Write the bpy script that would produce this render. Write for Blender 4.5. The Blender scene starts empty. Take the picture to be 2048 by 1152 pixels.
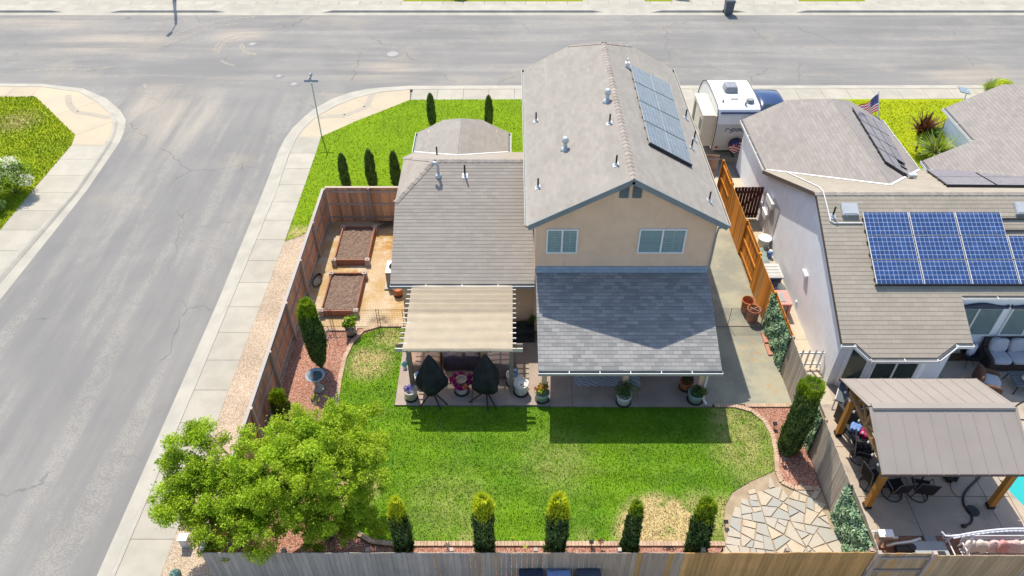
import bpy, math, random
import numpy as np
from mathutils import Vector, Matrix
random.seed(7); RNG = np.random.default_rng(7)
scene = bpy.context.scene
COL = scene.collection
# ---------------------------------------------------------------- camera, sky, sun, exposure
FPX, VHOR, CAMZ = 1500.0, -750.0, 20.5           # focal length (px of 2048), horizon row, height in metres
PITCH = math.atan2(576 - VHOR, FPX)
cam = bpy.data.objects.new('camera', bpy.data.cameras.new('camera')); COL.objects.link(cam)
cam.data.sensor_width = 36; cam.data.lens = FPX / 2048 * 36
cam.data.clip_start = 0.5; cam.data.clip_end = 2000
cam.location = (0, 0, CAMZ); cam.rotation_euler = (math.pi / 2 - PITCH, 0, 0)
scene.camera = cam
LIGHT = Vector((0.20, -0.57, -1.0))               # how sunlight travels, per metre of drop
world = bpy.data.worlds.new('World'); scene.world = world; world.use_nodes = True
wn = world.node_tree
sky = wn.nodes.new('ShaderNodeTexSky'); sky.sky_type = 'NISHITA'; sky.sun_disc = False
sky.sun_elevation = math.radians(58.9); sky.sun_rotation = math.radians(-19.3)
bg = wn.nodes['Background']; bg.inputs[1].default_value = 0.15
wn.links.new(sky.outputs[0], bg.inputs[0])
sun = bpy.data.objects.new('sun', bpy.data.lights.new('sun', 'SUN')); COL.objects.link(sun)
sun.data.energy = 3.6; sun.data.angle = math.radians(0.5); sun.data.color = (1.0, 0.92, 0.79)
sun.rotation_euler = LIGHT.to_track_quat('-Z', 'Y').to_euler()
scene.view_settings.view_transform = 'Standard'; scene.view_settings.look = 'None'
scene.view_settings.exposure = 0.76; scene.view_settings.gamma = 1.0
scene.cycles.max_bounces = 6; scene.cycles.transparent_max_bounces = 12
# ---------------------------------------------------------------- surveying helpers: a photo point to a world point
def ray(x, y):
    u = (x - 1024) / FPX; v = (y - 576) / FPX
    return Vector((u, math.cos(PITCH) - v * math.sin(PITCH), -math.sin(PITCH) - v * math.cos(PITCH)))
CAM = Vector((0, 0, CAMZ))
def G(x, y, z=0.0):
    d = ray(x, y); return CAM + d * ((z - CAMZ) / d.z)
def AY(x, y, Y):
    d = ray(x, y); return CAM + d * (Y / d.y)
def AX(x, y, X):
    d = ray(x, y); return CAM + d * (X / d.x)
def ON(x, y, p, n):
    d = ray(x, y); p = Vector(p); n = Vector(n); return CAM + d * ((p - CAM).dot(n) / d.dot(n))
def lerp2(a, b, t): return (a[0] + (b[0] - a[0]) * t, a[1] + (b[1] - a[1]) * t)
def g2(pts, z=0.0): return [tuple(G(a, b, z)[:2]) for a, b in pts]
# ---------------------------------------------------------------- mesh builder
class MB:
    def __init__(s): s.v = []; s.f = []; s.m = []; s.t = []; s.uv = {}
    def face(s, pts, m=0, t=None, uv=None):
        i = len(s.v); s.v += [tuple(p) for p in pts]
        s.f.append(tuple(range(i, i + len(pts)))); s.m.append(m); s.t.append(random.random() if t is None else t)
        if uv: s.uv[len(s.f) - 1] = uv
    def raw(s, vs, fs, m=0, t=None):
        i = len(s.v); s.v += [tuple(p) for p in vs]; t = random.random() if t is None else t
        for f in fs: s.f.append(tuple(i + k for k in f)); s.m.append(m); s.t.append(t)
    def obox(s, c, ux, uy, uz, m=0, t=None):                     # centre and three half vectors
        c, ux, uy, uz = Vector(c), Vector(ux), Vector(uy), Vector(uz)
        vs = [c + a * ux + b * uy + d * uz for d in (-1, 1) for b in (-1, 1) for a in (-1, 1)]
        s.raw(vs, [(0, 2, 3, 1), (4, 5, 7, 6), (0, 1, 5, 4), (2, 6, 7, 3), (0, 4, 6, 2), (1, 3, 7, 5)], m, t)
    def box(s, x0, x1, y0, y1, z0, z1, m=0, t=None):
        s.obox(((x0 + x1) / 2, (y0 + y1) / 2, (z0 + z1) / 2), ((x1 - x0) / 2, 0, 0), (0, (y1 - y0) / 2, 0), (0, 0, (z1 - z0) / 2), m, t)
    def bar(s, a, b, w, h=None, up=(0, 0, 1), m=0, t=None):      # rectangular bar from a to b
        a, b = Vector(a), Vector(b); d = b - a; h = h or w
        up = Vector(up)
        if abs(d.normalized().dot(up)) > .97: up = Vector((0, 1, 0))
        x = d.cross(up).normalized(); y = x.cross(d).normalized()
        s.obox((a + b) / 2, x * w / 2, d / 2, y * h / 2, m, t)
    def tube(s, pts, r, n=8, m=0, t=None, cap=True):
        pts = [Vector(p) for p in pts]; rs = r if isinstance(r, (list, tuple)) else [r] * len(pts)
        rings = []; prev = None
        for i, p in enumerate(pts):
            d = (pts[min(i + 1, len(pts) - 1)] - pts[max(i - 1, 0)]).normalized()
            ref = prev if prev is not None else (Vector((0, 0, 1)) if abs(d.z) < .9 else Vector((1, 0, 0)))
            x = (ref - d * ref.dot(d)).normalized(); y = d.cross(x); prev = x
            rings.append([p + (x * math.cos(k * 2 * math.pi / n) + y * math.sin(k * 2 * math.pi / n)) * rs[i] for k in range(n)])
        vs = [q for rg in rings for q in rg]; fs = []
        for i in range(len(rings) - 1):
            for k in range(n): fs.append((i * n + k, i * n + (k + 1) % n, (i + 1) * n + (k + 1) % n, (i + 1) * n + k))
        if cap: fs += [tuple(range(n))[::-1], tuple(range((len(rings) - 1) * n, len(rings) * n))]
        s.raw(vs, fs, m, t)
    def lathe(s, c, prof, n=20, m=0, t=None, sx=1, sy=1, mod=None):   # prof: (r, z) from bottom up
        vs = []; fs = []
        for r, z in prof:
            for k in range(n):
                a = k * 2 * math.pi / n; q = r * (mod(a, z) if mod else 1)
                vs.append((c[0] + q * math.cos(a) * sx, c[1] + q * math.sin(a) * sy, c[2] + z))
        for i in range(len(prof) - 1):
            for k in range(n): fs.append((i * n + k, i * n + (k + 1) % n, (i + 1) * n + (k + 1) % n, (i + 1) * n + k))
        fs += [tuple(range(n))[::-1], tuple(range((len(prof) - 1) * n, len(prof) * n))]
        s.raw(vs, fs, m, t)
    def prism(s, poly, z0, z1, m=0, ms=None, t=None):            # poly (x, y); z1 a number or a function of (x, y)
        if sum(poly[i - 1][0] * poly[i][1] - poly[i][0] * poly[i - 1][1] for i in range(len(poly))) < 0: poly = poly[::-1]
        zt = z1 if callable(z1) else (lambda x, y: z1)
        top = [(x, y, zt(x, y)) for x, y in poly]; bot = [(x, y, z0) for x, y in poly]; n = len(poly)
        t = random.random() if t is None else t; ms = m if ms is None else ms
        s.face(top, m, t); s.face(bot[::-1], ms, t)
        for i in range(n): j = (i + 1) % n; s.face([bot[i], bot[j], top[j], top[i]], ms, t)
    def wallprism(s, poly, a0, a1, axis='y', m=0):               # poly in (x, z) pushed along y, or (y, z) along x
        P = (lambda p, a: (p[0], a, p[1])) if axis == 'y' else (lambda p, a: (a, p[0], p[1]))
        n = len(poly); A = [P(p, a0) for p in poly]; B = [P(p, a1) for p in poly]
        s.face(A, m); s.face(B[::-1], m)
        for i in range(n): j = (i + 1) % n; s.face([A[j], A[i], B[i], B[j]], m)
    def quads(s, Q, tones, m=0):                                 # many loose quads at once
        i = len(s.v); k = Q.shape[1]; s.v += [tuple(p) for p in Q.reshape(-1, 3).tolist()]
        for j in range(len(Q)): s.f.append(tuple(range(i + k * j, i + k * j + k))); s.m.append(m)
        s.t += list(map(float, tones))
    def build(s, name, mats, parent=None, smooth=False, local=False):
        me = bpy.data.meshes.new(name); me.from_pydata(s.v, [], s.f); me.update()
        for mt in (mats if isinstance(mats, (list, tuple)) else [mats]): me.materials.append(mt)
        me.polygons.foreach_set('material_index', s.m)
        at = me.attributes.new('tone', 'FLOAT', 'FACE'); at.data.foreach_set('value', s.t)
        if s.uv:
            uvl = me.uv_layers.new(name='UVMap')
            for fi, uv in s.uv.items():
                for li, q in zip(me.polygons[fi].loop_indices, uv): uvl.data[li].uv = q
        if smooth: me.polygons.foreach_set('use_smooth', [True] * len(s.f))
        o = bpy.data.objects.new(name, me); COL.objects.link(o)
        return adopt(o, parent, local)
WP = {}
def adopt(o, parent=None, local=False):
    if parent is not None:
        o.parent = parent
        if not local: o.location = -WP.get(parent.name, Vector((0, 0, 0)))
    return o
def thing(name, label, cat, loc=(0, 0, 0), rz=0.0, group=None):
    o = bpy.data.objects.new(name, None); COL.objects.link(o); o.empty_display_size = .3
    o.location = loc; o.rotation_euler = (0, 0, rz); WP[o.name] = Vector(loc)
    return tag(o, label, cat, group)
def tag(o, label, cat, group=None):
    o['label'] = label; o['category'] = cat
    if group: o['group'] = group
    return o
def struct(o, kind='structure'): o['kind'] = kind; return o
def lone(o, loc):                                                # move a one-mesh thing's origin to its base
    loc = Vector(loc); o.data.transform(Matrix.Translation(-loc)); o.location = loc; return o
def dup(root, loc, rz=None, scale=None, label=None):             # a copy of a thing with its parts and sub-parts
    def cp(o, par):
        c = o.copy(); COL.objects.link(c)
        if par is not None: c.parent = par
        for ch in [k for k in o.children]: cp(ch, c)
        return c
    r = cp(root, None); r.location = loc
    if rz is not None: r.rotation_euler = (0, 0, rz)
    if scale: r.scale = scale
    if label: r['label'] = label
    return r
# ---------------------------------------------------------------- material builder
class NT:
    def __init__(s, name):
        s.mat = bpy.data.materials.new(name); s.mat.use_nodes = True; s.n = s.mat.node_tree.nodes; s.l = s.mat.node_tree.links
        s.b = s.n['Principled BSDF']; s.out = s.n['Material Output']
        s._co = None
    def new(s, t): return s.n.new('ShaderNode' + t)
    def put(s, sock, v):
        if hasattr(v, 'is_output'): s.l.new(v, sock)
        elif isinstance(v, (tuple, list)) and len(v) == 3 and sock.type == 'RGBA': sock.default_value = (*v, 1)
        else: sock.default_value = v
    @property
    def co(s):
        if s._co is None: s._co = s.new('TexCoord').outputs['Object']
        return s._co
    def uvs(s): return s.new('TexCoord').outputs['UV']
    def scale(s, vec, sc, rot=(0, 0, 0)):
        m = s.new('Mapping'); s.l.new(vec, m.inputs[0]); m.inputs[3].default_value = sc; m.inputs[2].default_value = rot; return m.outputs[0]
    def noise(s, sc=5, det=4, rough=.55, vec=None, dist=0):
        k = s.new('TexNoise'); s.l.new(vec or s.co, k.inputs['Vector']); k.inputs['Scale'].default_value = sc
        k.inputs['Detail'].default_value = det; k.inputs['Roughness'].default_value = rough; k.inputs['Distortion'].default_value = dist
        return k.outputs['Fac']
    def voro(s, sc, feat='F1', vec=None, out='Distance', rnd=1.0):
        k = s.new('TexVoronoi'); k.feature = feat; s.l.new(vec or s.co, k.inputs['Vector']); k.inputs['Scale'].default_value = sc
        k.inputs['Randomness'].default_value = rnd; return k.outputs[out]
    def math(s, op, a, b=0.0, clamp=False):
        k = s.new('Math'); k.operation = op; k.use_clamp = clamp; s.put(k.inputs[0], a); s.put(k.inputs[1], b); return k.outputs[0]
    def rng(s, f, a, b, c=0.0, d=1.0, smooth=True):
        k = s.new('MapRange'); k.interpolation_type = 'SMOOTHSTEP' if smooth else 'LINEAR'
        s.put(k.inputs[0], f)
        for i, v in enumerate((a, b, c, d)): k.inputs[i + 1].default_value = v
        return k.outputs[0]
    def mix(s, f, a, b, mode='MIX'):
        k = s.new('Mix'); k.data_type = 'RGBA'; k.blend_type = mode
        s.put(k.inputs[0], f); s.put(k.inputs[6], a); s.put(k.inputs[7], b); return k.outputs[2]
    def tone(s):
        k = s.new('Attribute'); k.attribute_name = 'tone'; return k.outputs['Fac']
    def bright(s, col, f):                                       # colour times a scalar socket
        k = s.new('VectorMath'); k.operation = 'SCALE'; s.put(k.inputs[0], col if hasattr(col, 'is_output') else (*col,)); s.put(k.inputs[3], f); return k.outputs[0]
    def bump(s, h, st=.3, dist=.02):
        k = s.new('Bump'); k.inputs['Strength'].default_value = st; k.inputs['Distance'].default_value = dist; s.l.new(h, k.inputs['Height']); s.l.new(k.outputs[0], s.b.inputs['Normal'])
    def spot(s, x, y, r0, r1, sy=1.0):                            # soft mask round a place on the ground
        c = s.new('VectorMath'); c.operation = 'SUBTRACT'; s.l.new(s.co, c.inputs[0]); c.inputs[1].default_value = (x, y, 0)
        m = s.new('VectorMath'); m.operation = 'MULTIPLY'; s.l.new(c.outputs[0], m.inputs[0]); m.inputs[1].default_value = (1, sy, 0)
        ln = s.new('VectorMath'); ln.operation = 'LENGTH'; s.l.new(m.outputs[0], ln.inputs[0])
        return s.rng(ln.outputs['Value'], r0, r1, 1.0, 0.0)
    def done(s, col, rough=.8, spec=.3, metal=0.0):
        s.put(s.b.inputs['Base Color'], col); s.put(s.b.inputs['Roughness'], rough); s.b.inputs['Specular IOR Level'].default_value = spec
        s.b.inputs['Metallic'].default_value = metal; return s.mat
def M(name, c1, c2=None, sc=6, rough=.75, spec=.3, metal=0.0, tone=0.0, bump=0.0, bsc=40, bd=.01, det=5):
    n = NT(name); c2 = c2 or tuple(min(1, k * .82) for k in c1)
    col = n.mix(n.rng(n.noise(sc, det), .35, .65), c1, c2)
    if tone: col = n.bright(col, n.rng(n.tone(), 0, 1, 1 - tone, 1 + tone, False))
    if bump: n.bump(n.noise(bsc, 3), bump, bd)
    return n.done(col, rough, spec, metal)
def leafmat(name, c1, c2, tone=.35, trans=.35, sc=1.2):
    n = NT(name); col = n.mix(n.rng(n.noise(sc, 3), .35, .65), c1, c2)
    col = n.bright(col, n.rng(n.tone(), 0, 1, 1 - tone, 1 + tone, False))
    n.done(col, .6, .25)
    tr = n.new('BsdfTranslucent'); n.put(tr.inputs[0], n.mix(.5, col, (c1[0] * 1.3, c1[1] * 1.2, c1[2] * .6)))
    mx = n.new('MixShader'); mx.inputs[0].default_value = trans
    n.l.new(n.b.outputs[0], mx.inputs[1]); n.l.new(tr.outputs[0], mx.inputs[2]); n.l.new(mx.outputs[0], n.out.inputs[0]); return n.mat
def asphalt():
    n = NT('asphalt')
    sep = n.new('SeparateXYZ'); n.l.new(n.co, sep.inputs[0])
    cross = n.rng(sep.outputs[1], 38.5, 42.5)
    def both(scA, scB, sc, det, rough):
        a = n.noise(sc, det, rough, n.scale(n.co, scA)); b = n.noise(sc, det, rough, n.scale(n.co, scB, (0, 0, math.radians(1.5))))
        return n.math('ADD', n.math('MULTIPLY', a, cross), n.math('MULTIPLY', b, n.math('SUBTRACT', 1.0, cross)))
    st = both((.05, .55, 1), (.6, .06, 1), 1.6, 6, .6)             # dust dragged along the wheel tracks
    st2 = both((.16, 1.4, 1), (1.3, .14, 1), 1.0, 5, .7)
    big = n.noise(.16, 4, .6, None, .6)
    fine = n.noise(16, 6, .75); grit = n.noise(70, 2, .7); mid = n.noise(2.6, 6, .7, None, .5)
    dust = n.math('MULTIPLY', n.rng(st, .47, .62), n.rng(n.math('ADD', n.math('MULTIPLY', fine, .8), n.math('MULTIPLY', mid, .3)), .50, .60))
    dust = n.math('ADD', dust, n.math('MULTIPLY', n.rng(st2, .55, .68), n.math('MULTIPLY', n.rng(fine, .46, .6), .5)), True)
    base = n.mix(n.rng(big, .38, .62), (.185, .18, .17), (.215, .208, .194))
    base = n.mix(n.math('MULTIPLY', n.rng(st, .5, .36), .35), base, (.155, .152, .147))
    base = n.mix(n.math('MULTIPLY', dust, .46), base, (.34, .315, .27))
    ye = n.math('MULTIPLY', n.rng(n.noise(.22, 3), .56, .66), n.rng(fine, .42, .62))
    base = n.mix(n.math('MULTIPLY', ye, .4), base, (.40, .33, .235))
    sp = None
    for px, py, r, sy in ((300, 205, 2.2, .6), (365, 235, 2.6, .5), (480, 72, 2.6, 1.2), (1960, 152, 5.0, 2.2), (110, 42, 6, 3), (760, 145, 4, 2), (200, 85, 6, 2.5)):
        g = G(px, py, -.12); q = n.spot(g.x, g.y, r * .2, r, sy); sp = q if sp is None else n.math('MAXIMUM', sp, q)
    sp = n.math('MULTIPLY', sp, n.rng(n.math('ADD', n.math('MULTIPLY', fine, .5), n.math('MULTIPLY', st, .5)), .42, .58)); base = n.mix(n.math('MULTIPLY', sp, .62), base, (.385, .335, .265))
    base = n.bright(base, n.rng(grit, .25, .75, .86, 1.14, False))
    wob = n.new('TexNoise'); n.l.new(n.co, wob.inputs['Vector']); wob.inputs['Scale'].default_value = 1.1; wob.inputs['Detail'].default_value = 5
    ad = n.new('VectorMath'); ad.operation = 'MULTIPLY_ADD'; n.l.new(wob.outputs['Color'], ad.inputs[0]); ad.inputs[1].default_value = (1.1, 1.1, 0); n.l.new(n.co, ad.inputs[2])
    e = n.voro(.115, 'DISTANCE_TO_EDGE', n.scale(ad.outputs[0], (1, 1, 0)))
    crack = n.math('MULTIPLY', n.rng(e, .0014, .0036, 1, 0), n.rng(n.noise(.25, 2), .46, .54))
    base = n.mix(n.math('MULTIPLY', crack, .4), base, (.07, .07, .072))
    n.bump(fine, .12, .01)
    return n.done(base, .85, .25)
def lawn(name, c1, c2, c3, dry, spots=(), yellow=(.46, .36, .17), mow=None):
    n = NT(name); t = n.tone(); big = n.noise(.45, 5, .6); mid = n.noise(2.2, 5, .65); fine = n.noise(28, 4, .7)
    col = n.mix(n.rng(big, .36, .64), c1, c2)
    col = n.mix(n.math('MULTIPLY', n.rng(mid, .5, .72), .75), col, c3)
    if mow:
        w = n.new('TexWave'); n.l.new(n.scale(n.co, (1, 1, 1), (0, 0, math.radians(4))), w.inputs[0]); w.bands_direction = 'Y'; w.inputs['Scale'].default_value = mow; w.inputs['Distortion'].default_value = .6
        col = n.bright(col, n.rng(w.outputs['Fac'], 0, 1, .91, 1.08, False))
    d = n.math('MULTIPLY', n.rng(n.noise(.8, 5, .6), .60, .74), dry)
    for sp in spots: d = n.math('MAXIMUM', d, n.math('MULTIPLY', n.spot(*sp[:5]), sp[5] if len(sp) > 5 else 1.0))
    d = n.math('MULTIPLY', d, n.rng(n.math('ADD', n.math('MULTIPLY', mid, .6), n.math('MULTIPLY', fine, .4)), .34, .56), True)
    col = n.mix(d, col, yellow)
    col = n.bright(col, n.rng(fine, .25, .75, .80, 1.18, False)); col = n.bright(col, n.rng(t, 0, 1, .78, 1.22, False))
    n.bump(fine, .5, .03)
    return n.done(col, .9, .1)
def shingle(name, c1, c2, row, tab, joint_shade, ms=.006, streak=.12):
    n = NT(name); b = n.new('TexBrick'); n.l.new(n.uvs(), b.inputs['Vector'])
    b.inputs['Color1'].default_value = (*c1, 1); b.inputs['Color2'].default_value = (*c2, 1); b.inputs['Mortar'].default_value = (*joint_shade, 1)  # dark tab joints; shadow under each course is painted into these lines
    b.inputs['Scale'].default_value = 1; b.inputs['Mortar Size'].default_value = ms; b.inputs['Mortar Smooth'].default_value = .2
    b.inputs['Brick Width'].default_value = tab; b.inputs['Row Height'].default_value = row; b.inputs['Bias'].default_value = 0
    col = n.bright(b.outputs['Color'], n.rng(n.noise(.9, 5, .6), .3, .7, 1 - streak, 1 + streak, False))
    col = n.bright(col, n.rng(n.noise(55, 3, .7), .25, .75, .86, 1.14, False))
    col = n.bright(col, n.rng(n.tone(), 0, 1, .975, 1.025, False))
    n.bump(n.noise(90, 2), .25, .008)
    return n.done(col, .92, .15)
def gravel(name, cols, sc, bump=.7):
    n = NT(name); c = n.voro(sc, out='Color'); sp = n.new('SeparateColor'); n.l.new(c, sp.inputs[0])
    col = n.mix(n.rng(sp.outputs[0], .2, .8), cols[0], cols[1]); col = n.mix(n.rng(sp.outputs[1], .68, .8), col, cols[2])
    d = n.voro(sc, out='Distance'); col = n.mix(n.rng(d, .35, .75), col, tuple(k * .6 for k in cols[0]))
    col = n.bright(col, n.rng(n.noise(.7, 4), .3, .7, .84, 1.14, False))
    n.bump(n.math('SUBTRACT', 1.0, d), bump, .04); return n.done(col, .9, .2)
def wood(name, c1, c2, ax='z', rough=.8, tone=.25):
    n = NT(name); sc = {'z': (9, 9, .5), 'x': (.5, 9, 9), 'y': (9, .5, 9)}[ax]
    col = n.mix(n.rng(n.noise(2.2, 6, .65, n.scale(n.co, sc)), .32, .68), c1, c2)
    col = n.mix(n.math('MULTIPLY', n.rng(n.noise(1.4, 4), .5, .75), .35), col, tuple(k * .62 for k in c1))
    col = n.bright(col, n.rng(n.tone(), 0, 1, 1 - tone, 1 + tone, False)); return n.done(col, rough, .2)
def cloth(name, c1, c2, trans=0.0, thru=0.0, rough=.9):
    n = NT(name); col = n.mix(n.rng(n.noise(3, 5), .35, .65), c1, c2); n.bump(n.noise(160, 2), .15, .005); n.done(col, rough, .15)
    sh = n.b.outputs[0]
    if trans:
        tr = n.new('BsdfTranslucent'); n.put(tr.inputs[0], col); mx = n.new('MixShader'); mx.inputs[0].default_value = trans
        n.l.new(sh, mx.inputs[1]); n.l.new(tr.outputs[0], mx.inputs[2]); sh = mx.outputs[0]
    if thru:
        tp = n.new('BsdfTransparent'); mx = n.new('MixShader'); mx.inputs[0].default_value = thru
        n.l.new(sh, mx.inputs[1]); n.l.new(tp.outputs[0], mx.inputs[2]); sh = mx.outputs[0]
    n.l.new(sh, n.out.inputs[0]); return n.mat
def glass(name, tint, refl=.12):
    n = NT(name); n.done(tint, .04, .8); tp = n.new('BsdfTransparent'); n.put(tp.inputs[0], (.86, .96, .94))
    mx = n.new('MixShader'); mx.inputs[0].default_value = .45 if refl < .2 else refl
    n.l.new(n.b.outputs[0], mx.inputs[1]); n.l.new(tp.outputs[0], mx.inputs[2]); n.l.new(mx.outputs[0], n.out.inputs[0]); return n.mat
def cells(name, cell, line, su, sv, lw):                          # a photovoltaic panel: cells and fine conductor lines
    n = NT(name); b = n.new('TexBrick'); n.l.new(n.uvs(), b.inputs['Vector']); b.offset = 0
    b.inputs['Color1'].default_value = (*cell, 1); b.inputs['Color2'].default_value = (cell[0] * 1.35, cell[1] * 1.25, cell[2] * 1.12, 1); b.inputs['Mortar'].default_value = (*line, 1)
    b.inputs['Scale'].default_value = 1; b.inputs['Mortar Size'].default_value = lw; b.inputs['Brick Width'].default_value = su; b.inputs['Row Height'].default_value = sv; b.inputs['Mortar Smooth'].default_value = .1
    col = n.bright(b.outputs['Color'], n.rng(n.noise(3, 4), .3, .7, .82, 1.2, False))
    return n.done(col, .22, .5)
# ---------------------------------------------------------------- materials
m_asph = asphalt()
m_conc = M('concrete_walk', (.39, .362, .300), (.345, .322, .266), 1.3, .85, .2, tone=.07, bump=.15, bsc=60)
m_conc_y = M('concrete_ramp', (.47, .39, .275), (.42, .36, .27), .8, .85, .2, tone=.06, bump=.15, bsc=60)
m_pan = M('concrete_gutter', (.40, .375, .315), (.345, .325, .275), 1.0, .85, .2, tone=.03, bump=.15, bsc=60)
m_drive = M('concrete_drive', (.375, .35, .29), (.33, .31, .26), .9, .85, .2, tone=.05, bump=.12)
m_patio = M('concrete_patio', (.36, .285, .235), (.30, .245, .205), 1.6, .85, .2, tone=.05, bump=.2, bsc=80)
def stained():
    n = NT('concrete_stained'); a = n.noise(.7, 6, .65); col = n.mix(n.rng(a, .38, .62), (.225, .225, .185), (.32, .305, .225))
    col = n.mix(n.math('MULTIPLY', n.rng(n.noise(1.7, 6, .7), .52, .72), .5), col, (.27, .27, .17))
    sp = n.math('MAXIMUM', n.spot(9.0, 19.6, .1, 1.0, .8), n.spot(9.3, 17.9, .1, .7, 1)); sp = n.math('MULTIPLY', sp, n.rng(n.noise(4, 5), .45, .65))
    col = n.mix(n.math('MULTIPLY', sp, .6), col, (.38, .22, .08)); col = n.bright(col, n.rng(n.noise(30, 4), .3, .7, .9, 1.1, False))
    return n.done(col, .85, .2)
m_side = stained()
def nbpatio():
    n = NT('concrete_pool_deck'); col = n.mix(n.rng(n.noise(.9, 5), .38, .62), (.42, .345, .265), (.36, .305, .245))
    dk = n.math('MULTIPLY', n.rng(n.noise(.8, 6, .7), .54, .70), .6); col = n.mix(dk, col, (.17, .16, .145))
    col = n.bright(col, n.rng(n.noise(22, 5, .7), .3, .7, .9, 1.1, False)); return n.done(col, .8, .25)
m_deck = nbpatio()
m_dirt = M('dirt', (.33, .27, .19), (.24, .19, .13), .9, .95, .1, bump=.5, bsc=18, bd=.03)
def yarddirt():
    n = NT('side_yard_dirt'); a = n.noise(.55, 6, .65, None, .5); f = n.noise(14, 5, .7); g = n.noise(1.3, 5, .6)
    col = n.mix(n.rng(a, .40, .60), (.41, .275, .13), (.46, .36, .235))
    col = n.mix(n.math('MULTIPLY', n.rng(g, .48, .66), .8), col, (.50, .42, .31))
    og = n.math('MAXIMUM', n.spot(-5.3, 26.4, .2, 1.6, .8), n.spot(-6.7, 24.1, .1, 1.0, .8)); col = n.mix(n.math('MULTIPLY', og, n.math('MULTIPLY', n.rng(g, .58, .42), .75)), col, (.34, .155, .02))
    dark_sp = n.math('MAXIMUM', n.spot(-5.8, 27.8, .3, 1.3, 1.2), n.spot(-5.2, 21.2, .1, .6, 1)); col = n.mix(n.math('MULTIPLY', dark_sp, n.rng(g, .4, .6)), col, (.10, .075, .05))  # two darker patches mixed into the dirt
    col = n.bright(col, n.rng(f, .25, .75, .75, 1.22, False)); n.bump(f, .5, .04); return n.done(col, .95, .1)
m_ydirt = yarddirt()
m_soil = M('bed_soil', (.235, .165, .125), (.16, .11, .085), 9, .95, .1, bump=.9, bsc=26, bd=.05)
m_gravel = gravel('gravel_tan', ((.49, .385, .275), (.42, .32, .22), (.55, .46, .36)), 27, .5)
m_mulch = gravel('mulch_red', ((.38, .17, .115), (.44, .235, .17), (.50, .33, .26)), 24, .7)
m_lawn = lawn('lawn_back', (.120, .232, .009), (.088, .19, .011), (.155, .255, .03), .16,
    [(-5.3, 19.0, .3, 1.2, 1.0, .85), (-4.6, 20.2, .2, 1.0, 1, .6), (7.8, 15.4, .3, 1.6, .6, .5), (4.5, 12.0, .7, 1.65, 1.0, 2.2), (3.9, 11.6, .2, .9, 1, .9), (-2, 13.0, .2, 2.0, 1, .22), (1.5, 14.6, .2, 1.8, 1, .25), (-1.2, 11.6, .1, .8, .6, .4), (5.9, 12.6, .3, 1.2, 1, .6), (-5.0, 13.6, .2, 1.1, 1, .9), (6.6, 12.7, .1, 1.0, 1, .7), (7.3, 16.4, .1, .8, 1, .6), (2.2, 11.3, .1, .6, .5, .4)], mow=.33)
m_lawn2 = lawn('lawn_corner', (.165, .265, .006), (.14, .235, .007), (.19, .285, .008), .0, [(-9.6, 26.9, .1, .8, 1, .9)])
m_lawn3 = lawn('lawn_far', (.26, .325, .010), (.21, .285, .012), (.31, .345, .02), .3, [(-27.3, 37.0, .3, 1.8, 1, .6)])
m_lawn4 = lawn('lawn_front', (.30, .34, .006), (.255, .315, .007), (.345, .355, .012), .1)
m_brick = M('edging_brick', (.46, .335, .235), (.40, .275, .19), 8, .9, .2, tone=.14, bump=.2)
def stone():
    n = NT('flagstone'); t = n.tone(); col = n.mix(t, (.37, .355, .315), (.46, .39, .285))
    col = n.mix(n.math('MULTIPLY', n.rng(n.math('FRACT', n.math('MULTIPLY', t, 7.3)), .62, .7), .7), col, (.29, .305, .29))
    col = n.mix(n.math('MULTIPLY', n.rng(n.noise(3.5, 6, .65, None, .8), .50, .68), .45), col, (.37, .27, .18))
    col = n.bright(col, n.rng(n.noise(30, 5, .7), .3, .7, .9, 1.1, False)); n.bump(n.noise(12, 5), .3, .02); return n.done(col, .85, .2)
m_stone = stone()
# ---------------------------------------------------------------- setting: ground, road, kerbs, pavements
mb = MB(); mb.face([(-600, -200, -.3), (600, -200, -.3), (600, 900, -.3), (-600, 900, -.3)])
struct(mb.build('ground', m_dirt))
A_px = [(60, 1455), (194, 1151), (363, 768), (437, 600), (526, 383), (557, 302), (570, 277), (586, 255), (609, 233), (629, 217), (664, 198), (699, 185), (734, 178), (760, 175), (820, 171.5), (1050, 171), (1500, 171), (2048, 170), (2900, 170)]
B_px = [(102, 1455), (230, 1151), (393, 768), (463, 600), (553, 383), (578, 309), (593, 277), (607, 258), (626, 239), (645, 227), (676, 210), (709, 197), (738, 189), (760, 184.5), (820, 179), (1050, 178), (1500, 178), (2048, 177), (2900, 177)]
L_px = [(210, 1455), (322, 1151), (462, 768), (570, 482), (605, 383), (628, 318), (642, 274), (716, 241), (760, 224), (820, 200), (1050, 199), (1500, 199), (2048, 197), (2900, 197)]
A_w, B_w, L_w = g2(A_px, -.12), g2(B_px), g2(L_px)
for _l in (A_w, B_w, L_w): _l[0] = lerp2(_l[0], _l[1], (5 - _l[0][1]) / (_l[1][1] - _l[0][1]))
A2_px = [(-900, 1670), (-100, 715), (0, 600), (172, 383), (213, 323), (240, 283), (248, 263), (252, 240), (240, 220), (213, 197), (167, 177), (83, 167.5), (0, 167), (-900, 167)]
B2_px = [(-990, 1670), (-155, 715), (-50, 600), (147, 383), (190, 322), (215, 283), (223, 262), (226, 243), (216, 224), (193, 203), (157, 183.5), (83, 173.5), (0, 173), (-900, 173)]
L2_px = [(-1200, 1670), (-250, 760), (0, 460), (63, 383), (100, 340), (143, 290), (150, 270), (72, 194), (0, 194), (-900, 194)]
A2_w, B2_w, L2_w = g2(A2_px, -.12), g2(B2_px), g2(L2_px)
for _l in (A2_w, B2_w, L2_w): _l[0] = lerp2(_l[0], _l[1], (5 - _l[0][1]) / (_l[1][1] - _l[0][1]))
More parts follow.
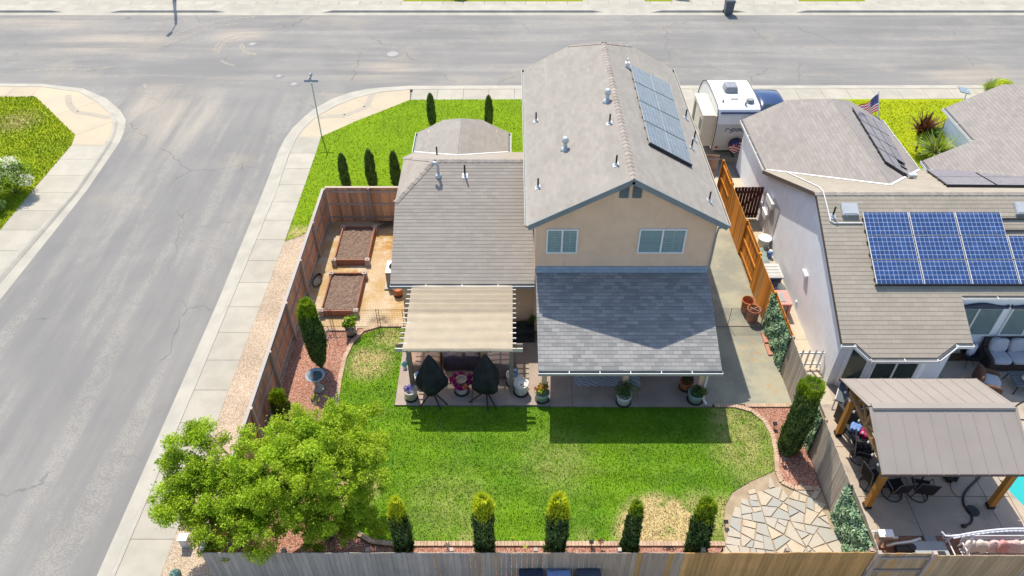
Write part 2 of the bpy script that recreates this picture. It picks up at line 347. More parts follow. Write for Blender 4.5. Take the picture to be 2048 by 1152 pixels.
YF = G(1024, 30.5, -.12).y                                       # far edge of the asphalt
mb = MB(); mb.face([(-160, -120, -.12), (160, -120, -.12), (160, YF, -.12), (-160, YF, -.12)])
struct(mb.build('road', m_asph))
n = NT('tyre_dust'); n.done((.37, .335, .275), .95, .1); tp_ = n.new('BsdfTransparent'); mx_ = n.new('MixShader'); n.l.new(n.math('MULTIPLY', n.rng(n.noise(9, 5, .7), .38, .56), .95), mx_.inputs[0]); n.l.new(tp_.outputs[0], mx_.inputs[1]); n.l.new(n.b.outputs[0], mx_.inputs[2]); n.l.new(mx_.outputs[0], n.out.inputs[0]); m_tyre = n.mat
mb = MB()
for arc, w in (([(428, 104), (432, 92), (446, 80), (470, 72), (505, 66)], .16), ([(436, 106), (441, 94), (455, 83), (480, 76)], .2), ([(310, 86), (345, 70), (400, 50), (460, 38), (510, 34)], .14), ([(330, 90), (365, 74), (420, 56), (480, 46)], .14), ([(442, 120), (455, 128), (470, 131)], .18), ([(482, 88), (486, 98), (496, 106), (512, 108)], .3), ([(288, 168), (298, 186), (315, 202)], .22), ([(40, 144), (110, 138), (170, 139), (225, 133)], .12)):
    q = [Vector(v) for v in g2(arc, -.12)]; Q = [q[0].lerp(q[0], 0)]
    for k in range(len(q) - 1):
        p0, p1, p2, p3 = q[max(k - 1, 0)], q[k], q[k + 1], q[min(k + 2, len(q) - 1)]
        for h in range(1, 7): t = h / 6; Q.append(.5 * ((2 * p1) + (-p0 + p2) * t + (2 * p0 - 5 * p1 + 4 * p2 - p3) * t * t + (-p0 + 3 * p1 - 3 * p2 + p3) * t ** 3))
    for k in range(len(Q) - 1):
        d0 = (Q[min(k + 1, len(Q) - 1)] - Q[max(k - 1, 0)]).normalized(); d1 = (Q[min(k + 2, len(Q) - 1)] - Q[k]).normalized(); s0, s1_ = Vector((-d0.y, d0.x)) * w / 2, Vector((-d1.y, d1.x)) * w / 2
        mb.face([(*(Q[k] - s0), -.116), (*(Q[k + 1] - s1_), -.116), (*(Q[k + 1] + s1_), -.116), (*(Q[k] + s0), -.116)], 0, .5)
struct(mb.build('tyre_marks', m_tyre))
def lip(name, A, B):                                             # gutter pan rising into a rolled kerb
    mb = MB()
    for i in range(len(A) - 1):
        prof = ((0, -.118), (.62, -.095), (.78, -.01), (.86, .012), (1, .012), (1.0, -.3))
        P = [[(a[0] + (b[0] - a[0]) * t, a[1] + (b[1] - a[1]) * t, z) for t, z in prof] for a, b in ((A[i], B[i]), (A[i + 1], B[i + 1]))]
        for k in range(len(prof) - 1): mb.face([P[0][k], P[1][k], P[1][k + 1], P[0][k + 1]], 0, .5)
    return struct(mb.build(name, m_pan))
lip('kerb', A_w, B_w); lip('kerb', A2_w, B2_w)
def inset(poly, d):
    c = np.mean(np.array(poly), axis=0); out = []
    n = len(poly)
    if sum(poly[i - 1][0] * poly[i][1] - poly[i][0] * poly[i - 1][1] for i in range(n)) < 0: poly = poly[::-1]
    for i in range(n):
        p0, p1, p2 = (np.array(poly[k % n], float) for k in (i - 1, i, i + 1))
        d1 = (p1 - p0) / (np.linalg.norm(p1 - p0) + 1e-9); d2 = (p2 - p1) / (np.linalg.norm(p2 - p1) + 1e-9)
        n1 = np.array((-d1[1], d1[0])); n2 = np.array((-d2[1], d2[0])); k = 1 + n1 @ n2
        out.append(tuple(p1 + (n1 + n2) * d / max(k, .35)))
    return out
def flags(mb, polys, z=0.0, gap=.008, m=0):
    for p in polys: mb.prism(inset(p, gap), -.28, z, m)
def at_y(line, y):
    for a, b in zip(line, line[1:]):
        if (a[1] - y) * (b[1] - y) <= 0 and a[1] != b[1]: return lerp2(a, b, (y - a[1]) / (b[1] - a[1]))
def at_x(line, x):
    for a, b in zip(line, line[1:]):
        if (a[0] - x) * (b[0] - x) <= 0 and a[0] != b[0]: return lerp2(a, b, (x - a[0]) / (b[0] - a[0]))
mb = MB(); ys = list(np.arange(6, L_w[6][1], 1.46)) + [L_w[6][1]]
for y0, y1 in zip(ys, ys[1:]): flags(mb, [[at_y(B_w, y0), at_y(L_w, y0), at_y(L_w, y1), at_y(B_w, y1)]])
# the corner landing and its joints
q = B_w[7:14]; flags(mb, [[B_w[7], B_w[8], B_w[9], L_w[7], L_w[6], at_y(B_w, L_w[6][1])]], m=1)
flags(mb, [[B_w[9], B_w[10], B_w[11], L_w[8], L_w[7]], [B_w[11], B_w[12], B_w[13], B_w[14], L_w[9], L_w[8]]], m=1)
xs = list(np.arange(max(L_w[9][0], B_w[14][0]) + .03, 46, 1.5))
for x0, x1 in zip(xs, xs[1:]): flags(mb, [[at_x(B_w[14:], x0) or (x0, B_w[14][1]), at_x(L_w[9:], x0), at_x(L_w[9:], x1), at_x(B_w[14:], x1)]])
struct(mb.build('pavement', [m_conc, m_conc_y]))
mb = MB(); ys = list(np.arange(G(0, 760).y - 6, L2_w[5][1], 1.5)) + [L2_w[5][1]]
for y0, y1 in zip(ys, ys[1:]): flags(mb, [[at_y(B2_w, y0), at_y(L2_w, y0), at_y(L2_w, y1), at_y(B2_w, y1)]])
flags(mb, [[at_y(B2_w, L2_w[5][1]), B2_w[6], B2_w[7], L2_w[6], L2_w[5]]], m=1)
flags(mb, [[B2_w[7], B2_w[8], B2_w[9], lerp2(L2_w[6], L2_w[7], .5), L2_w[6]], [B2_w[9], B2_w[10], B2_w[11], L2_w[7], lerp2(L2_w[6], L2_w[7], .5)]], m=1)
xs = [min(L2_w[7][0], B2_w[11][0]) - .03 - 1.5 * k for k in range(26)]
for x0, x1 in zip(xs, xs[1:]): flags(mb, [[(x0, B2_w[12][1]), (x0, L2_w[8][1]), (x1, L2_w[8][1]), (x1, B2_w[12][1])]], m=1 if x0 > -31 else 0)
struct(mb.build('pavement', [m_conc, m_conc_y]))
mb = MB(); mb.prism([*B_w[6:15], L_w[9], L_w[8], L_w[7], L_w[6], (L_w[6][0], L_w[6][1] - .3)], -.28, -.006); mb.prism([*B2_w[5:13], L2_w[7], L2_w[6], L2_w[5]], -.28, -.006); struct(mb.build('pavement_bed', m_conc_y))
mb = MB()                                                        # saw-cut bands on the two corner ramps
def band(mb, pts, w, z):
    for a, b in zip(pts, pts[1:]):
        a, b = Vector(a), Vector(b); s = (b - a).normalized().orthogonal() * w / 2 if len(a) == 3 else Vector((-(b - a).y, (b - a).x)).normalized() * w / 2
        mb.face([(*(a - s), z), (*(b - s), z), (*(b + s), z), (*(a + s), z)], 0, .5)
band(mb, g2([(636, 235), (690, 231), (732, 214), (747, 185)]), .34, .004)
band(mb, g2([(136, 190), (138, 208), (152, 224), (180, 228), (219, 236)]), .34, .004)
struct(mb.build('ramp_border', M('concrete_border', (.36, .32, .25), (.33, .295, .235), 2, .85)))
# far side of the cross street
drv = [(103, 243), (430, 667), (1183, 1323), (1470, 1613)]
dX = [(G(a, 20).x, G(b, 20).x) for a, b in drv]
mb = MB(); Xs = sorted(set([-90, 90] + [round(v, 2) for a, b in dX for v in (a, a + .8, b - .8, b)]))
def kh(x): return -.085 if any(a + .79 <= x <= b - .79 for a, b in dX) else .03
for x0, x1 in zip(Xs, Xs[1:]):
    pr = [[(x, YF, -.118), (x, YF + .42, -.10), (x, YF + .50, kh(x)), (x, YF + .62, kh(x) + .004), (x, YF + 1.6, .035), (x, YF + 1.6, -.3)] for x in (x0, x1)]
    for k in range(5): mb.face([pr[0][k], pr[1][k], pr[1][k + 1], pr[0][k + 1]], 0, .5)
struct(mb.build('kerb', m_pan))
mb = MB(); xs = list(np.arange(-80, 80, 1.5))
for x0, x1 in zip(xs, xs[1:]): mb.box(x0 + .01, x1 - .01, YF + 1.61, YF + 2.2, -.28, .035)
struct(mb.build('pavement', m_conc))
mb = MB(); px2X = lambda p: G(p, 3).x
mb.box(-80, px2X(806), YF + 2.21, 90, -.28, .03); mb.box(px2X(1166), px2X(1290), YF + 2.21, 90, -.28, .03); mb.box(px2X(1345), px2X(1598), YF + 2.21, 90, -.28, .03); mb.box(px2X(1730), 80, YF + 2.21, 90, -.28, .03)
struct(mb.build('driveway', m_drive))
mb = MB()
for a, b in ((806, 1166), (1290, 1345), (1598, 1730)): mb.box(px2X(a) + .01, px2X(b) - .01, YF + 2.22, 90, -.28, .05)
struct(mb.build('lawn', m_lawn4), 'structure')
# ---------------------------------------------------------------- yards
def inside(P, poly):
    x, y = P[:, 0], P[:, 1]; r = np.zeros(len(P), bool); n = len(poly)
    for i in range(n):
        x0, y0 = poly[i - 1]; x1, y1 = poly[i]
        if y0 == y1: continue
        c = ((y0 > y) != (y1 > y)) & (x < (x1 - x0) * (y - y0) / (y1 - y0) + x0); r ^= c
    return r
def sample(poly, n):
    p = np.array(poly); lo, hi = p.min(0), p.max(0); out = np.zeros((0, 2))
    while len(out) < n:
        q = RNG.uniform(lo, hi, (n * 2, 2)); out = np.vstack([out, q[inside(q, poly)]])
    return out[:n]
def blades(name, poly, n, h, w, z, m):
    c = sample(poly, n); a = RNG.uniform(0, 2 * np.pi, n); hh = h * RNG.uniform(.5, 1.25, n); lean = RNG.normal(0, .55, (n, 2)) * hh[:, None]
    b = np.stack([np.cos(a), np.sin(a)], 1) * (w * RNG.uniform(.6, 1.4, n))[:, None]
    Q = np.zeros((n, 3, 3)); Q[:, 0, :2] = c - b; Q[:, 1, :2] = c + b; Q[:, 2, :2] = c + lean; Q[:, :2, 2] = z; Q[:, 2, 2] = z + hh
    mb = MB(); mb.quads(Q, RNG.random(n)); return struct(mb.build(name, m), 'stuff')
def slab(name, poly, z, m, z0=-.28):
    mb = MB(); mb.prism(poly, z0, z, t=.5); return struct(mb.build(name, m))
lawn_poly = g2([(788, 813), (806, 705), (812, 657), (760, 657), (728, 668), (708, 690), (693, 720), (684, 760), (678, 800), (674, 850), (672, 910), (676, 970), (690, 1025), (712, 1058), (745, 1078), (785, 1083), (1100, 1083), (1449, 1083), (1446, 1055), (1450, 1012), (1464, 985), (1500, 963), (1548, 942), (1548, 905), (1540, 870), (1525, 843), (1500, 826), (1470, 818), (1426, 816), (1100, 815)])
slab('lawn', lawn_poly, .02, m_lawn); blades('grass', lawn_poly, 62000, .05, .011, .02, m_lawn)
corner = [L_w[5], L_w[6], L_w[7], L_w[8], L_w[9], (.75, L_w[10][1]), (.75, 27.85), (-8.45, 27.85), *g2([(628, 455), (600, 473), (571, 482)]), L_w[4]]
slab('lawn', corner, .02, m_lawn2); blades('grass', corner, 30000, .055, .013, .02, m_lawn2)
leftl = L2_w[2:9] + [(-60, L2_w[8][1]), (-60, L2_w[2][1])]
slab('lawn', leftl, .02, m_lawn3); blades('grass', [p for p in g2([(0, 460), (63, 383), (100, 340), (143, 290), (150, 270), (72, 194), (-60, 194), (-60, 460)])], 22000, .09, .016, .02, m_lawn3)
slab('dirt_strip', L2_w[0:2] + [L2_w[2], (-60, L2_w[2][1] - .05), (-60, L2_w[0][1])], .01, m_dirt)
slab('gravel_strip', [at_y(L_w, 5.99), L_w[1], L_w[2], L_w[3], *g2([(600, 473), (628, 455)]), (-8.3, 27.8), (-8.3, 5.99)], .005, m_gravel)
slab('side_yard', [(-8.3, 20.85), (-4.0, 20.85), (-4.0, 27.84), (-8.3, 27.84)], .0, m_ydirt)
slab('mulch_bed', [(-8.3, 10.4), (-8.3, 20.84), (-3.9, 20.84)] + lawn_poly[2:18] + [(5.6, 10.4)], -.005, m_mulch)
mr = g2([(1426, 810), (1590, 808)]) + [(9.8, 17.0), (9.8, 13.5)] + g2([(1640, 980), (1590, 978), (1566, 967), (1556, 945), (1554, 905), (1546, 868), (1530, 840), (1504, 821), (1470, 812)])
slab('mulch_bed', mr, .0, m_mulch)
slab('dirt_patch', g2([(1447, 1100), (1440, 1055), (1445, 1010), (1460, 980), (1500, 958), (1556, 935), (1566, 965), (1590, 978), (1640, 980)]) + [(9.8, 13.5), (9.8, 10.4), (5.5, 10.4)], -.002, M('dirt_grey', (.36, .285, .195), (.29, .225, .15), 3, .95, .1, bump=.4, bsc=40))
mb = MB()
for x0, x1 in ((-4.1, -1.42), (-1.40, 1.33)):
    mb.box(x0, x1, 16.93, 18.9, -.28, .08, 0, .5); mb.box(x0, x1, 18.91, 20.9, -.28, .08, 0, .6)
for x0, x1 in ((1.34, 2.12), (2.13, 4.42), (4.43, 7.0)): mb.box(x0, x1, 16.88, 20.6, -.28, .08, 0, random.random())
struct(mb.build('patio', m_patio))
slab('side_path', [(7.01, 17.0), (9.84, 17.0), (9.84, 33.5), (7.01, 33.5)], .03, m_side)
slab('driveway', [(.76, 31.9), (7.0, 31.9), (7.0, 33.51), (9.84, 33.51), (11.4, 33.0), (18.6, 32.9), (18.6, L_w[11][1]), (.76, L_w[10][1])], .01, m_drive)
slab('lawn', [(18.61, 28), (27, 28), (27, L_w[11][1] + .02), (18.61, L_w[11][1] + .02)], .02, m_lawn4); blades('grass', [(18.7, 30), (26, 30), (26, 39.4), (18.7, 39.4)], 12000, .07, .016, .02, m_lawn4)
slab('driveway', [(27.01, 28), (60, 28), (60, L_w[11][1]), (27.01, L_w[11][1])], .01, m_drive)
def edging(name, line, w=.15, l=.105, z=.055):
    mb = MB(); pts = [Vector((*p, 0)) for p in line]; acc = 0
    for a, b in zip(pts, pts[1:]):
        d = b - a; L = d.length; d.normalize(); k = max(1, round(L / l)); s = L / k; nx = Vector((-d.y, d.x, 0))
        for i in range(k):
            mb.obox(a + d * (i + .5) * s + Vector((0, 0, z / 2 - .06)), d * (s / 2 - .004), nx * w / 2, (0, 0, z / 2 + .06))
    return struct(mb.build(name, m_brick))
edging('lawn_edging', g2([(812, 653), (760, 652), (726, 662), (704, 686), (689, 718), (680, 760), (674, 800), (669, 850), (667, 910), (671, 972), (686, 1030), (709, 1064), (744, 1084), (785, 1088.5), (1100, 1088.5), (1449, 1088.5)]))
edging('lawn_edging', g2([(1428, 812), (1470, 813), (1503, 822), (1528, 842), (1544, 869), (1552, 905), (1554, 945), (1563, 965), (1588, 977), (1638, 978)]))
edging('lawn_edging', g2([(1490, 812), (1584, 812)])); edging('lawn_edging', g2([(640, 660), (715, 660)]))
# flagstones set in the dirt: irregular cells
def clip(poly, n, c):
    out = []
    for i in range(len(poly)):
        a, b = np.array(poly[i - 1]), np.array(poly[i]); da, db = a @ n - c, b @ n - c
        if da <= 0: out.append(tuple(a))
        if da * db < 0: out.append(tuple(a + (b - a) * da / (da - db)))
    return out
fl = g2([(1452, 1103), (1456, 1060), (1466, 1015), (1500, 985), (1545, 965), (1570, 978), (1640, 984)]) + [(9.75, 13.2), (9.75, 10.5), (5.8, 10.5)]
rf = random.Random(5)
def area(p): return abs(sum(p[i - 1][0] * p[i][1] - p[i][0] * p[i - 1][1] for i in range(len(p)))) / 2
def split(p, out):
    a = area(p)
    if a < rf.choice((.05, .09, .13, .17, .22)) * 1.35: out.append(p); return
    q = np.array(p); c = q.mean(0); w, v = np.linalg.eigh(np.cov((q - c).T)); d = v[:, 1]; t = rf.uniform(-.24, .24); n = np.array((d[0] * math.cos(t) - d[1] * math.sin(t), d[0] * math.sin(t) + d[1] * math.cos(t)))
    k = n @ c + rf.uniform(-.16, .16) * math.sqrt(a); A_, B_ = clip(p, n, k), clip(p, -n, -k)
    for z in (A_, B_):
        if len(z) >= 3 and area(z) > .012: split(z, out)
out = []; split([(5.0, 10.3), (9.9, 10.2), (10.0, 14.6), (5.2, 14.4)], out); mb = MB()
for p in out:
    if not inside(np.array([np.mean(np.array(p), axis=0)]), fl)[0]: continue
    if len(p) == 3 and area(p) < .04: continue
    q = inset(p, .014 + rf.uniform(0, .008))
    q = [(x + rf.uniform(-.016, .016), y + rf.uniform(-.016, .016)) for x, y in q]; mb.prism(q, -.1, .025 + rf.uniform(0, .012))
struct(mb.build('flagstone_paving', m_stone))
# neighbour's hard standing, pool
pool = g2([(2030, 938), (2022, 968), (2028, 992), (2048, 1012), (2120, 1050), (2300, 1060), (2300, 938)])
mb = MB()
for x0, x1 in ((9.87, 12.35), (12.37, 14.85), (14.87, 15.6)):
    for y0, y1 in ((11.95, 13.3), (13.32, 15.2), (15.22, 17.2), (17.22, 20.0)): mb.box(x0, x1, y0, y1, -.28, .0, 0, random.random())
mb.box(15.62, 32, 14.6, 20.0, -.28, 0); mb.prism([(15.62, 11.95), (17, 11.95), (16.2, 12.1), (15.9, 12.25), (15.62, 12.6)], -.28, 0)
mb.prism([(15.62, 12.62), (15.9, 12.25), (17, 11.95)] + pool[3:1:-1] + [(15.62, 13.9)], -.28, .0); mb.prism([(15.62, 13.92), pool[1], pool[0], (32, pool[0][1]), (32, 14.58), (15.62, 14.58)], -.28, .0)
struct(mb.build('pool_deck', m_deck))
nw = NT('pool_water'); nw.bump(nw.noise(2.5, 3), .25, .05); m_water = nw.done((.03, .40, .40), .05, .5)
slab('water', [(15.4, 12.0), (32, 11.8), (32, 15), (15.4, 15)], -.09, m_water)
mb = MB(); ys = list(np.arange(17.0, 33, 1.6))
for y0, y1 in zip(ys, ys[1:]): mb.box(9.87, 11.32, y0 + .01 + (3.02 if y0 < 17.1 else 0) * 0, y1, -.28, .004, 0, random.random())
struct(mb.build('side_path', M('concrete_cream', (.47, .41, .31), (.42, .365, .28), 1.2, .85, .2, tone=.05)))
slab('mulch_bed', [(9.87, 10.4), (32, 10.4), (32, 11.94), (9.87, 11.94)], -.01, M('mulch_bark', (.33, .17, .10), (.22, .11, .07), 8, .95, .1, bump=.8, bsc=30, bd=.04))
slab('gravel_strip', [(-8.3, 5.99), (40, 5.99), (40, 10.39), (-8.3, 10.39)], -.01, M('dirt_pale', (.33, .28, .21), (.26, .215, .16), 2, .95, .1, bump=.5, bsc=30))
# ---------------------------------------------------------------- buildings: roofs, walls, windows
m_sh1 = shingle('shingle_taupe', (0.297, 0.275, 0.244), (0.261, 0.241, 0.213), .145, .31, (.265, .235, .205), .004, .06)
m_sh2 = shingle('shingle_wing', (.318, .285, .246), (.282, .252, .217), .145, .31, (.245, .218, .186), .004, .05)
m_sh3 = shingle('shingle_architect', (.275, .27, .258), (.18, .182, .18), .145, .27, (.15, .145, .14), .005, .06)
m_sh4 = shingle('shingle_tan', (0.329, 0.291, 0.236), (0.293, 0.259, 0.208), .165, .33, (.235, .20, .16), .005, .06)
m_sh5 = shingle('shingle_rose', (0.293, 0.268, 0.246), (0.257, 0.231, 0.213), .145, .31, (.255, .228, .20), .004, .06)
m_fascia = M('fascia_slate', (.20, .23, .235), (.175, .205, .21), 3, .7)
def stucco(name, c1, c2, streak):
    n = NT(name); col = n.mix(n.rng(n.noise(1.4, 6, .65), .36, .64), c1, c2)
    st = n.math('MULTIPLY', n.rng(n.noise(1.5, 5, .6, n.scale(n.co, (4, 4, .22))), .52, .72), n.rng(n.noise(.9, 3), .42, .6)); col = n.mix(n.math('MULTIPLY', st, .4), col, streak)
    col = n.bright(col, n.rng(n.noise(45, 4, .75), .25, .75, .92, 1.07, False)); n.bump(n.noise(60, 3), .4, .012); return n.done(col, .92, .15)
m_stucco = stucco('stucco_tan', (.76, .53, .355), (.69, .48, .32), (.56, .40, .28))
m_white = stucco('stucco_white', (.83, .85, .88), (.77, .795, .83), (.62, .63, .64))
m_trim = M('trim_white', (.74, .735, .71), (.70, .69, .66), 3, .5, .4)
m_metal = M('galvanised', (.52, .54, .56), (.45, .47, .49), 8, .45, .5, .4)
m_black = M('black_metal', (.018, .018, .02), (.03, .03, .032), 8, .5, .4)
m_blackpl = M('black_plastic', (.022, .023, .025), (.03, .03, .032), 6, .55, .35)
m_dark = M('interior_shade', (.015, .014, .013), (.02, .018, .016), 6, .9)  # near-black colour standing in for unlit space behind glass and grille
m_pane = glass('window_glass', (.33, .42, .42), .55)
m_panebl = glass('window_glass_dark', (.045, .075, .075))
m_blind = M('blind', (.84, .88, .85), (.76, .82, .79), 5, .7, tone=.18)
m_flash = M('flashing_blue', (.36, .42, .46), (.30, .36, .41), 4, .5, .4, .3)
m_whmet = M('white_flashing', (.78, .78, .76), (.70, .70, .69), 4, .45, .4)
m_gutter = M('gutter', (.30, .31, .31), (.25, .26, .26), 4, .5, .4)
m_cap = M('ridge_shingle', (.32, .28, .245), (.275, .24, .21), 6, .92, .15, tone=.12, bump=.3, bsc=60)
def nrm(poly):
    p = [Vector(q) for q in poly]; n = Vector((0, 0, 0))
    for i in range(1, len(p) - 1): n += (p[i] - p[0]).cross(p[i + 1] - p[0])
    n.normalize(); return n
def slope(mb, poly, course, m=0, ms=1, thick=.17, lift=.007):    # one roof plane laid in lapped courses
    poly = [Vector(q) for q in poly]; n = nrm(poly)
    if n.z < 0: poly.reverse(); n = -n
    u = Vector((0, 0, 1)).cross(n).normalized(); v = n.cross(u)
    N = len(poly); top = [p - n * .012 for p in poly]; bot = [p - Vector((0, 0, thick)) for p in poly]
    mb.face(bot[::-1], ms, .5); mb.face(top, m, .5, [(p.dot(u), p.dot(v)) for p in poly])
    for i in range(N): j = (i + 1) % N; mb.face([bot[i], bot[j], top[j], top[i]], ms, .5)
    p0 = poly[0]; k0 = n.dot(p0)
    P2 = [(p.dot(u), p.dot(v)) for p in poly]; vs = [q[1] for q in P2]
    k = math.floor(min(vs) / course + 1e-6)
    ev = np.array((0., 1.))
    while k * course < max(vs) - 1e-6:
        v0, v1 = k * course, (k + 1) * course; k += 1
        c = clip(clip(P2, ev, v1), -ev, -v0)
        if len(c) < 3: continue
        vlo = max(v0, min(vs)); off = lambda q: .002 + lift * (1 - (q[1] - v0) / course)
        W = lambda q, h: u * q[0] + v * q[1] + n * (k0 + h)
        t = random.random(); mb.face([W(q, off(q)) for q in c], m, t, c)
        for i in range(len(c)):
            a, b = c[i - 1], c[i]
            if abs(a[1] - b[1]) < 1e-4 and abs(a[1] - vlo) < 1e-4: mb.face([W(a, -.012), W(b, -.012), W(b, off(b)), W(a, off(a))], m, t, [a, b, b, a])
def caps(mb, a, b, n1, n2, m=0, l=.24, w=.12):
    a, b = Vector(a), Vector(b); d = b - a; L = d.length; d.normalize(); k = max(1, int(L / l)); s = L / k
    def down(n):
        q = d.cross(n).normalized(); return q if q.z < 0 else -q
    e1, e2 = down(n1), down(n2); up = (n1 + n2).normalized()
    for i in range(k):
        t = random.random(); p = a + d * s * i; q = a + d * s * (i + 1.25)
        lo, hi = .03, .014
        for e, nn in ((e1, n1), (e2, n2)):
            mb.face([p + up * lo, p + e * w + nn * lo * .9, q + e * w + nn * hi * .9, q + up * hi], m, t)
            mb.face([p + up * lo, p + e * w + nn * lo * .9, p + e * w, p], m, t)
def roof(parent, name, slopes, course, mats, ridges=(), cap_mat=None):
    mb = MB()
    for p in slopes: slope(mb, p, course)
    o = mb.build(name, mats, parent)
    if ridges:
        cb = MB()
        for a, b, i, j in ridges:
            n1, n2 = nrm(slopes[i]), nrm(slopes[j]); n1 = n1 if n1.z > 0 else -n1; n2 = n2 if n2.z > 0 else -n2
            caps(cb, a, b, n1, n2)
        cb.build('ridge_cap', cap_mat or m_cap, o)
    return o
def gutter(mb, a, b, out, w=.11, h=.11, m=0, mi=1, strap=1.2, ms=0):      # open channel along an eave; out = horizontal outward direction
    a, b, out = Vector(a), Vector(b), Vector(out).normalized(); d = (b - a).normalized(); z = Vector((0, 0, 1)); L = (b - a).length
    c = (a + b) / 2
    mb.obox(c + out * w + z * (-h / 2), d * L / 2, out * .006, z * h / 2, m); mb.obox(c + out * .008 + z * (-h / 2), d * L / 2, out * .006, z * h / 2, mi)
    mb.obox(c + out * w / 2 + z * (-h + .006), d * L / 2, out * w / 2, z * .006, mi)
    mb.obox(c + out * (w + .002) + z * .004, d * L / 2, out * .010, z * .006, ms)
    for e in (a, b): mb.obox(e + out * w / 2 + z * (-h / 2), d * .006, out * w / 2, z * h / 2, m)
    k = int(L / strap)
    for i in range(1, k): mb.obox(a + d * i * L / k + out * w * .5 + z * .006, d * .012, out * w * .55, z * .006, ms)
def window(parent, c, r, up, w, h, name='window', cols=2, blinds=True, frame=None, pane=None, fr=.055, split=.5, dep=.06):
    c, r, up = Vector(c), Vector(r).normalized(), Vector(up).normalized(); o = r.cross(up).normalized()      # o points out of the wall
    if o.y > 0 and abs(o.y) > .3: o = -o
    mb = MB()
    def fb(x0, x1, z0, z1, d0=0.0, d1=dep, m=0): mb.obox(c + r * (x0 + x1) / 2 + up * (z0 + z1) / 2 + o * (d0 + d1) / 2, r * (x1 - x0) / 2, o * (d1 - d0) / 2, up * (z1 - z0) / 2, m)
    fb(-w / 2, w / 2, -h / 2, -h / 2 + fr); fb(-w / 2, w / 2, h / 2 - fr, h / 2); fb(-w / 2, -w / 2 + fr, -h / 2 + fr, h / 2 - fr); fb(w / 2 - fr, w / 2, -h / 2 + fr, h / 2 - fr)
    xm = -w / 2 + w * split
    if cols == 2: fb(xm - fr * .6, xm + fr * .6, -h / 2 + fr, h / 2 - fr)
    fo = mb.build(name, frame or m_trim, parent)
    mb = MB(); fb(-w / 2 + fr, w / 2 - fr, -h / 2 + fr, h / 2 - fr, .002, .006); mb.build('dark_backing', m_dark, fo)  # flat sheet on the wall; the dark room behind is only its colour
    if blinds:
        mb = MB(); k = max(3, int((h - 2 * fr) / .07)); s = (h - 2 * fr) / k
        for x0, x1 in ((-w / 2 + fr, xm - .05), (xm + .05, w / 2 - fr)):
            for i in range(k):
                z = -h / 2 + fr + (i + .5) * s; mb.obox(c + r * (x0 + x1) / 2 + up * z + o * .016, r * (x1 - x0) / 2, o * .004 + up * .002, up * s * .40 + o * .006)
            mb.obox(c + r * (x0 + x1) / 2 + o * .026, r * .02, o * .002, up * (h / 2 - fr))
        mb.build('blind', m_blind, fo)
    mb = MB()
    if cols == 2: fb(-w / 2 + fr, xm - fr * .6, -h / 2 + fr, h / 2 - fr, .034, .038); fb(xm + fr * .6, w / 2 - fr, -h / 2 + fr, h / 2 - fr, .034, .038)
    else: fb(-w / 2 + fr, w / 2 - fr, -h / 2 + fr, h / 2 - fr, .034, .038)
    mb.build('pane', pane or m_pane, fo); return fo
def vent_pipe(parent, p, h=.38, r=.032, name='vent_pipe', n=None, cone=True):
    mb = MB(); p = Vector(p); mb.tube([p - Vector((0, 0, .1)), p + Vector((0, 0, h))], r, 8, 0)
    if cone:
        n = n or Vector((0, 0, 1)); u = Vector((1, 0, 0)) if abs(n.x) < .3 else Vector((0, 1, 0)); v = n.cross(u).normalized(); u = v.cross(n)
        mb.obox(p + n * .012, u * .11, v * .11, n * .010, 1); mb.lathe(tuple(p), [(.06, -.03), (.06, .03), (.036, .09)], 10, 1)
    return mb.build(name, [m_black, m_metal], parent)
def hood_vent(parent, p, name='vent_pipe'):                       # short galvanised flue with a cap
    mb = MB(); p = Vector(p); mb.tube([p - Vector((0, 0, .12)), p + Vector((0, 0, .34))], .075, 12, 0)
    mb.lathe(tuple(p), [(.12, .30), (.125, .36), (.10, .47), (.03, .50)], 14, 0); mb.lathe(tuple(p), [(.17, -.08), (.16, .0), (.085, .1)], 12, 0)
    return mb.build(name, m_metal, parent, True)
# ---- the two-storey house
H = thing('tan_house', 'tan stucco two-storey house with a taupe shingle roof and one-storey wing', 'house', (3.9, 26, 0))
s1 = .55; XL, XR, ZE = .55, 7.25, 5.4; XM = 3.9; ZR = ZE + s1 * (XM - XL)
Y0, YG, YR = 20.25, 32.1, 30.7; Z1 = 6.5; D1 = (Z1 - ZE) / s1
mainS = [[(XL, Y0, ZE), (XM, Y0, ZR), (XM, YR, ZR), (XL + D1, YG, Z1), (XL, YG, ZE)],
         [(XR, Y0, ZE), (XR, YG, ZE), (XR - D1, YG, Z1), (XM, YR, ZR), (XM, Y0, ZR)],
         [(XL + D1, YG, Z1), (XM, YR, ZR), (XR - D1, YG, Z1)]]
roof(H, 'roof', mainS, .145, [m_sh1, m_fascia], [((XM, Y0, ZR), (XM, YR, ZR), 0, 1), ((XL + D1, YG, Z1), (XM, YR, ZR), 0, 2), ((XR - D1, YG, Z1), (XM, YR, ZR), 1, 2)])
mb = MB()
for a, b in (((XL, Y0 - .025, ZE - .08), (XM, Y0 - .025, ZR - .08)), ((XM, Y0 - .025, ZR - .08), (XR, Y0 - .025, ZE - .08))):
    a, b = Vector(a), Vector(b); d = (b - a).normalized(); mb.obox((a + b) / 2, d * ((b - a).length / 2 + .02), (0, .02, 0), Vector((0, 1, 0)).cross(d).normalized() * .095)
mb.build('bargeboard', m_fascia, H)
zr = lambda x: ZE + s1 * (min(x, 2 * XM - x) - XL) - .175
WL, WR = .82, 7.02
mb = MB(); mb.wallprism([(WL, 0), (WR, 0), (WR, zr(WR)), (XM, zr(XM)), (WL, zr(WL))], 20.6, 20.8)
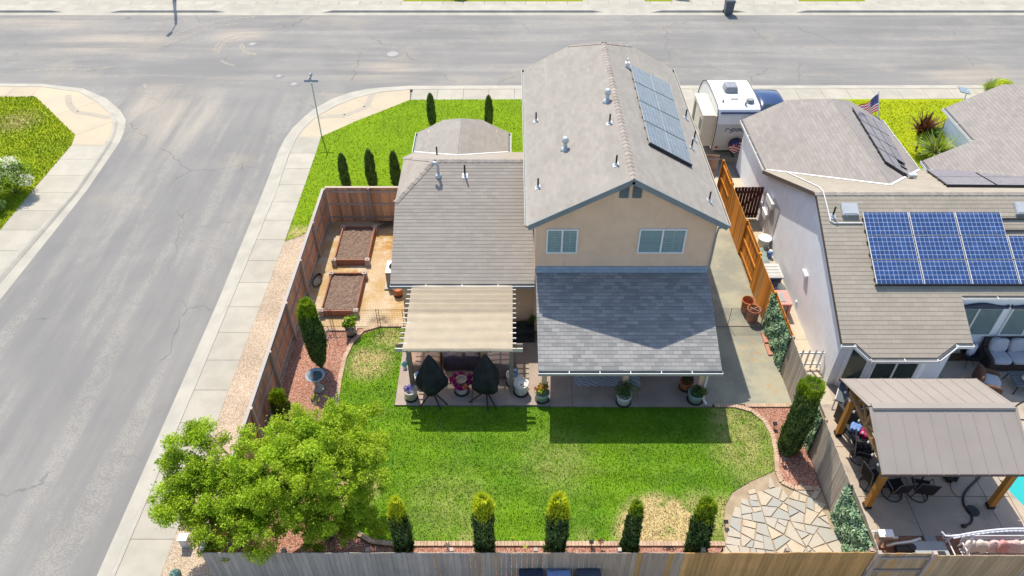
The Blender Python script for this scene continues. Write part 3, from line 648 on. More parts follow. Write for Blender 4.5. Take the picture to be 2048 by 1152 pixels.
mb.wallprism([(20.8, 0), (31.7, 0), (31.7, zr(WL)), (20.8, zr(WL))], WL, WL + .2, 'x'); mb.wallprism([(20.8, 0), (31.7, 0), (31.7, zr(WR)), (20.8, zr(WR))], WR - .2, WR, 'x')
mb.wallprism([(WL + .2, 0), (WR - .2, 0), (WR - .2, 5.3), (5.3, 6.25), (2.5, 6.25), (WL + .2, 5.3)], 31.5, 31.7)
mb.build('wall', m_stucco, H)
def wrect(p): # corners (px) on the rear wall -> centre, width, height
    q = [AY(*k, 20.6) for k in p]; x0 = (q[0].x + q[3].x) / 2; x1 = (q[1].x + q[2].x) / 2; z1 = (q[0].z + q[1].z) / 2; z0 = (q[2].z + q[3].z) / 2
    return ((x0 + x1) / 2, 20.6, (z0 + z1) / 2), x1 - x0, z1 - z0
for p in (((1093, 457), (1157, 457), (1154, 505), (1092, 505)), ((1279, 457), (1375, 456), (1366, 505), (1273, 505))):
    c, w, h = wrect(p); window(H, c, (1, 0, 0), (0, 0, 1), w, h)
for xp in ((1240, 1259), (1266, 1285)):
    c, w, h = wrect(((xp[0], 369), (xp[1], 369), (xp[1] - 1, 395), (xp[0] - 1, 395))); mb = MB()
    mb.box(c[0] - w / 2, c[0] + w / 2, 20.585, 20.6, c[2] - h / 2, c[2] + h / 2)
    for i in range(9): mb.obox((c[0], 20.57, c[2] - h / 2 + (i + .5) * h / 9), (w / 2 - .02, 0, 0), (0, .022, .012), (0, .012, -.018))
    mb.build('gable_vent', m_fascia, H)
mb = MB(); mb.tube([(WR + .03, 20.5, 5.1), (WR + .02, 20.56, 4.8), (WR + .02, 20.56, 3.3)], .035, 8, 0); mb.tube([(XR - .02, 20.4, 5.24), (WR + .03, 20.5, 5.1)], .035, 8); mb.build('downspout', m_gutter, H)
m_gbeige = M('gutter_beige', (.50, .45, .38), (.44, .40, .34), 4, .5, .4)
for x, o in ((XL, -1), (XR, 1)): mb = MB(); gutter(mb, (x, 20.3, ZE - .03), (x, YG, ZE - .03), (o, 0, 0), strap=30); mb.build('gutter', [m_gbeige, m_gutter], H)
# one-storey wing
s2 = .53; ZW = 2.6; YN = 20.47; YRW = 25.0; ZRW = ZW + s2 * (YRW - YN); XE = -4.42; z1 = 4.15; d1 = (z1 - ZW) / s2; XH = -3.02; YB = 2 * YRW - YN
wingS = [[(XE, YN, ZW), (WL, YN, ZW), (WL, YRW, ZRW), (XH, YRW, ZRW), (XE, YN + d1, z1)],
         [(WL, YB, ZW), (XE, YB, ZW), (XE, YB - d1, z1), (XH, YRW, ZRW), (WL, YRW, ZRW)],
         [(XE, YN + d1, z1), (XH, YRW, ZRW), (XE, YB - d1, z1)]]
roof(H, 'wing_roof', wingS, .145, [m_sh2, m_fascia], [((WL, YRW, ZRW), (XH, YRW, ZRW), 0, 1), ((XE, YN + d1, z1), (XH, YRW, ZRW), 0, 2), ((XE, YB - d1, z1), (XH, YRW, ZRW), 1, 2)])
XP = -2.29; ZP = ZW + s2 * (XP - XE); XPR = 2 * XP - XE
porS = [[(XE, YB, ZW), (XP, YB - (ZP - ZW) / s2, ZP), (XP, 30.6, ZP), (-3.17, 31.3, ZW + s2 * (-3.17 - XE)), (XE, 31.3, ZW)],
        [(XPR, YB, ZW), (XP, YB - (ZP - ZW) / s2, ZP), (XP, 30.6, ZP), (2 * XP + 3.17, 31.3, ZW + s2 * (-3.17 - XE)), (XPR, 31.3, ZW)],
        [(-3.17, 31.3, ZW + s2 * (-3.17 - XE)), (XP, 30.6, ZP), (2 * XP + 3.17, 31.3, ZW + s2 * (-3.17 - XE))]]
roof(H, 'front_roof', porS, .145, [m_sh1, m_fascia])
mb = MB()
for a, b in (((XE, YB, ZW + .03), (XP, YB - (ZP - ZW) / s2, ZP + .03)), ((XPR, YB, ZW + .03), (XP, YB - (ZP - ZW) / s2, ZP + .03))): mb.bar(a, b, .07, .02)
mb.build('valley_flashing', m_whmet, H)
zw = lambda y: min(ZW + s2 * (min(y, 2 * YRW - y) - YN), 4.9) - .2
mb = MB(); mb.box(-4.1, WL, 20.9, 21.1, 0, 2.62); mb.wallprism([(21.1, 0), (29.1, 0), (29.1, 2.5), (26.6, 3.9), (23.4, 3.9), (21.1, 2.5)], -4.1, -3.9, 'x')
mb.box(-4.1, WL, 29.1, 29.3, 0, 2.45); mb.box(-4.1, -3.9, 29.3, 31.0, 0, 2.5); mb.box(-.7, -.5, 29.3, 31.0, 0, 2.5); mb.box(-3.9, -.7, 30.8, 31.0, 0, 2.9)
mb.build('wall', m_stucco, H)
mb = MB(); gutter(mb, (XE, YN, ZW - .02), (WL - .02, YN, ZW - .02), (0, -1, 0), m=0, ms=2); mb.build('gutter', [m_gutter, m_fascia, m_trim], H); mb = MB(); gutter(mb, (XE, YB + .02, ZW - .03), (XE, 31.3, ZW - .03), (-1, 0, 0), m=2, ms=2); mb.build('gutter', [m_gutter, m_fascia, m_trim], H); mb = MB(); gutter(mb, (XPR, YB + .02, ZW - .03), (XPR, 31.3, ZW - .03), (1, 0, 0), m=2, ms=2)
mb.build('gutter', [m_gutter, m_fascia, m_trim], H)
mb = MB(); mb.box(.24, .32, 20.885, 20.9, 1.2, 1.32); mb.build('outlet', m_trim, H)
# covered patio
ZEV, YEV, ZJ = 2.15, 16.65, 3.2; sp = (ZJ - ZEV) / (20.6 - YEV)
patS = [[(.87, YEV, ZEV), (6.9, YEV, ZEV), (7.0, 20.6, ZJ), (.84, 20.6, ZJ)]]
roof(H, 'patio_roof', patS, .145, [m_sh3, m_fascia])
mb = MB(); mb.box(.86, 6.98, 20.55, 20.598, ZJ - .02, ZJ + .14); mb.obox((3.92, 20.5, ZJ + .012), (3.05, 0, 0), (0, .09, .026), (0, -.003, .012)); mb.build('wall_flashing', m_flash, H)
mb = MB(); gutter(mb, (.87, YEV, ZEV - .02), (6.92, YEV, ZEV - .02), (0, -1, 0), ms=2, strap=.95); mb.build('gutter', [m_gutter, m_fascia, m_trim], H)
mb = MB(); mb.box(1.0, 6.8, 17.28, 17.46, 1.86, 2.06); mb.build('beam', m_stucco, H)
for x in (1.12, 3.92, 6.55):
    mb = MB(); mb.box(x - .09, x + .09, 17.28, 17.46, .08, 1.86); mb.build('patio_post', m_stucco, H)
mb = MB(); mb.tube([(6.75, 16.62, 2.0), (6.74, 16.75, 1.86), (6.68, 17.2, 1.75), (6.68, 17.22, .4), (6.7, 17.1, .18), (6.78, 16.92, .12)], .045, 8); mb.build('downspout', m_trim, H)
mb = MB(); mb.box(2.6, 4.6, 20.56, 20.6, .1, 2.15); do = mb.build('patio_door', m_trim, H)
mb = MB(); mb.box(2.68, 3.56, 20.545, 20.56, .18, 2.07); mb.box(3.64, 4.52, 20.545, 20.56, .18, 2.07); mb.build('pane', m_panebl, do)
nL = nrm(mainS[0]); nL = nL if nL.z > 0 else -nL; nR = nrm(mainS[1]); nR = nR if nR.z > 0 else -nR
for p in ((1072, 242), (1219, 247), (1232, 330), (1076, 375)): vent_pipe(H, ON(*p, mainS[0][0], nL), n=nL)
for p in ((1371, 236), (1388, 279), (1383, 296), (1418, 402)): vent_pipe(H, ON(*p, mainS[1][0], nR), n=nR)
for p in ((1214, 202), (1130, 298)): hood_vent(H, ON(*p, mainS[0][0], nL))
nW = nrm(wingS[0]); nW = nW if nW.z > 0 else -nW
vent_pipe(H, ON(930, 352, wingS[0][0], nW), .5, .035, n=nW); vent_pipe(H, ON(874, 310, wingS[1][0], (0, s2, 1)), .4, .035, cone=False)
p = ON(877, 352, wingS[0][0], nW); mb = MB(); mb.tube([p, p + Vector((0, 0, .45)), p + Vector((-.04, 0, .58)), p + Vector((-.16, 0, .6)), p + Vector((-.2, 0, .5))], .055, 10); mb.lathe(tuple(p), [(.15, -.06), (.12, .05), (.06, .1)], 10)
mb.build('vent_pipe', m_metal, H, True)
# ---- solar arrays: panels in rows on the roof planes
def solar(name, label, poly, n, rows, cols, skip=(), cell=None, frame=None, off=.10, skirt=True, uvs=(.16, .16)):
    P = [Vector(q) for q in poly]; n = Vector(n).normalized()                  # poly: bottom-left, bottom-right, top-right, top-left
    base = (P[0] + P[1] + P[2] + P[3]) / 4; T = thing(name, label, 'solar panels', base)
    q = lambda a, b: P[0] * (1 - a) * (1 - b) + P[1] * a * (1 - b) + P[2] * a * b + P[3] * (1 - a) * b
    for i in range(rows):
        for j in range(cols):
            if (i, j) in skip: continue
            a0, a1, b0, b1 = j / cols + .004, (j + 1) / cols - .004, i / rows + .006, (i + 1) / rows - .006
            C = [q(a0, b0), q(a1, b0), q(a1, b1), q(a0, b1)]; mb = MB(); top = [c + n * off for c in C]; bot = [c + n * (off - .04) for c in C]
            mb.face(top, 1, .5); mb.face(bot[::-1], 1, .5)
            for k in range(4): mb.face([bot[k], bot[(k + 1) % 4], top[(k + 1) % 4], top[k]], 1, .5)
            e = .016
            u = (top[1] - top[0]).normalized(); v = (top[3] - top[0]).normalized()
            w = v * .25; g = [top[0] + (u + w) * e, top[1] + (-u + w) * e, top[2] + (-u - w) * e, top[3] + (u - w) * e]; g = [c + n * .004 for c in g]
            W = (top[1] - top[0]).length; Hh = (top[3] - top[0]).length
            mb.face(g, 0, .5, [(.01, .01), (W - .05, .01), (W - .05, Hh - .05), (.01, Hh - .05)]); mb.build('solar_panel', [cell, frame], T)
    mb = MB(); lo, hi = q(0, 0), q(1, 0)
    if skirt: mb.obox((lo + hi) / 2 + n * off * .5, (hi - lo) / 2, n * (off * .5 + .02), (P[3] - P[0]).normalized() * .012)
    for b in [(i + f) / rows for i in range(rows) for f in (.25, .75)]:
        mb.obox((q(0, b) + q(1, b)) / 2 + n * (off * .35), (q(1, b) - q(0, b)) / 2, (P[3] - P[0]).normalized() * .02, n * .025)
    mb.build('mounting_rail', m_black, T); return T
m_alu = M('panel_frame', (.55, .56, .57), (.5, .51, .52), 5, .4, .5, .5)
pv1 = cells('pv_grey', (.085, .11, .15), (.20, .23, .27), .155, .155, .010)
pv2 = cells('pv_blue', (.020, .052, .16), (.33, .38, .48), .157, .157, .0065)
pv3 = cells('pv_dark', (.15, .15, .19), (.18, .18, .22), .157, .157, .006)
o1 = mainS[1][0]
A = [ON(*p, o1, nR) for p in ((1296, 290), (1381, 335), (1337, 171), (1258, 133))]
solar('solar_array', 'grey solar array of eight panels on the right slope of the two-storey roof', A, nR, 4, 2, cell=pv1, frame=m_alu, off=.11)
mb = MB(); p = ON(1254, 134, o1, nR); mb.box(p.x - .09, p.x + .09, p.y - .08, p.y + .08, p.z - .05, p.z + .2); mb.tube([p, p + Vector((0, 0, .38))], .03, 8)
tag(lone(mb.build('junction_box', m_trim), p), 'small pale junction box at the top corner of the grey solar array', 'box')
# ---- the neighbour's white house
N = thing('white_house', 'white stucco one-storey house with rose taupe roofs and skylights', 'house', (17, 23, 0))
sN = .497; NX = 11.05; NY, NZ, NYR = 17.57, 2.5, 22.7; NZR = NZ + sN * (NYR - NY); sF = .464; NYF = NYR + (NZR - NZ) / sF
pl = lambda y: NZ + sN * (y - NY)
nearS = [[(NX, NY, NZ), (15.42, NY, NZ), (15.42, NYR, NZR), (NX, NYR, NZR)], [(15.42, 19.1, pl(19.1)), (36, 19.1, pl(19.1)), (36, NYR, NZR), (15.42, NYR, NZR)],
         [(11.93, 17.12, pl(17.12)), (14.12, 17.12, pl(17.12)), (14.86, NY, NZ), (11.49, NY, NZ)]]
farS = [[(NX, NYR, NZR), (36, NYR, NZR), (36, NYF, NZ), (NX, NYF, NZ)]]
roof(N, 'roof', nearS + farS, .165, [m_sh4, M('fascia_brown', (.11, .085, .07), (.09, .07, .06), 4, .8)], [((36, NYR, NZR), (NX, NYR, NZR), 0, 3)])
gx0, gx1, gY = 11.2, 17.92, 32.72; gm = (gx0 + gx1) / 2; s3 = .545; gz = NZ + s3 * (gm - gx0); gv = NYR + (NZR - gz) / sF; c1 = 3.52; gd = (c1 - NZ) / s3
garS = [[(gx0, NYF, NZ), (gm, gv, gz), (gm, 31.3, gz), (gx0 + gd, gY, c1), (gx0, gY, NZ)], [(gx1, NYF, NZ), (gm, gv, gz), (gm, 31.3, gz), (gx1 - gd, gY, c1), (gx1, gY, NZ)], [(gx0 + gd, gY, c1), (gm, 31.3, gz), (gx1 - gd, gY, c1)]]
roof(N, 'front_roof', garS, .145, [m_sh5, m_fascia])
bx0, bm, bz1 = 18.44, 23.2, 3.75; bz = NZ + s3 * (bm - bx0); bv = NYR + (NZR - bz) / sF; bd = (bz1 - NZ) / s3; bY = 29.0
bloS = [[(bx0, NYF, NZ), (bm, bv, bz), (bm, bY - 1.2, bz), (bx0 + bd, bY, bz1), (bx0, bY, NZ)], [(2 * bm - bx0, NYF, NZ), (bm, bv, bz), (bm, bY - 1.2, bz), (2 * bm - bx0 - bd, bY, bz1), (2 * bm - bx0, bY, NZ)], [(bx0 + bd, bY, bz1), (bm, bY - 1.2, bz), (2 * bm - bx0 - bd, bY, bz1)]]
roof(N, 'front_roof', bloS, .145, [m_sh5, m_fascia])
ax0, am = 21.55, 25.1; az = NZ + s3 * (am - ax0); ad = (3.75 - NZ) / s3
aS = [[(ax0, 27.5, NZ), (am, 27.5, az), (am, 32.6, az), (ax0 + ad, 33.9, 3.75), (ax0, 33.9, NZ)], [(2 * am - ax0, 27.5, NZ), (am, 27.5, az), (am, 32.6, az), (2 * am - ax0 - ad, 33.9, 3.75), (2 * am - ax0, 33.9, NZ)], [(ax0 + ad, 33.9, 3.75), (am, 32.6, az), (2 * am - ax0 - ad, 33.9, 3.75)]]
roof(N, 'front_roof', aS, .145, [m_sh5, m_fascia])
mb = MB()
for a, b in (((gx0, NYF, NZ), (gm, gv, gz)), ((gx1, NYF, NZ), (gm, gv, gz)), ((bx0, NYF, NZ), (bm, bv, bz))): mb.bar(Vector(a) + Vector((0, 0, .035)), Vector(b) + Vector((0, 0, .035)), .09, .02)
mb.build('valley_flashing', m_whmet, N)
zN = lambda y: (NZ + sN * (y - NY) if y < NYR else NZR - sF * (y - NYR)) - .2
mb = MB()
mb.wallprism([(18.1, 0), (32.4, 0), (32.4, 2.36), (28.3, 2.36), (NYR, NZR - .2), (18.1, zN(18.1))], 11.3, 11.5, 'x')
bay = [(11.3, 17.95), (11.6, 17.95), (12.2, 17.38), (13.95, 17.38), (14.55, 17.95), (15.2, 17.95)]
for a, b in zip(bay, bay[1:]):
    d = Vector((b[0] - a[0], b[1] - a[1], 0)).normalized(); k = Vector((-d.y, d.x, 0)) * .14; mb.prism([a, b, (b[0] + k.x, b[1] + k.y), (a[0] + k.x, a[1] + k.y)], -.2, 2.24)
mb.wallprism([(18.1, 0), (19.6, 0), (19.6, 3.2), (18.1, 2.5)], 15.0, 15.2, 'x'); mb.box(15.2, 34, 19.5, 19.7, 0, 3.2)
mb.box(11.5, 17.6, 32.2, 32.4, 0, 2.5); mb.box(17.4, 17.6, 28, 32.2, 0, 2.36); mb.box(17.6, 18.8, 27.9, 28.1, 0, 2.3); mb.box(18.8, 19.0, 28.1, 28.9, 0, 2.4); mb.box(19.0, 26.5, 28.6, 28.75, 0, 2.6); mb.box(21.62, 21.8, 28.75, 33.5, 0, 2.38); mb.box(21.8, 28.3, 33.4, 33.55, 0, 2.5)
mb.build('wall', m_white, N)
mb = MB(); path = [(11.02, 17.56), (11.49, 17.56), (11.93, 17.1), (14.12, 17.1), (14.86, 17.56), (15.44, 17.56)]
for a, b in zip(path, path[1:]):
    za, zb = (pl(max(a[1], 17.12)) if a[1] < 17.5 else NZ), (pl(17.12) if b[1] < 17.5 else NZ)
    d = Vector((b[0] - a[0], b[1] - a[1], 0)).normalized(); gutter(mb, (*a, za - .03), (*b, zb - .03), (d.y, -d.x, 0), strap=.8)
mb.build('gutter', [m_trim, m_gutter], N); mb = MB(); gutter(mb, (15.44, 19.08, pl(19.1) - .03), (36, 19.08, pl(19.1) - .03), (0, -1, 0)); mb.build('gutter', [m_trim, m_gutter], N); mb = MB(); gutter(mb, (gx0, NYF + .05, NZ - .03), (gx0, gY, NZ - .03), (-1, 0, 0)); mb.build('gutter', [m_trim, m_gutter], N); mb = MB(); gutter(mb, (gx1, NYF + .05, NZ - .03), (gx1, gY, NZ - .03), (1, 0, 0))
mb.build('gutter', [m_trim, m_gutter], N); mb = MB(); gutter(mb, (ax0, 29.2, NZ - .03), (ax0, 33.9, NZ - .03), (-1, 0, 0)); mb.build('gutter', [m_trim, m_gutter], N); mb = MB(); gutter(mb, (gx1, NYF, NZ - .03), (bx0, NYF, NZ - .03), (0, 1, 0)); gutter(mb, (bx0, NYF, NZ - .03), (bx0, bY, NZ - .03), (-1, 0, 0))
mb.build('gutter', [m_trim, m_gutter], N)
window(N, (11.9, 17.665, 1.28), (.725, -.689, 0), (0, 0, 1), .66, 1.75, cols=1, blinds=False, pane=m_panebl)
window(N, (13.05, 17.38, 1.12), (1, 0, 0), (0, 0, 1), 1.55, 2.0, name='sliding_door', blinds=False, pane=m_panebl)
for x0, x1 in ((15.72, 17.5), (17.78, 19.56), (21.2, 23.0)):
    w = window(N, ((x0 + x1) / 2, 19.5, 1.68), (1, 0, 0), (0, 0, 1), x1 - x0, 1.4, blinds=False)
    mb = MB(); k = 14; a = [(x0 + (x1 - x0) * i / k, 2.44 + .14 * math.sin(math.pi * i / k) ** 2) for i in range(k + 1)]; mb.wallprism([(x0 - .08, 2.36), (x1 + .08, 2.36)] + [(x1 + .08, 2.5)] + a[::-1] + [(x0 - .08, 2.5)], 19.40, 19.49); mb.build('window_hood', M('hood_navy', (.07, .085, .13), (.06, .07, .11), 5, .8), w)
nN = Vector((0, -sN, 1)).normalized(); oN = (NX, NY, NZ); nF = Vector((0, sF, 1)).normalized(); oF = (NX, NYR, NZR)
for p in ((1697, 421), (2043, 419)):
    c = ON(*p, oN, nN); mb = MB(); u = Vector((1, 0, 0)); v = nN.cross(u).normalized(); mb.obox(c + nN * .07, u * .29, v * .24, nN * .07, 0); mb.obox(c + nN * .145, u * .25, v * .20, nN * .012, 1); mb.build('skylight', [m_metal, M('skylight_dome', (.42, .44, .45), (.38, .40, .41), 4, .3, .5)], N)
c = ON(1665, 433, oN, nN); vent_pipe(N, c, .42, .035, n=nN); c = ON(1678, 354, oF, nF); vent_pipe(N, c, .3, .03, n=nF, cone=False); c = ON(1822, 357, oF, nF)
mb = MB(); mb.obox(c + Vector((0, 0, .16)), (.16, 0, 0), (0, .1, 0), (0, 0, .06)); mb.tube([c, c + Vector((0, 0, .14))], .07, 8); mb.build('roof_vent', m_metal, N)
mb = MB(); mb.tube([ON(1556, 338, oF, nF) + nF * .04, ON(1638, 376, oF, nF) + nF * .04, Vector((ON(1645, 383, oN, nN).x, NYR, NZR + .06)), ON(1655, 420, oN, nN) + nN * .04, ON(1660, 443, oN, nN) + nN * .04, ON(1668, 447, oN, nN) + nN * .04, ON(1724, 447, oN, nN) + nN * .04], .022, 6); mb.build('conduit', m_trim, N)
for nm, a, b in (('meter_box', (1541, 386, 1548, 420), .16), ('wall_lamp', (1609, 542, 1617, 552), .12), ('electric_panel', (1524, 403, 1533, 440), .10), ('lamp_spike', (1592, 603, 1594, 606), .05)):  # the tiny last box stands in for a spike lamp
    p, q = AX(a[0], a[1], 11.3), AX(a[2], a[3], 11.3); mb = MB(); y0, y1 = sorted((p.y, q.y)); z0, z1_ = sorted((p.z, q.z)); mb.box(11.3 - b, 11.299, y0, max(y1, y0 + .08), z0, max(z1_, z0 + .08)); mb.build(nm, m_trim, N)
mb = MB(); y = 26.3; mb.box(11.27, 11.299, y - .46, y + .46, .02, 2.05); mb.build('side_door', M('door_grey', (.45, .44, .43), (.42, .41, .4), 3, .6), N)
# neighbour's arrays
A = [ON(*p, oN, nN) for p in ((1750, 572), (2206, 572), (2114, 428), (1721, 428))]
A = [Vector((12.50, 0, 0)), Vector((19.1, 0, 0)), Vector((19.1, 0, 0)), Vector((12.50, 0, 0))]
for k, y in enumerate((19.43, 19.43, 21.94, 21.94)): A[k].y = y; A[k].z = pl(y)
solar('solar_array', 'blue gridded solar array in three rows on the tan roof slope above the patio', A, nN, 3, 4, skip=((2, 3),), cell=pv2, frame=m_trim, off=.14)
nGR = nrm(garS[1]); nGR = nGR if nGR.z > 0 else -nGR
A = [ON(*p, garS[1][0], nGR) for p in ((1768, 327), (1826, 364), (1761, 250), (1701, 217))]
solar('solar_array', 'dark solar array on the right slope of the front roof beside the flag', [A[0], A[1], A[2], A[3]], nGR, 4, 3, skip=((0, 2),), cell=pv3, frame=m_black, off=.1)
A = [ON(*p, oF, nF) for p in ((1893, 375), (2300, 378), (2210, 345), (1850, 343))]
solar('solar_array', 'low dark solar array behind the ridge of the white house', A, nF, 2, 4, cell=pv3, frame=m_black, off=.1)
# ---------------------------------------------------------------- fences
m_wgrey = wood('wood_grey', (.40, .36, .315), (.30, .268, .235), tone=.16); m_wtan = wood('wood_tan', (.40, .315, .235), (.31, .245, .185), tone=.16); m_worg = wood('wood_orange', (.54, .315, .125), (.43, .245, .09), tone=.2)
m_wred = wood('wood_redbrown', (.60, .33, .20), (.46, .24, .145)); m_wstain = wood('wood_stained', (.55, .225, .035), (.40, .145, .018), tone=.32); m_wpost = wood('wood_post', (.42, .34, .285), (.33, .265, .22))
m_wmaroon = wood('wood_maroon', (.12, .035, .022), (.085, .026, .018))
m_wwea = wood('wood_weathered', (.43, .365, .29), (.335, .285, .225), tone=.16); m_wbrn = wood('wood_brown', (.44, .315, .19), (.35, .245, .145), tone=.16)
W3 = [m_wgrey, m_wtan, m_worg, m_wred, m_wstain, m_wwea, m_wbrn]
def pick(p): return random.choices(range(7), tuple(p) + (0,) * (7 - len(p)))[0]
def fence_panel(T, a, b, side, pf, h=1.83, pw=.145, z=0.0, gap=.006, rails=3, rail_mat=None, cap=False):
    a, b = Vector((*a[:2], z)), Vector((*b[:2], z)); d = (b - a); L = d.length; d.normalize(); o = Vector((-d.y, d.x, 0)) * side
    k = max(1, round(L / pw)); s = L / k; mb = MB()
    for i in range(k):
        c = a + d * (i + .5) * s + o * random.uniform(.03, .036); hh = h - random.uniform(0, .025)
        mb.obox(c + Vector((0, 0, hh / 2)), d * (s / 2 - gap / 2), o * .009, (0, 0, hh / 2), pick(pf((c.x, c.y))))
    mb.build('board_panel', W3, T)
    for j in range(rails):
        zz = (.25, .95, 1.62)[j] * h / 1.83 if rails == 3 else h * (.25, .8)[j]; mb = MB(); mb.bar(a + Vector((0, 0, zz)) - o * .0, b + Vector((0, 0, zz)), .04, .09); mb.build('rail', rail_mat or m_wpost, T)
def post(T, p, h=1.86, w=.1, mat=None, z=0):
    mb = MB(); mb.box(p[0] - w / 2, p[0] + w / 2, p[1] - w / 2, p[1] + w / 2, z - .1, z + h); mb.build('post', mat or m_wpost, T)
F = thing('wooden_fence', 'red-brown board fence with grey rails beside the tan gravel strip', 'fence', (-8.35, 19, 0))
n = 7; ya, yb = 10.45, 27.75
red = lambda p: (0, 0, 0, 1)
for i in range(n):
    y0, y1 = ya + (yb - ya) * i / n, ya + (yb - ya) * (i + 1) / n; fence_panel(F, (-8.36, y0), (-8.36, y1), 1, red)
    post(F, (-8.30, y1 - .06))
for x0, x1 in ((-8.3, -6.3), (-6.3, -4.2)): fence_panel(F, (x0, 27.82), (x1, 27.82), 1, red); post(F, (x1 - .06, 27.75))
mb = MB(); mb.box(-8.42, -8.30, ya, yb, 1.835, 1.855); mb.build('top_cap', m_wgrey, F); mb = MB(); mb.box(-8.3, -4.2, 27.78, 27.9, 1.835, 1.86); mb.build('top_cap', m_wpost, F)
F = thing('wooden_fence', 'weathered rear fence, grey at the left and orange at the right, along the bottom', 'fence', (1, 10.42, 0))
def wprob(p):
    t = (p[0] + 8.4) / 18 + random.uniform(-.09, .09); return (1 if t < .42 else 0, 1 if .42 <= t < .70 else 0, 1 if t >= .70 else 0)
xs = np.linspace(-8.36, 9.75, 9)
for x0, x1 in zip(xs, xs[1:]): fence_panel(F, (x0, 10.42), (x1, 10.42), -1, wprob, 1.83 + .03 * (x1 > 8)); post(F, (x1 - .06, 10.47))
F = thing('wooden_fence', 'tan good-neighbour fence with panels facing alternate ways below the white swing', 'fence', (15, 10.42, 0)); tan = lambda p: (0, 0, .08, 0, 0, 0, 1)
for i, (x0, x1) in enumerate(((9.9, 11.35), (11.35, 14.1), (14.1, 16.6), (16.6, 19), (19, 21.4))): fence_panel(F, (x0, 10.36), (x1, 10.36), 1 if i % 2 == 0 else -1, tan, 1.8); post(F, (x1, 10.36), 1.88, .11)
post(F, (9.86, 10.36), 1.9, .11)
F = thing('wooden_fence', 'boundary fence between the two houses, stained orange far end, weathered near end', 'fence', (9.86, 20, 0))
segs = [(10.5, 12.55, -1, 0), (12.55, 14.9, 1, 0), (14.9, 16.3, -1, 0), (16.3, 18.55, 1, 0), (18.55, 20.9, -1, 1), (20.9, 23.2, 1, 1), (23.2, 25.4, -1, 1), (25.4, 28.2, 1, 1), (28.2, 30.1, -1, 1)]
for y0, y1, sd, st in segs:
    fence_panel(F, (9.86, y0), (9.86, y1), sd, (lambda p: (0, 0, .05, 0, 1)) if st else (lambda p: (0, 0, 0, 0, 0, 1)), rail_mat=m_wstain if st else m_wtan); post(F, (9.86, y1), 1.84, .1, m_wstain if st else m_wtan)
T = thing('garden_gate', 'dark maroon board gate with a diagonal brace between fence and white wall', 'gate', (10.6, 28.0, 0))
mb = MB()
for i in range(9): mb.box(9.95 + i * .145, 10.08 + i * .145, 28.0, 28.02, .06, 1.75 - random.uniform(0, .03))
mb.build('board_panel', m_wmaroon, T)
for z in (.3, 1.5): mb = MB(); mb.box(9.95, 11.24, 27.95, 27.995, z - .05, z + .05); mb.build('rail', m_wmaroon, T)
mb = MB(); mb.bar((10.0, 27.97, .35), (11.2, 27.97, 1.45), .045, .09); mb.build('brace', m_wmaroon, T)
T = thing('side_gate', 'brown plank gate closing the passage beside the tan house', 'gate', (8.4, 30.6, 0))
fence_panel(T, (7.05, 30.6), (9.8, 30.6), 1, lambda p: (.2, 1, 0, 1, 0), 1.8); post(T, (8.9, 30.52))
T = thing('picket_gate', 'low white picket gate between the boundary fence and the white house', 'gate', (10.6, 18.7, 0))
for i in range(6):
    x = 10.0 + i * .235; mb = MB(); mb.wallprism([(x - .035, .05), (x + .035, .05), (x + .035, .95), (x, 1.05), (x - .035, .95)], 18.68, 18.7); mb.build('picket', m_trim, T)
for z in (.25, .82): mb = MB(); mb.box(9.92, 11.28, 18.7, 18.735, z - .035, z + .035); mb.build('rail', m_trim, T)
# ---------------------------------------------------------------- vegetation
m_leaf = leafmat('leaf_bright', (.29, .43, .02), (.38, .50, .028), .38, .42, .9); m_leafd = leafmat('leaf_mid', (.09, .18, .025), (.14, .24, .03), .35, .3)
m_bark = M('bark', (.16, .12, .09), (.10, .075, .055), 9, .95, .1, bump=.6, bsc=30)
m_cyp = leafmat('cypress_dark', (.085, .155, .045), (.14, .215, .05), .4, .12, 2.5); m_cypl = leafmat('cypress_tip', (.24, .36, .02), (.34, .43, .025), .3, .35, 3)
m_cypy = leafmat('cypress_yellow', (.64, .70, .04), (.50, .60, .04), .3, .5, 3); m_core = M('foliage_core', (.02, .04, .014), (.028, .05, .018), 6, .95)
def diamonds(c, ax, nm, L, W):                                    # leaf quads at c along axis ax with face normal nm
    sd = np.cross(ax, nm); sd /= np.linalg.norm(sd, axis=1)[:, None] + 1e-9
    L = np.asarray(L)[:, None]; W = np.asarray(W)[:, None]
    return np.stack([c - ax * L * .5, c + sd * W * .5 - ax * L * .05, c + ax * L * .5, c - sd * W * .5 - ax * L * .05], 1)
def unit(v): return v / (np.linalg.norm(v, axis=1)[:, None] + 1e-9)
def leafcloud(mb, c, r, n, L, W, m=0, shell=.55, up=.25, tone=None, droop=-.3):
    d = unit(RNG.normal(size=(n, 3))); rad = RNG.uniform(shell, 1, n) ** .6
    p = np.array(c) + d * rad[:, None] * np.array(r)
    ax = unit(d * .7 + RNG.normal(size=(n, 3)) * .8 + np.array((0, 0, droop))); nm = unit(RNG.normal(size=(n, 3)) * .8 + d * .5 + np.array((0, 0, up)))
    mb.quads(diamonds(p, ax, nm, L * RNG.uniform(.6, 1.3, n), W * RNG.uniform(.6, 1.3, n)), RNG.random(n) if tone is None else np.clip(RNG.normal(tone, .2, n), 0, 1), m)
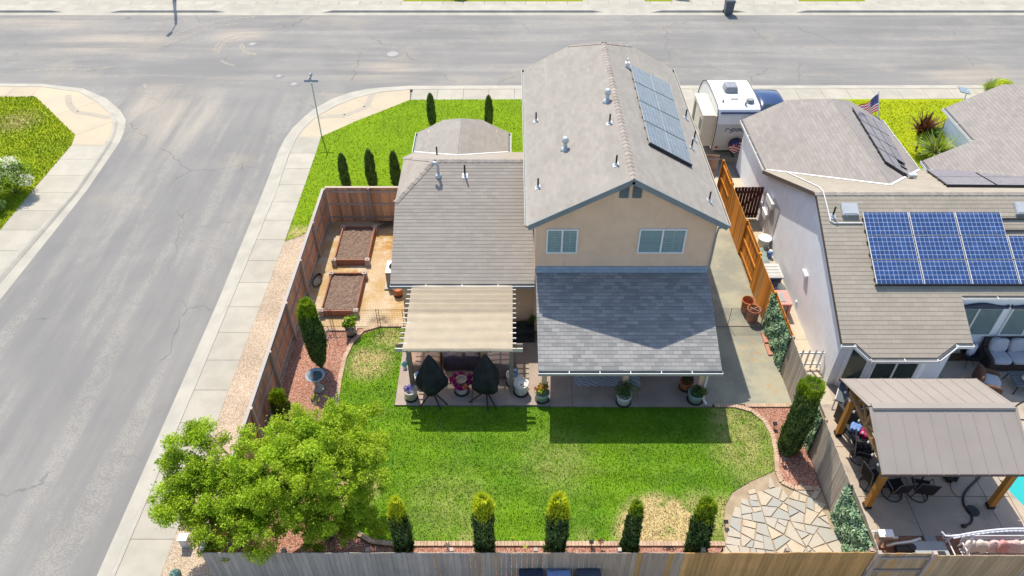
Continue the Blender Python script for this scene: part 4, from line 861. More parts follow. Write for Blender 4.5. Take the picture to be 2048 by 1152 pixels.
def make_cypress(h, r, name, label, group=None, tip=.22, tipmat=1, n=5200, prof=None, lean=0, z0=.18, tipmats=None):
    T = thing(name, label, 'cypress', group=group)
    prof = prof or [(0, .45), (.12, .82), (.35, 1), (.7, .97), (.88, .82), (.96, .6), (1, .3)]
    f = lambda t: np.interp(t, [k[0] for k in prof], [k[1] for k in prof]) * r
    mb = MB(); mb.lathe((0, 0, z0), [(f(t) * .86, t * (h - z0) * .97) for t in np.linspace(0, 1, 12)], 12, 2, .5)  # dark solid core added inside to block light through the sprays
    t = RNG.uniform(0, 1, n) ** .95; a = RNG.uniform(0, 2 * np.pi, n); lump = 1 + .10 * np.sin(3 * a + 7 * t + n) + .08 * np.sin(5 * a - 13 * t) + .05 * np.sin(2 * a + 23 * t)
    rr = f(t) * lump * RNG.uniform(.82, 1.04, n) * np.where(RNG.random(n) < .12, RNG.uniform(1.0, 1.22, n), 1); p = np.stack([rr * np.cos(a), rr * np.sin(a), z0 + t * (h - z0)], 1)
    rad = np.stack([np.cos(a), np.sin(a), np.zeros(n)], 1)
    ax = unit(rad * .35 + np.array((0, 0, 1)) + RNG.normal(size=(n, 3)) * .22); nm = unit(rad + RNG.normal(size=(n, 3)) * .5)
    istip = (t + RNG.normal(0, .035, n)) > 1 - tip
    for sel, m in ((~istip, 0), (istip, 1)): mb.quads(diamonds(p[sel], ax[sel], nm[sel], (.21 * RNG.uniform(.5, 1.4, sel.sum())), .035 * RNG.uniform(.7, 1.4, sel.sum())), RNG.random(sel.sum()), m)
    k = n // 5; rr = r * .85 * np.sqrt(RNG.random(k)) * f(.9) / r; a = RNG.uniform(0, 2 * np.pi, k); p = np.stack([rr * np.cos(a), rr * np.sin(a), h - .22 + RNG.uniform(-.1, .13, k) - (rr / r) ** 2 * .15], 1)
    ax = unit(np.array((0, 0, 1)) + RNG.normal(size=(k, 3)) * .3); nm = unit(RNG.normal(size=(k, 3)))
    mb.quads(diamonds(p, ax, nm, .2 * RNG.uniform(.6, 1.4, k), .03 * RNG.uniform(.7, 1.4, k)), RNG.random(k), 1)
    mb.build('foliage', [m_cyp, tipmat if not isinstance(tipmat, int) else m_cypl, m_core], T, local=True)
    mb = MB(); mb.tube([(0, 0, -.05), (0, 0, z0 + .3)], [.07, .05], 8); mb.build('trunk', m_bark, T, local=True); return T
P5 = [(790, 1003), (965, 998), (1118, 996), (1275, 1010), (1420, 1000)]
row = 'cypresses along the rear fence'
cA = make_cypress(3.62, .25, 'cypress_tree', 'clipped yellow-topped cypress nearest the big leafy tree', row, .2, m_cypy); cB = make_cypress(3.7, .265, 'cypress_tree', 'broad yellow-topped cypress, second from the big tree along the rear fence', row, .2, m_cypy, prof=[(0, .6), (.15, .95), (.5, 1), (.85, .98), (.95, .85), (1, .5)])
cC = make_cypress(3.45, .235, 'cypress_tree', 'ragged dull-topped cypress beside the dry lawn patch, fourth along the rear fence', row, .12, m_cypl, prof=[(0, .7), (.2, 1), (.5, .95), (.8, .75), (.93, .6), (1, .25)])
for o, i in ((cA, 0), (cB, 1), (cC, 3)): p = AY(*P5[i], 10.85); o.location = (p.x, 10.85, 0); o.rotation_euler.z = i
p = AY(*P5[2], 10.85); dup(cB, (p.x, 10.85, 0), 2.1, (1.04, 1.04, 1.0), 'middle yellow-topped cypress of the row along the rear fence')
p = AY(*P5[4], 10.85); c = dup(cA, (p.x, 10.85, 0), 3.3, (1.12, 1.12, .98), 'wide green-topped cypress beside the flagstone patio'); 
o = [k for k in c.children if k.name.startswith('foliage')][0]; o.data = o.data.copy(); o.data.materials[1] = m_cypl
c = make_cypress(3.3, .35, 'cypress_tree', 'tall green cypress in the red bed behind the stone bird bath', None, .2, m_cypl, 7500, [(0, .3), (.12, .75), (.4, 1), (.7, .95), (.9, .8), (1, .45)]); c.location = (-7.02, 18.75, 0)
c = make_cypress(3.35, .335, 'cypress_tree', 'wide square-clipped cypress in the red bed by the boundary fence', None, .13, m_cypl, 9500, [(0, .85), (.1, 1), (.5, 1), (.9, 1), (.97, .95), (1, .8)], z0=.08); c.location = (9.12, 15.05, 0)
c = make_cypress(1.45, .30, 'cypress_shrub', 'small young cypress beside the left fence behind the big tree', None, .35, m_cypl, 2600, [(0, .5), (.3, 1), (.6, .95), (.85, .7), (1, .2)], z0=.08); c.location = (-7.85, 16.4, 0)
row = 'slim cypresses on the front lawn'
cF = make_cypress(1.95, .215, 'slim_cypress', 'slim dark cypress leftmost of three behind the left yard fence', row, .03, m_cyp, 2400, [(0, .8), (.2, 1), (.6, .95), (.85, .7), (1, .2)]); cF.location = (-8.0, 30.4, 0)
for x, y, s, lb in ((-6.75, 30.55, 1.05, 'slim dark cypress in the middle of three behind the left yard fence'), (-5.6, 30.6, 1.0, 'slim dark cypress next to the wing roof, rightmost of three behind the fence'),
                    (-4.35, 36.6, .95, 'lone slim cypress beyond the left corner of the small front roof'), (-1.25, 36.5, .92, 'slim cypress beyond the right corner of the small front roof')): dup(cF, (x, y, 0), x, (s * 1.05, s * 1.05, s), lb)
# the big tree in the near left corner
T = thing('leafy_tree', 'large bright green leafy tree overhanging the fence corner and pavement', 'tree', (-5.6, 12.0, 0))
lobes = [(640, 850, 3.7, 1.0), (590, 880, 3.6, 1.0), (530, 920, 3.3, 1.0), (700, 860, 3.0, .85), (640, 920, 3.9, 1.1), (560, 960, 3.3, 1.1), (500, 985, 2.7, .85), (700, 940, 3.0, .9), (620, 990, 3.0, 1.0), (690, 1000, 2.2, .8), (560, 1030, 2.4, .8), (470, 1040, 2.2, .75), (640, 1050, 1.9, .7), (430, 1075, 1.8, .55), (520, 1060, 2.0, .6), (715, 1040, 1.5, .6), (740, 890, 2.4, .5), (465, 940, 2.8, .6),
         (380, 900, 3.2, .72), (360, 960, 2.9, .75), (400, 930, 3.0, .7), (330, 985, 2.6, .5), (395, 995, 2.6, .65), (350, 1025, 2.4, .55), (420, 870, 3.0, .4), (405, 1040, 2.1, .45)]
mb = MB(); wood_pts = []
for px, py, z, r in lobes:
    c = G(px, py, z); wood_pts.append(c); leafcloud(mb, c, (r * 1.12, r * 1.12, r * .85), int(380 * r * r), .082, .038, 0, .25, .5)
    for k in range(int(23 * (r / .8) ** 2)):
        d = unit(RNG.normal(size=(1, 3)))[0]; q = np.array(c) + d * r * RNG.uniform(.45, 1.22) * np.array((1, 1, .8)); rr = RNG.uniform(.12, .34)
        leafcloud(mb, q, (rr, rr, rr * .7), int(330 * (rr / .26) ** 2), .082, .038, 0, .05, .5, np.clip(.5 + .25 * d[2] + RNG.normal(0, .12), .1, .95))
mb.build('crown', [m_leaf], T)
mb = MB(); base = Vector((-5.5, 12.0, -.05)); fork = Vector((-5.55, 12.05, 1.25)); mb.tube([base, base.lerp(fork, .5), fork], [.2, .15, .13], 10)
b2 = Vector((-5.9, 12.2, -.05)); mb.tube([b2, Vector((-6.3, 12.1, .9)), Vector((-7.2, 12.0, 1.8))], [.13, .1, .07], 8)
for c in wood_pts:
    s = fork if c.x > -6.6 else Vector((-7.2, 12.0, 1.8)); mid = s.lerp(c, .5) + Vector((random.uniform(-.15, .15), random.uniform(-.15, .15), .12)); mb.tube([s, mid, c], [.055, .035, .012], 6)
mb.build('trunk', m_bark, T)
def shrub(name, label, cat, loc, r, n, mats, L=.09, W=.045, stems=True, clumps=14):
    T = thing(name, label, cat, loc); mb = MB()
    for k in range(clumps):
        d = unit(RNG.normal(size=(1, 3)))[0]; d[2] = abs(d[2]) * 1.1 - .1; q = np.array((0, 0, r[2])) + d * np.array(r) * RNG.uniform(.4, .8); s = np.mean(r) * RNG.uniform(.3, .5)
        leafcloud(mb, q, (s, s, s * .85), n // clumps, L, W, int(RNG.integers(len(mats))), .3, .4)
    mb.build('foliage', mats, T, local=True)
    if stems:
        mb = MB()
        for k in range(5): mb.tube([(random.uniform(-.05, .05), random.uniform(-.05, .05), -.03), (random.uniform(-.6, .6) * r[0], random.uniform(-.6, .6) * r[1], r[2] * 1.1)], [.02, .008], 5)
        mb.build('stem', m_bark, T, local=True)
    return T
m_bloomw = leafmat('bloom_white', (.88, .87, .76), (.80, .80, .64), .2, .2)
p = G(20, 395); shrub('flowering_bush', 'rounded bush covered in white blossom at the left road corner', 'bush', (p.x + .1, p.y + .4, 0), (1.15, 1.0, .85), 14000, [m_leaf, m_bloomw, m_leafd, m_leaf], .09, .06, clumps=70)
p = G(8, 425); shrub('low_bush', 'low dull green bush half under the white blossom', 'bush', (p.x - .2, p.y, 0), (.6, .5, .35), 1500, [m_leafd, m_cyp], .1, .04)
m_red = leafmat('leaf_burgundy', (.10, .035, .022), (.16, .07, .03), .4, .3); m_pale = leafmat('leaf_pale', (.33, .36, .17), (.25, .30, .12), .3, .35)
def tuft(name, label, loc, n, L, W, mats, spread=.9, h=.0, tilt=.9):
    T = thing(name, label, 'plant', loc); mb = MB(); a = RNG.uniform(0, 2 * np.pi, n); el = RNG.uniform(.1, tilt, n)
    rad = np.stack([np.cos(a), np.sin(a), np.zeros(n)], 1); l = L * RNG.uniform(.6, 1.2, n)
    base = np.stack([RNG.normal(0, .05, n), RNG.normal(0, .05, n), np.full(n, h)], 1)
    p1 = base + (rad * np.sin(el * .7)[:, None] + np.array((0, 0, 1)) * np.cos(el * .7)[:, None]) * (l * .55)[:, None]
    p2 = p1 + (rad * np.sin(el * 1.6)[:, None] + np.array((0, 0, 1)) * np.cos(el * 1.6)[:, None]) * (l * .45)[:, None]
    sd = np.cross(rad, np.array((0, 0, 1.0))) * W / 2
    t = RNG.random(n); m = 0
    for k in range(len(mats)):
        s = np.arange(n) % len(mats) == k
        mb.quads(np.stack([base[s] - sd[s] * .6, base[s] + sd[s] * .6, p1[s] + sd[s], p1[s] - sd[s]], 1), t[s], k); mb.quads(np.stack([p1[s] - sd[s], p1[s] + sd[s], p2[s] + sd[s] * .1, p2[s] - sd[s] * .1], 1), t[s], k)
    mb.build('foliage', mats, T, local=True)
    if h > .2: mb = MB(); mb.tube([(0, 0, -.05), (0, 0, h)], [.06, .04], 6); mb.build('stem', m_bark, T, local=True)
    return T
p = G(1843, 272, .9); tuft('spiky_plant', 'dark burgundy spiky plant at the edge of the front lawn', (p.x, p.y, 0), 220, 1.3, .09, [m_red], h=.7)
p = G(1866, 288, .7); shrub('leafy_shrub', 'glossy green leafy shrub between burgundy and feathery plants', 'shrub', (p.x, p.y, 0), (1.1, .9, .85), 4200, [m_leaf, m_leafd, m_leaf], .22, .1, clumps=24)
p = G(1872, 308, .9); tuft('feathery_palm', 'pale feathery palm arching beside the white house eave', (p.x, p.y, 0), 340, 1.5, .06, [m_pale, m_leaf], h=.5, tilt=1.1)
p = G(1897, 292, .8); shrub('leafy_shrub', 'mixed green shrub against the shaded white wall', 'shrub', (p.x, p.y, 0), (.85, .7, .8), 3000, [m_leaf, m_pale, m_leafd], .16, .07, clumps=18)
p = G(1888, 258, 1.5); tuft('tall_yucca', 'slim upright pale plant rising in front of the shaded white wall', (p.x, p.y, 0), 40, .7, .05, [m_pale], h=1.3, tilt=.6)
p = G(1966, 186); tuft('ornamental_grass', 'pale tuft of ornamental grass by the far pavement at right', (p.x, p.y - .5, 0), 300, 1.0, .03, [m_pale, m_leaf], h=.05)
p = G(1990, 184); shrub('round_shrub', 'clipped yellow-green shrub beside the pale grass tuft', 'shrub', (p.x, p.y - .2, 0), (.95, .6, .4), 2600, [m_leaf, m_cypy], .1, .05, clumps=20)
for px, w, lb in ((917, .75, 'dark green shrub cut off by the top edge, above the near roof ridge'), (1368, .7, 'dark shrub at the top edge, left of the wheelie bin')): p = G(px, 6); shrub('clipped_shrub', lb, 'shrub', (p.x, p.y + .9, 0), (w, .5, .45), 1800, [m_leafd, m_cyp], .1, .05)
# artificial ivy panels hung on the boundary fence
m_ivy = leafmat('ivy', (.17, .31, .15), (.38, .50, .33), .45, .15, 8)
def ivy(label, y0, y1, x, z0=.05, z1=1.78):
    n = int((y1 - y0) * (z1 - z0) * 900); p = np.stack([x - RNG.uniform(0, .07, n), RNG.uniform(y0, y1, n), RNG.uniform(z0, z1, n)], 1); p[:, 0] -= .05 * np.sin(p[:, 1] * 9) * np.sin(p[:, 2] * 7)
    ax = unit(RNG.normal(size=(n, 3)) + np.array((-.3, 0, -.4))); nm = unit(RNG.normal(size=(n, 3)) * .6 + np.array((-1, 0, .5))); mb = MB()
    mb.quads(diamonds(p, ax, nm, .085 * RNG.uniform(.7, 1.3, n), .055 * RNG.uniform(.7, 1.3, n)), RNG.random(n)); T = thing('ivy_screen', label, 'ivy screen', (x, (y0 + y1) / 2, 0), group='ivy screens on the boundary fence'); mb.build('foliage', m_ivy, T)
    mb = MB(); mb.box(x + .005, x + .015, y0, y1, z0, z1); mb.build('backing', m_core, T)
ivy('artificial ivy screen on the fence beside the two terracotta pots', 18.55, 20.95, 9.80); ivy('ivy screen on the fence behind the square-clipped cypress', 14.95, 16.4, 9.78); ivy('ivy screen on the fence beside the flagstone patio', 10.55, 12.6, 9.80)
# ---------------------------------------------------------------- yard objects of the tan house
m_rwood = wood('bed_redwood', (.34, .155, .10), (.25, .11, .075), 'x'); m_rwoody = wood('bed_redwood_long', (.34, .155, .10), (.25, .11, .075), 'y')
m_block = M('bed_block', (.40, .33, .29), (.33, .27, .235), 6, .9, bump=.3)
m_terra = M('terracotta', (.42, .16, .065), (.34, .12, .05), 5, .8, bump=.1)
m_potw = M('pot_white', (.66, .66, .62), (.58, .58, .55), 4, .5, .4); m_potg = M('pot_green', (.30, .40, .34), (.24, .34, .29), 4, .35, .5)
m_taupe = cloth('cover_brown', (.30, .205, .155), (.25, .165, .13)); m_plum = cloth('cover_plum', (.095, .075, .10), (.075, .058, .08), rough=.5); m_grey = cloth('cover_taupe', (.27, .215, .205), (.23, .18, .175))
m_blackc = cloth('cover_black', (.030, .034, .037), (.018, .020, .022), rough=.6)
def raised_bed(label, c, w, d):
    T = thing('raised_bed', label, 'raised bed', c, group='raised beds in the side yard')
    for y in (-d / 2, d / 2): mb = MB(); mb.box(-w / 2 + .08, w / 2 - .08, y - .025, y + .025, 0, .30); mb.build('side_board', m_rwood, T, local=True)
    for x in (-w / 2, w / 2): mb = MB(); mb.box(x - .025, x + .025, -d / 2 + .08, d / 2 - .08, 0, .30); mb.build('side_board', m_rwoody, T, local=True)
    for x in (-w / 2, w / 2):
        for y in (-d / 2, d / 2):
            mb = MB(); mb.box(x - .1, x + .1, y - .1, y + .1, 0, .17); mb.box(x - .095, x + .095, y - .095, y + .095, .175, .33); mb.tube([(x, y, .33), (x, y, .36)], .03, 8); mb.build('corner_block', m_block, T, local=True)
    n = 16; vs = []; mb = MB()
    for i in range(n + 1):
        for j in range(n + 1): vs.append((-w / 2 + .026 + (w - .052) * i / n, -d / 2 + .026 + (d - .052) * j / n, .2 + random.uniform(-.025, .025)))
    mb.raw(vs, [(i * (n + 1) + j, (i + 1) * (n + 1) + j, (i + 1) * (n + 1) + j + 1, i * (n + 1) + j + 1) for i in range(n) for j in range(n)]); mb.build('soil', m_soil, T, local=True)
    return T
raised_bed('raised redwood bed of bare soil nearest the back fence of the side yard', (-6.86, 25.84, 0), 1.42, 2.34); raised_bed('raised redwood bed of bare soil nearest the wire garden fence', (-6.83, 22.66, 0), 1.36, 2.28)
T = thing('air_conditioner', 'pale air conditioner on a concrete pad tucked under the wing eave', 'air conditioner', (-4.75, 23.55, 0))
mb = MB(); mb.box(-5.25, -4.2, 23.05, 24.1, -.02, .07); mb.build('pad', m_conc, T)
mb = MB(); x0, x1, y0, y1 = -5.14, -4.36, 23.2, 23.98
for a, b in (((x0, y0), (x1, y0)), ((x1, y0), (x1, y1)), ((x1, y1), (x0, y1)), ((x0, y1), (x0, y0))):
    for i in range(14): t = (i + .5) / 14; px, py = a[0] + (b[0] - a[0]) * t, a[1] + (b[1] - a[1]) * t; mb.box(px - .012, px + .012, py - .012, py + .012, .08, .78)
mb.box(x0 + .03, x1 - .03, y0 + .03, y1 - .03, .09, .76); mb.build('casing', M('ac_beige', (.46, .43, .37), (.40, .37, .32), 4, .6), T)
mb = MB()
for i in range(24):
    a0, a1 = i * math.pi / 12, (i + 1) * math.pi / 12; cx, cy = (x0 + x1) / 2, (y0 + y1) / 2
    def sq(a): r = .39 / max(abs(math.cos(a)), abs(math.sin(a))); return cx + r * math.cos(a), cy + r * math.sin(a)
    mb.face([(cx + .29 * math.cos(a0), cy + .29 * math.sin(a0), .84), (*sq(a0), .82), (*sq(a1), .82), (cx + .29 * math.cos(a1), cy + .29 * math.sin(a1), .84)], 0, .5); mb.face([(*sq(a0), .82), (*sq(a0), .77), (*sq(a1), .77), (*sq(a1), .82)], 0, .5)
mb.build('top_panel', m_trim, T)
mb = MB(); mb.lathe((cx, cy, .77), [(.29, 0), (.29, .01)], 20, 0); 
for r in (.08, .15, .22, .28): mb.tube([(cx + r * math.cos(k * math.pi / 10), cy + r * math.sin(k * math.pi / 10), .85) for k in range(21)], .006, 4, 1)
for k in range(4): a = k * math.pi / 2 + .4; mb.obox((cx + .15 * math.cos(a), cy + .15 * math.sin(a), .80), (.12 * math.cos(a), .12 * math.sin(a), 0), (-.05 * math.sin(a), .05 * math.cos(a), .02), (0, 0, .004), 1)
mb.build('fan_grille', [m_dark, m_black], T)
POT = [(.14, 0), (.19, .04), (.215, .26), (.23, .30), (.23, .34), (.20, .34), (.195, .28)]
def pot(name, label, loc, r, h, mat, cat='pot', group=None, soil=True, saucer=True):
    T = thing(name, label, cat, loc, group=group); k, q = r / .23, h / .34; mb = MB(); n = 22
    mb.lathe((0, 0, .012), [(a * k, b * q) for a, b in POT], n, 0); mb.build('vessel', mat, T, True, True)
    if soil: mb = MB(); mb.lathe((0, 0, h * .80), [(r * .86, 0), (r * .80, .015)], n, 0); mb.build('soil', m_soil, T, local=True)
    if saucer: mb = MB(); mb.lathe((0, 0, 0), [(r * .95, 0), (r * 1.02, .03), (r * .9, .028)], n, 0); mb.build('saucer', m_blackpl, T, local=True)
    return T
def foliage(T, c, r, n, mats, L=.08, W=.04, clumps=12, name='foliage'):
    mb = MB()
    for k in range(clumps):
        d = unit(RNG.normal(size=(1, 3)))[0]; q = np.array(c) + d * np.array(r) * RNG.uniform(.2, .75); s = np.mean(r) * RNG.uniform(.35, .55); leafcloud(mb, q, (s, s, s), max(8, n // clumps), L, W, int(RNG.integers(len(mats))), .2, .5)
    return mb.build(name, mats, T, local=True)
def bl(name, c): return leafmat(name, c, tuple(k * .8 for k in c), .25, .25)
m_blue = bl('bloom_blue', (.20, .34, .72)); m_purp = bl('bloom_violet', (.16, .13, .55)); m_mag = bl('bloom_magenta', (.50, .02, .14)); m_mag2 = bl('bloom_purple_red', (.36, .02, .22)); m_org = bl('bloom_orange', (.60, .22, .08)); m_lime = bl('leaf_lime', (.34, .40, .04)); m_olive = leafmat('leaf_olive', (.07, .11, .045), (.10, .14, .06), .35, .25)
p = G(797, 590); pot('terracotta_pot', 'orange terracotta pot between the air conditioner and the pergola', (p.x, p.y, 0), .2, .36, m_terra)
p = G(703, 668); T = pot('planter', 'shrub in a small brown pot by the curved brick edging', (p.x, p.y, 0), .21, .34, m_block, 'planter'); foliage(T, (0, 0, .62), (.34, .34, .3), 900, [m_leafd, m_leaf], .1, .05)
T = thing('bird_bath', 'grey stone bird bath on the red gravel in front of the tall cypress', 'bird bath', (-6.92, 17.72, 0))
mb = MB(); mb.lathe((-6.92, 17.72, 0), [(.2, -.02), (.2, .06), (.15, .1), (.09, .2), (.075, .4), (.1, .55), (.16, .62)], 18); mb.build('pedestal', M('cast_stone', (.42, .40, .37), (.35, .335, .31), 6, .9, bump=.3), T, True)
mb = MB(); mb.lathe((-6.92, 17.72, .6), [(.14, 0), (.26, .06), (.34, .14), (.345, .165), (.31, .165), (.27, .11), (.1, .07)], 24, 0); mb.build('basin', M('basin_blue', (.30, .36, .38), (.24, .29, .31), 6, .6), T, True)
mb = MB(); mb.lathe((-6.92, 17.72, .70), [(.25, 0), (.25, .004)], 24, 0); mb.build('water', M('bath_water', (.06, .09, .10), (.05, .08, .09), 3, .08, .5), T)
T = thing('wire_fence', 'thin black wire garden fence with three twisted stakes by the side yard', 'garden fence', (-5.6, 20.86, 0))
for x in (-6.98, -5.15, -4.15):
    mb = MB()
    for dx in (-.05, .05): mb.tube([(x + dx, 20.86, -.05), (x + dx, 20.86, .98)], .011, 6)
    for k in range(7): mb.tube([(x - .05, 20.86, .1 + k * .13), (x + .05, 20.86, .17 + k * .13)], .006, 5)
    mb.build('stake', m_black, T)
for z in (.06, .95): mb = MB(); mb.tube([(-7.5, 20.86, z), (-5.6, 20.86, z - .015), (-4.1, 20.86, z)], .009, 6); mb.build('rail', m_black, T)
mb = MB()
for k in range(34): x = -7.5 + k * .1; mb.tube([(x, 20.86, .05), (x, 20.86, .95)], .0022, 3)
for k in range(8): mb.tube([(-7.5, 20.86, .1 + k * .11), (-4.1, 20.86, .1 + k * .11)], .0022, 3)
mb.build('mesh', m_black, T)
T = thing('wire_fence', 'low wire mesh fence across the stained side path beside the terracotta pots', 'garden fence', (8.4, 20.92, 0)); m_wire = M('wire', (.34, .33, .29), (.3, .29, .26), 5, .5, .4, .3)
mb = MB()
for k in range(41): x = 7.1 + k * .065; mb.tube([(x, 20.92, .05), (x, 20.92 + .02, .98)], .004, 3)
for k in range(15): mb.tube([(7.1, 20.92, .06 + k * .065), (9.7, 20.92, .06 + k * .065)], .004, 3)
mb.build('mesh', m_wire, T); mb = MB(); mb.box(7.1, 9.7, 20.9, 20.94, .03, .065); mb.build('rail', m_wpost, T)
for x in (7.12, 8.4, 9.68): mb = MB(); mb.tube([(x, 20.93, 0), (x, 20.93, 1.0)], .014, 6); mb.build('stake', m_wire, T)
for (x, y), lb in (((9.3, 21.75), 'tall terracotta pot nearer the house, stood by the orange fence'), ((9.4, 21.25), 'tall terracotta pot nearer the ivy, with a stick across it')):
    T = thing('terracotta_pot', lb, 'pot', (x, y, .03)); mb = MB(); mb.lathe((0, 0, 0), [(.19, 0), (.21, .1), (.225, .3), (.23, .5), (.265, .56), (.27, .62), (.235, .62), (.215, .5), (.2, .12), (.05, .1)], 24); mb.build('vessel', m_terra, T, True, True)
    if 'stick' in lb: mb = MB(); mb.bar((-.2, -.05, .6), (.18, .12, .6), .02); mb.bar((-.15, .1, .61), (.15, -.14, .61), .02); mb.build('stick', m_wtan, T, local=True)
for k, (px, py) in enumerate(((1531, 679), (1538, 700))): p = G(px, py); mb = MB(); mb.box(p.x - .12, p.x + .12, p.y - .32, p.y + .32, .03, .09); tag(lone(mb.build('stepping_stone', M('paver_red', (.45, .22, .16), (.38, .18, .13), 5, .9, bump=.3)), (p.x, p.y, .03)), ('red paver lying by the ivy screen, nearer the house', 'red paver lying by the ivy screen, nearer the lawn')[k], 'paver', 'red pavers by the ivy screen')
T = thing('covered_bin', 'dark covered object in the shadow beside the covered patio wall', 'box', (7.35, 20.3, .03)); mb = MB(); mb.lathe((0, 0, 0), [(.22, 0), (.26, .1), (.25, .5), (.16, .72), (.03, .78)], 14, mod=lambda a, z: 1 + .06 * math.sin(5 * a)); mb.build('cover', m_blackc, T, True, True)
T = thing('water_jug', 'blue water jug behind the tan house by the brown plank gate', 'jug', (7.9, 29.2, .03)); mb = MB(); mb.lathe((0, 0, 0), [(.16, 0), (.19, .05), (.19, .4), (.1, .52), (.06, .6)], 16); mb.build('body', M('plastic_blue', (.02, .10, .5), (.02, .08, .42), 4, .4, .5), T, True, True); mb = MB(); mb.lathe((0, 0, .6), [(.05, 0), (.05, .06)], 10); mb.build('cap', m_trim, T, local=True)
# ---- pergola
PG = thing('pergola', 'grey timber pergola with a beige shade canopy against the one-storey wing', 'pergola', (-1.8, 18.9, .08)); m_pg = M('pergola_paint', (.27, .225, .18), (.22, .185, .15), 4, .7); m_pgl = M('pergola_light', (.58, .54, .48), (.5, .47, .42), 4, .7)
for x in (-3.5, -.02): mb = MB(); mb.box(x - .075, x + .075, 17.5, 17.65, .08, 2.3); mb.build('post', m_pg, PG)
for y in (17.47, 17.68): mb = MB(); mb.box(-3.92, .36, y - .02, y + .02, 2.2, 2.36); mb.build('beam', m_pg if y > 17.5 else m_pgl, PG)
mb = MB(); mb.box(-3.75, .15, 20.82, 20.88, 2.2, 2.36); mb.build('ledger', m_pg, PG)
for k in range(6): x = -3.5 + k * .695; mb = MB(); mb.box(x - .02, x + .02, 17.25, 20.82, 2.37, 2.47); mb.build('rafter', m_pg, PG)
for k in range(13): y = 17.32 + k * .245; mb = MB(); mb.box(-3.78, .14, y - .018, y + .018, 2.475, 2.515); mb.build('slat', m_pgl, PG)
m_shade = cloth('shade_cloth', (.66, .57, .43), (.62, .53, .40), .45, .02); m_shade2 = cloth('shade_cloth_open', (.70, .605, .46), (.66, .57, .43), .5, .30)
def sheet(y0, y1, x0, x1, nx, ny, zf):
    vs = [(x0 + (x1 - x0) * i / nx, y0 + (y1 - y0) * j / ny, zf(i / nx, y0 + (y1 - y0) * j / ny, j / ny)) for j in range(ny + 1) for i in range(nx + 1)]
    return vs, [(j * (nx + 1) + i, j * (nx + 1) + i + 1, (j + 1) * (nx + 1) + i + 1, (j + 1) * (nx + 1) + i) for j in range(ny) for i in range(nx)]
def sag(i, y, j): return 2.545 + .011 * math.cos((y - 17.32) / .49 * 2 * math.pi + .5 * math.sin(i * 5)) + .008 * math.sin(i * 17 + y * 7) - .02 * (abs(i - .5) * 2) ** 8
for y0, y1, dz in ((17.22, 19.02, 0), (18.98, 20.45, .03)):
    mb = MB(); v, f = sheet(y0, y1, -3.63, .02, 26, 60, lambda i, y, j: sag(i, y, j) + dz - (.05 * max(0, 1 - (y - y0) / .06) if dz == 0 else .025 * max(0, 1 - (y - y0) / .1))); mb.raw(v, f, 0, .5); mb.build('canopy', m_shade if dz == 0 else m_shade2, PG, True)
T = thing('hanging_lantern', 'small teal bird feeder hanging on the left pergola post', 'bird feeder', (-3.66, 17.42, 1.5)); mb = MB(); mb.lathe((0, 0, .12), [(.1, 0), (.11, .02), (.06, .1), (.02, .14)], 14); mb.build('roof', M('teal', (.16, .42, .38), (.13, .36, .33), 4, .5), T, True, True); mb = MB(); mb.lathe((0, 0, -.1), [(.06, 0), (.065, .02), (.055, .22)], 12); mb.build('body', m_potw, T, True, True); mb = MB(); mb.lathe((0, 0, -.13), [(.085, 0), (.09, .03)], 12); mb.build('tray', bl('pink_plastic', (.5, .25, .42)), T, local=True)
# ---- covered furniture on the patio
def softbox(mb, c, w, d, h, rz=0, e=.30, n=18, wob=.012, m=0, seed=0, taper=0.0, folds=0.0):
    vs = []; fs = []; ca, sa = math.cos(rz), math.sin(rz); r2 = random.Random(seed); ph = [r2.uniform(0, 6.3) for _ in range(6)]; nv = n // 2
    def sp(a, p): return math.copysign(abs(a) ** p, a)
    for j in range(nv + 1):
        v = -math.pi / 2 + math.pi * j / nv
        for i in range(n):
            u = 2 * math.pi * i / n; x = sp(math.cos(v), e) * sp(math.cos(u), e); y = sp(math.cos(v), e) * sp(math.sin(u), e); z = sp(math.sin(v), e)
            k = 1 - taper * (z * .5 + .5) + folds * math.sin(u * 9 + ph[4]) * (.5 - z * .5); g = wob * (math.sin(x * 4 + ph[0] + y * 3) + math.sin(z * 5 + ph[1] + x * 6) + math.sin(y * 9 + ph[2] + z * 4))
            x, y = x * k * w / 2 + g, y * k * d / 2 + g; vs.append((c[0] + x * ca - y * sa, c[1] + x * sa + y * ca, c[2] + h / 2 + z * h / 2 + g))
    for j in range(nv):
        for i in range(n): fs.append((j * n + i, j * n + (i + 1) % n, (j + 1) * n + (i + 1) % n, (j + 1) * n + i))
    mb.raw(vs, fs, m, .5)
def covered(label, c, w, d, h, mat, seed, rz=0):
    T = thing('furniture_cover', label, 'covered furniture', c); mb = MB(); softbox(mb, (0, 0, 0), w, d, h, rz, .24, 40, .012, 0, seed, .07, .02); mb.build('cover', mat, T, True, True); return T
covered('brown covered sofa beside the left pergola post', (-3.15, 18.75, .08), 1.15, 1.2, .72, m_taupe, 1, .04); covered('dark plum covered table in the middle of the pergola', (-1.82, 18.85, .08), 1.35, .72, .74, m_plum, 2); covered('taupe covered armchair beside the right pergola post', (-.42, 18.62, .08), 1.0, .95, .78, m_grey, 3, -.12)
T = thing('dried_flowers', 'pink flower head and dried sprig in a jar on the plum table cover', 'flowers', (-1.76, 18.72, .83)); mb = MB(); mb.lathe((0, 0, 0), [(.05, 0), (.06, .08), (.04, .14)], 10); mb.build('jar', m_terra, T, True, True); foliage(T, (0, 0, .2), (.08, .08, .06), 60, [m_org], .06, .04, 3, 'bloom'); mb = MB(); leafcloud(mb, (0, -.12, .02), (.1, .06, .05), 40, .07, .02); mb.build('sprig', m_pale, T, local=True)
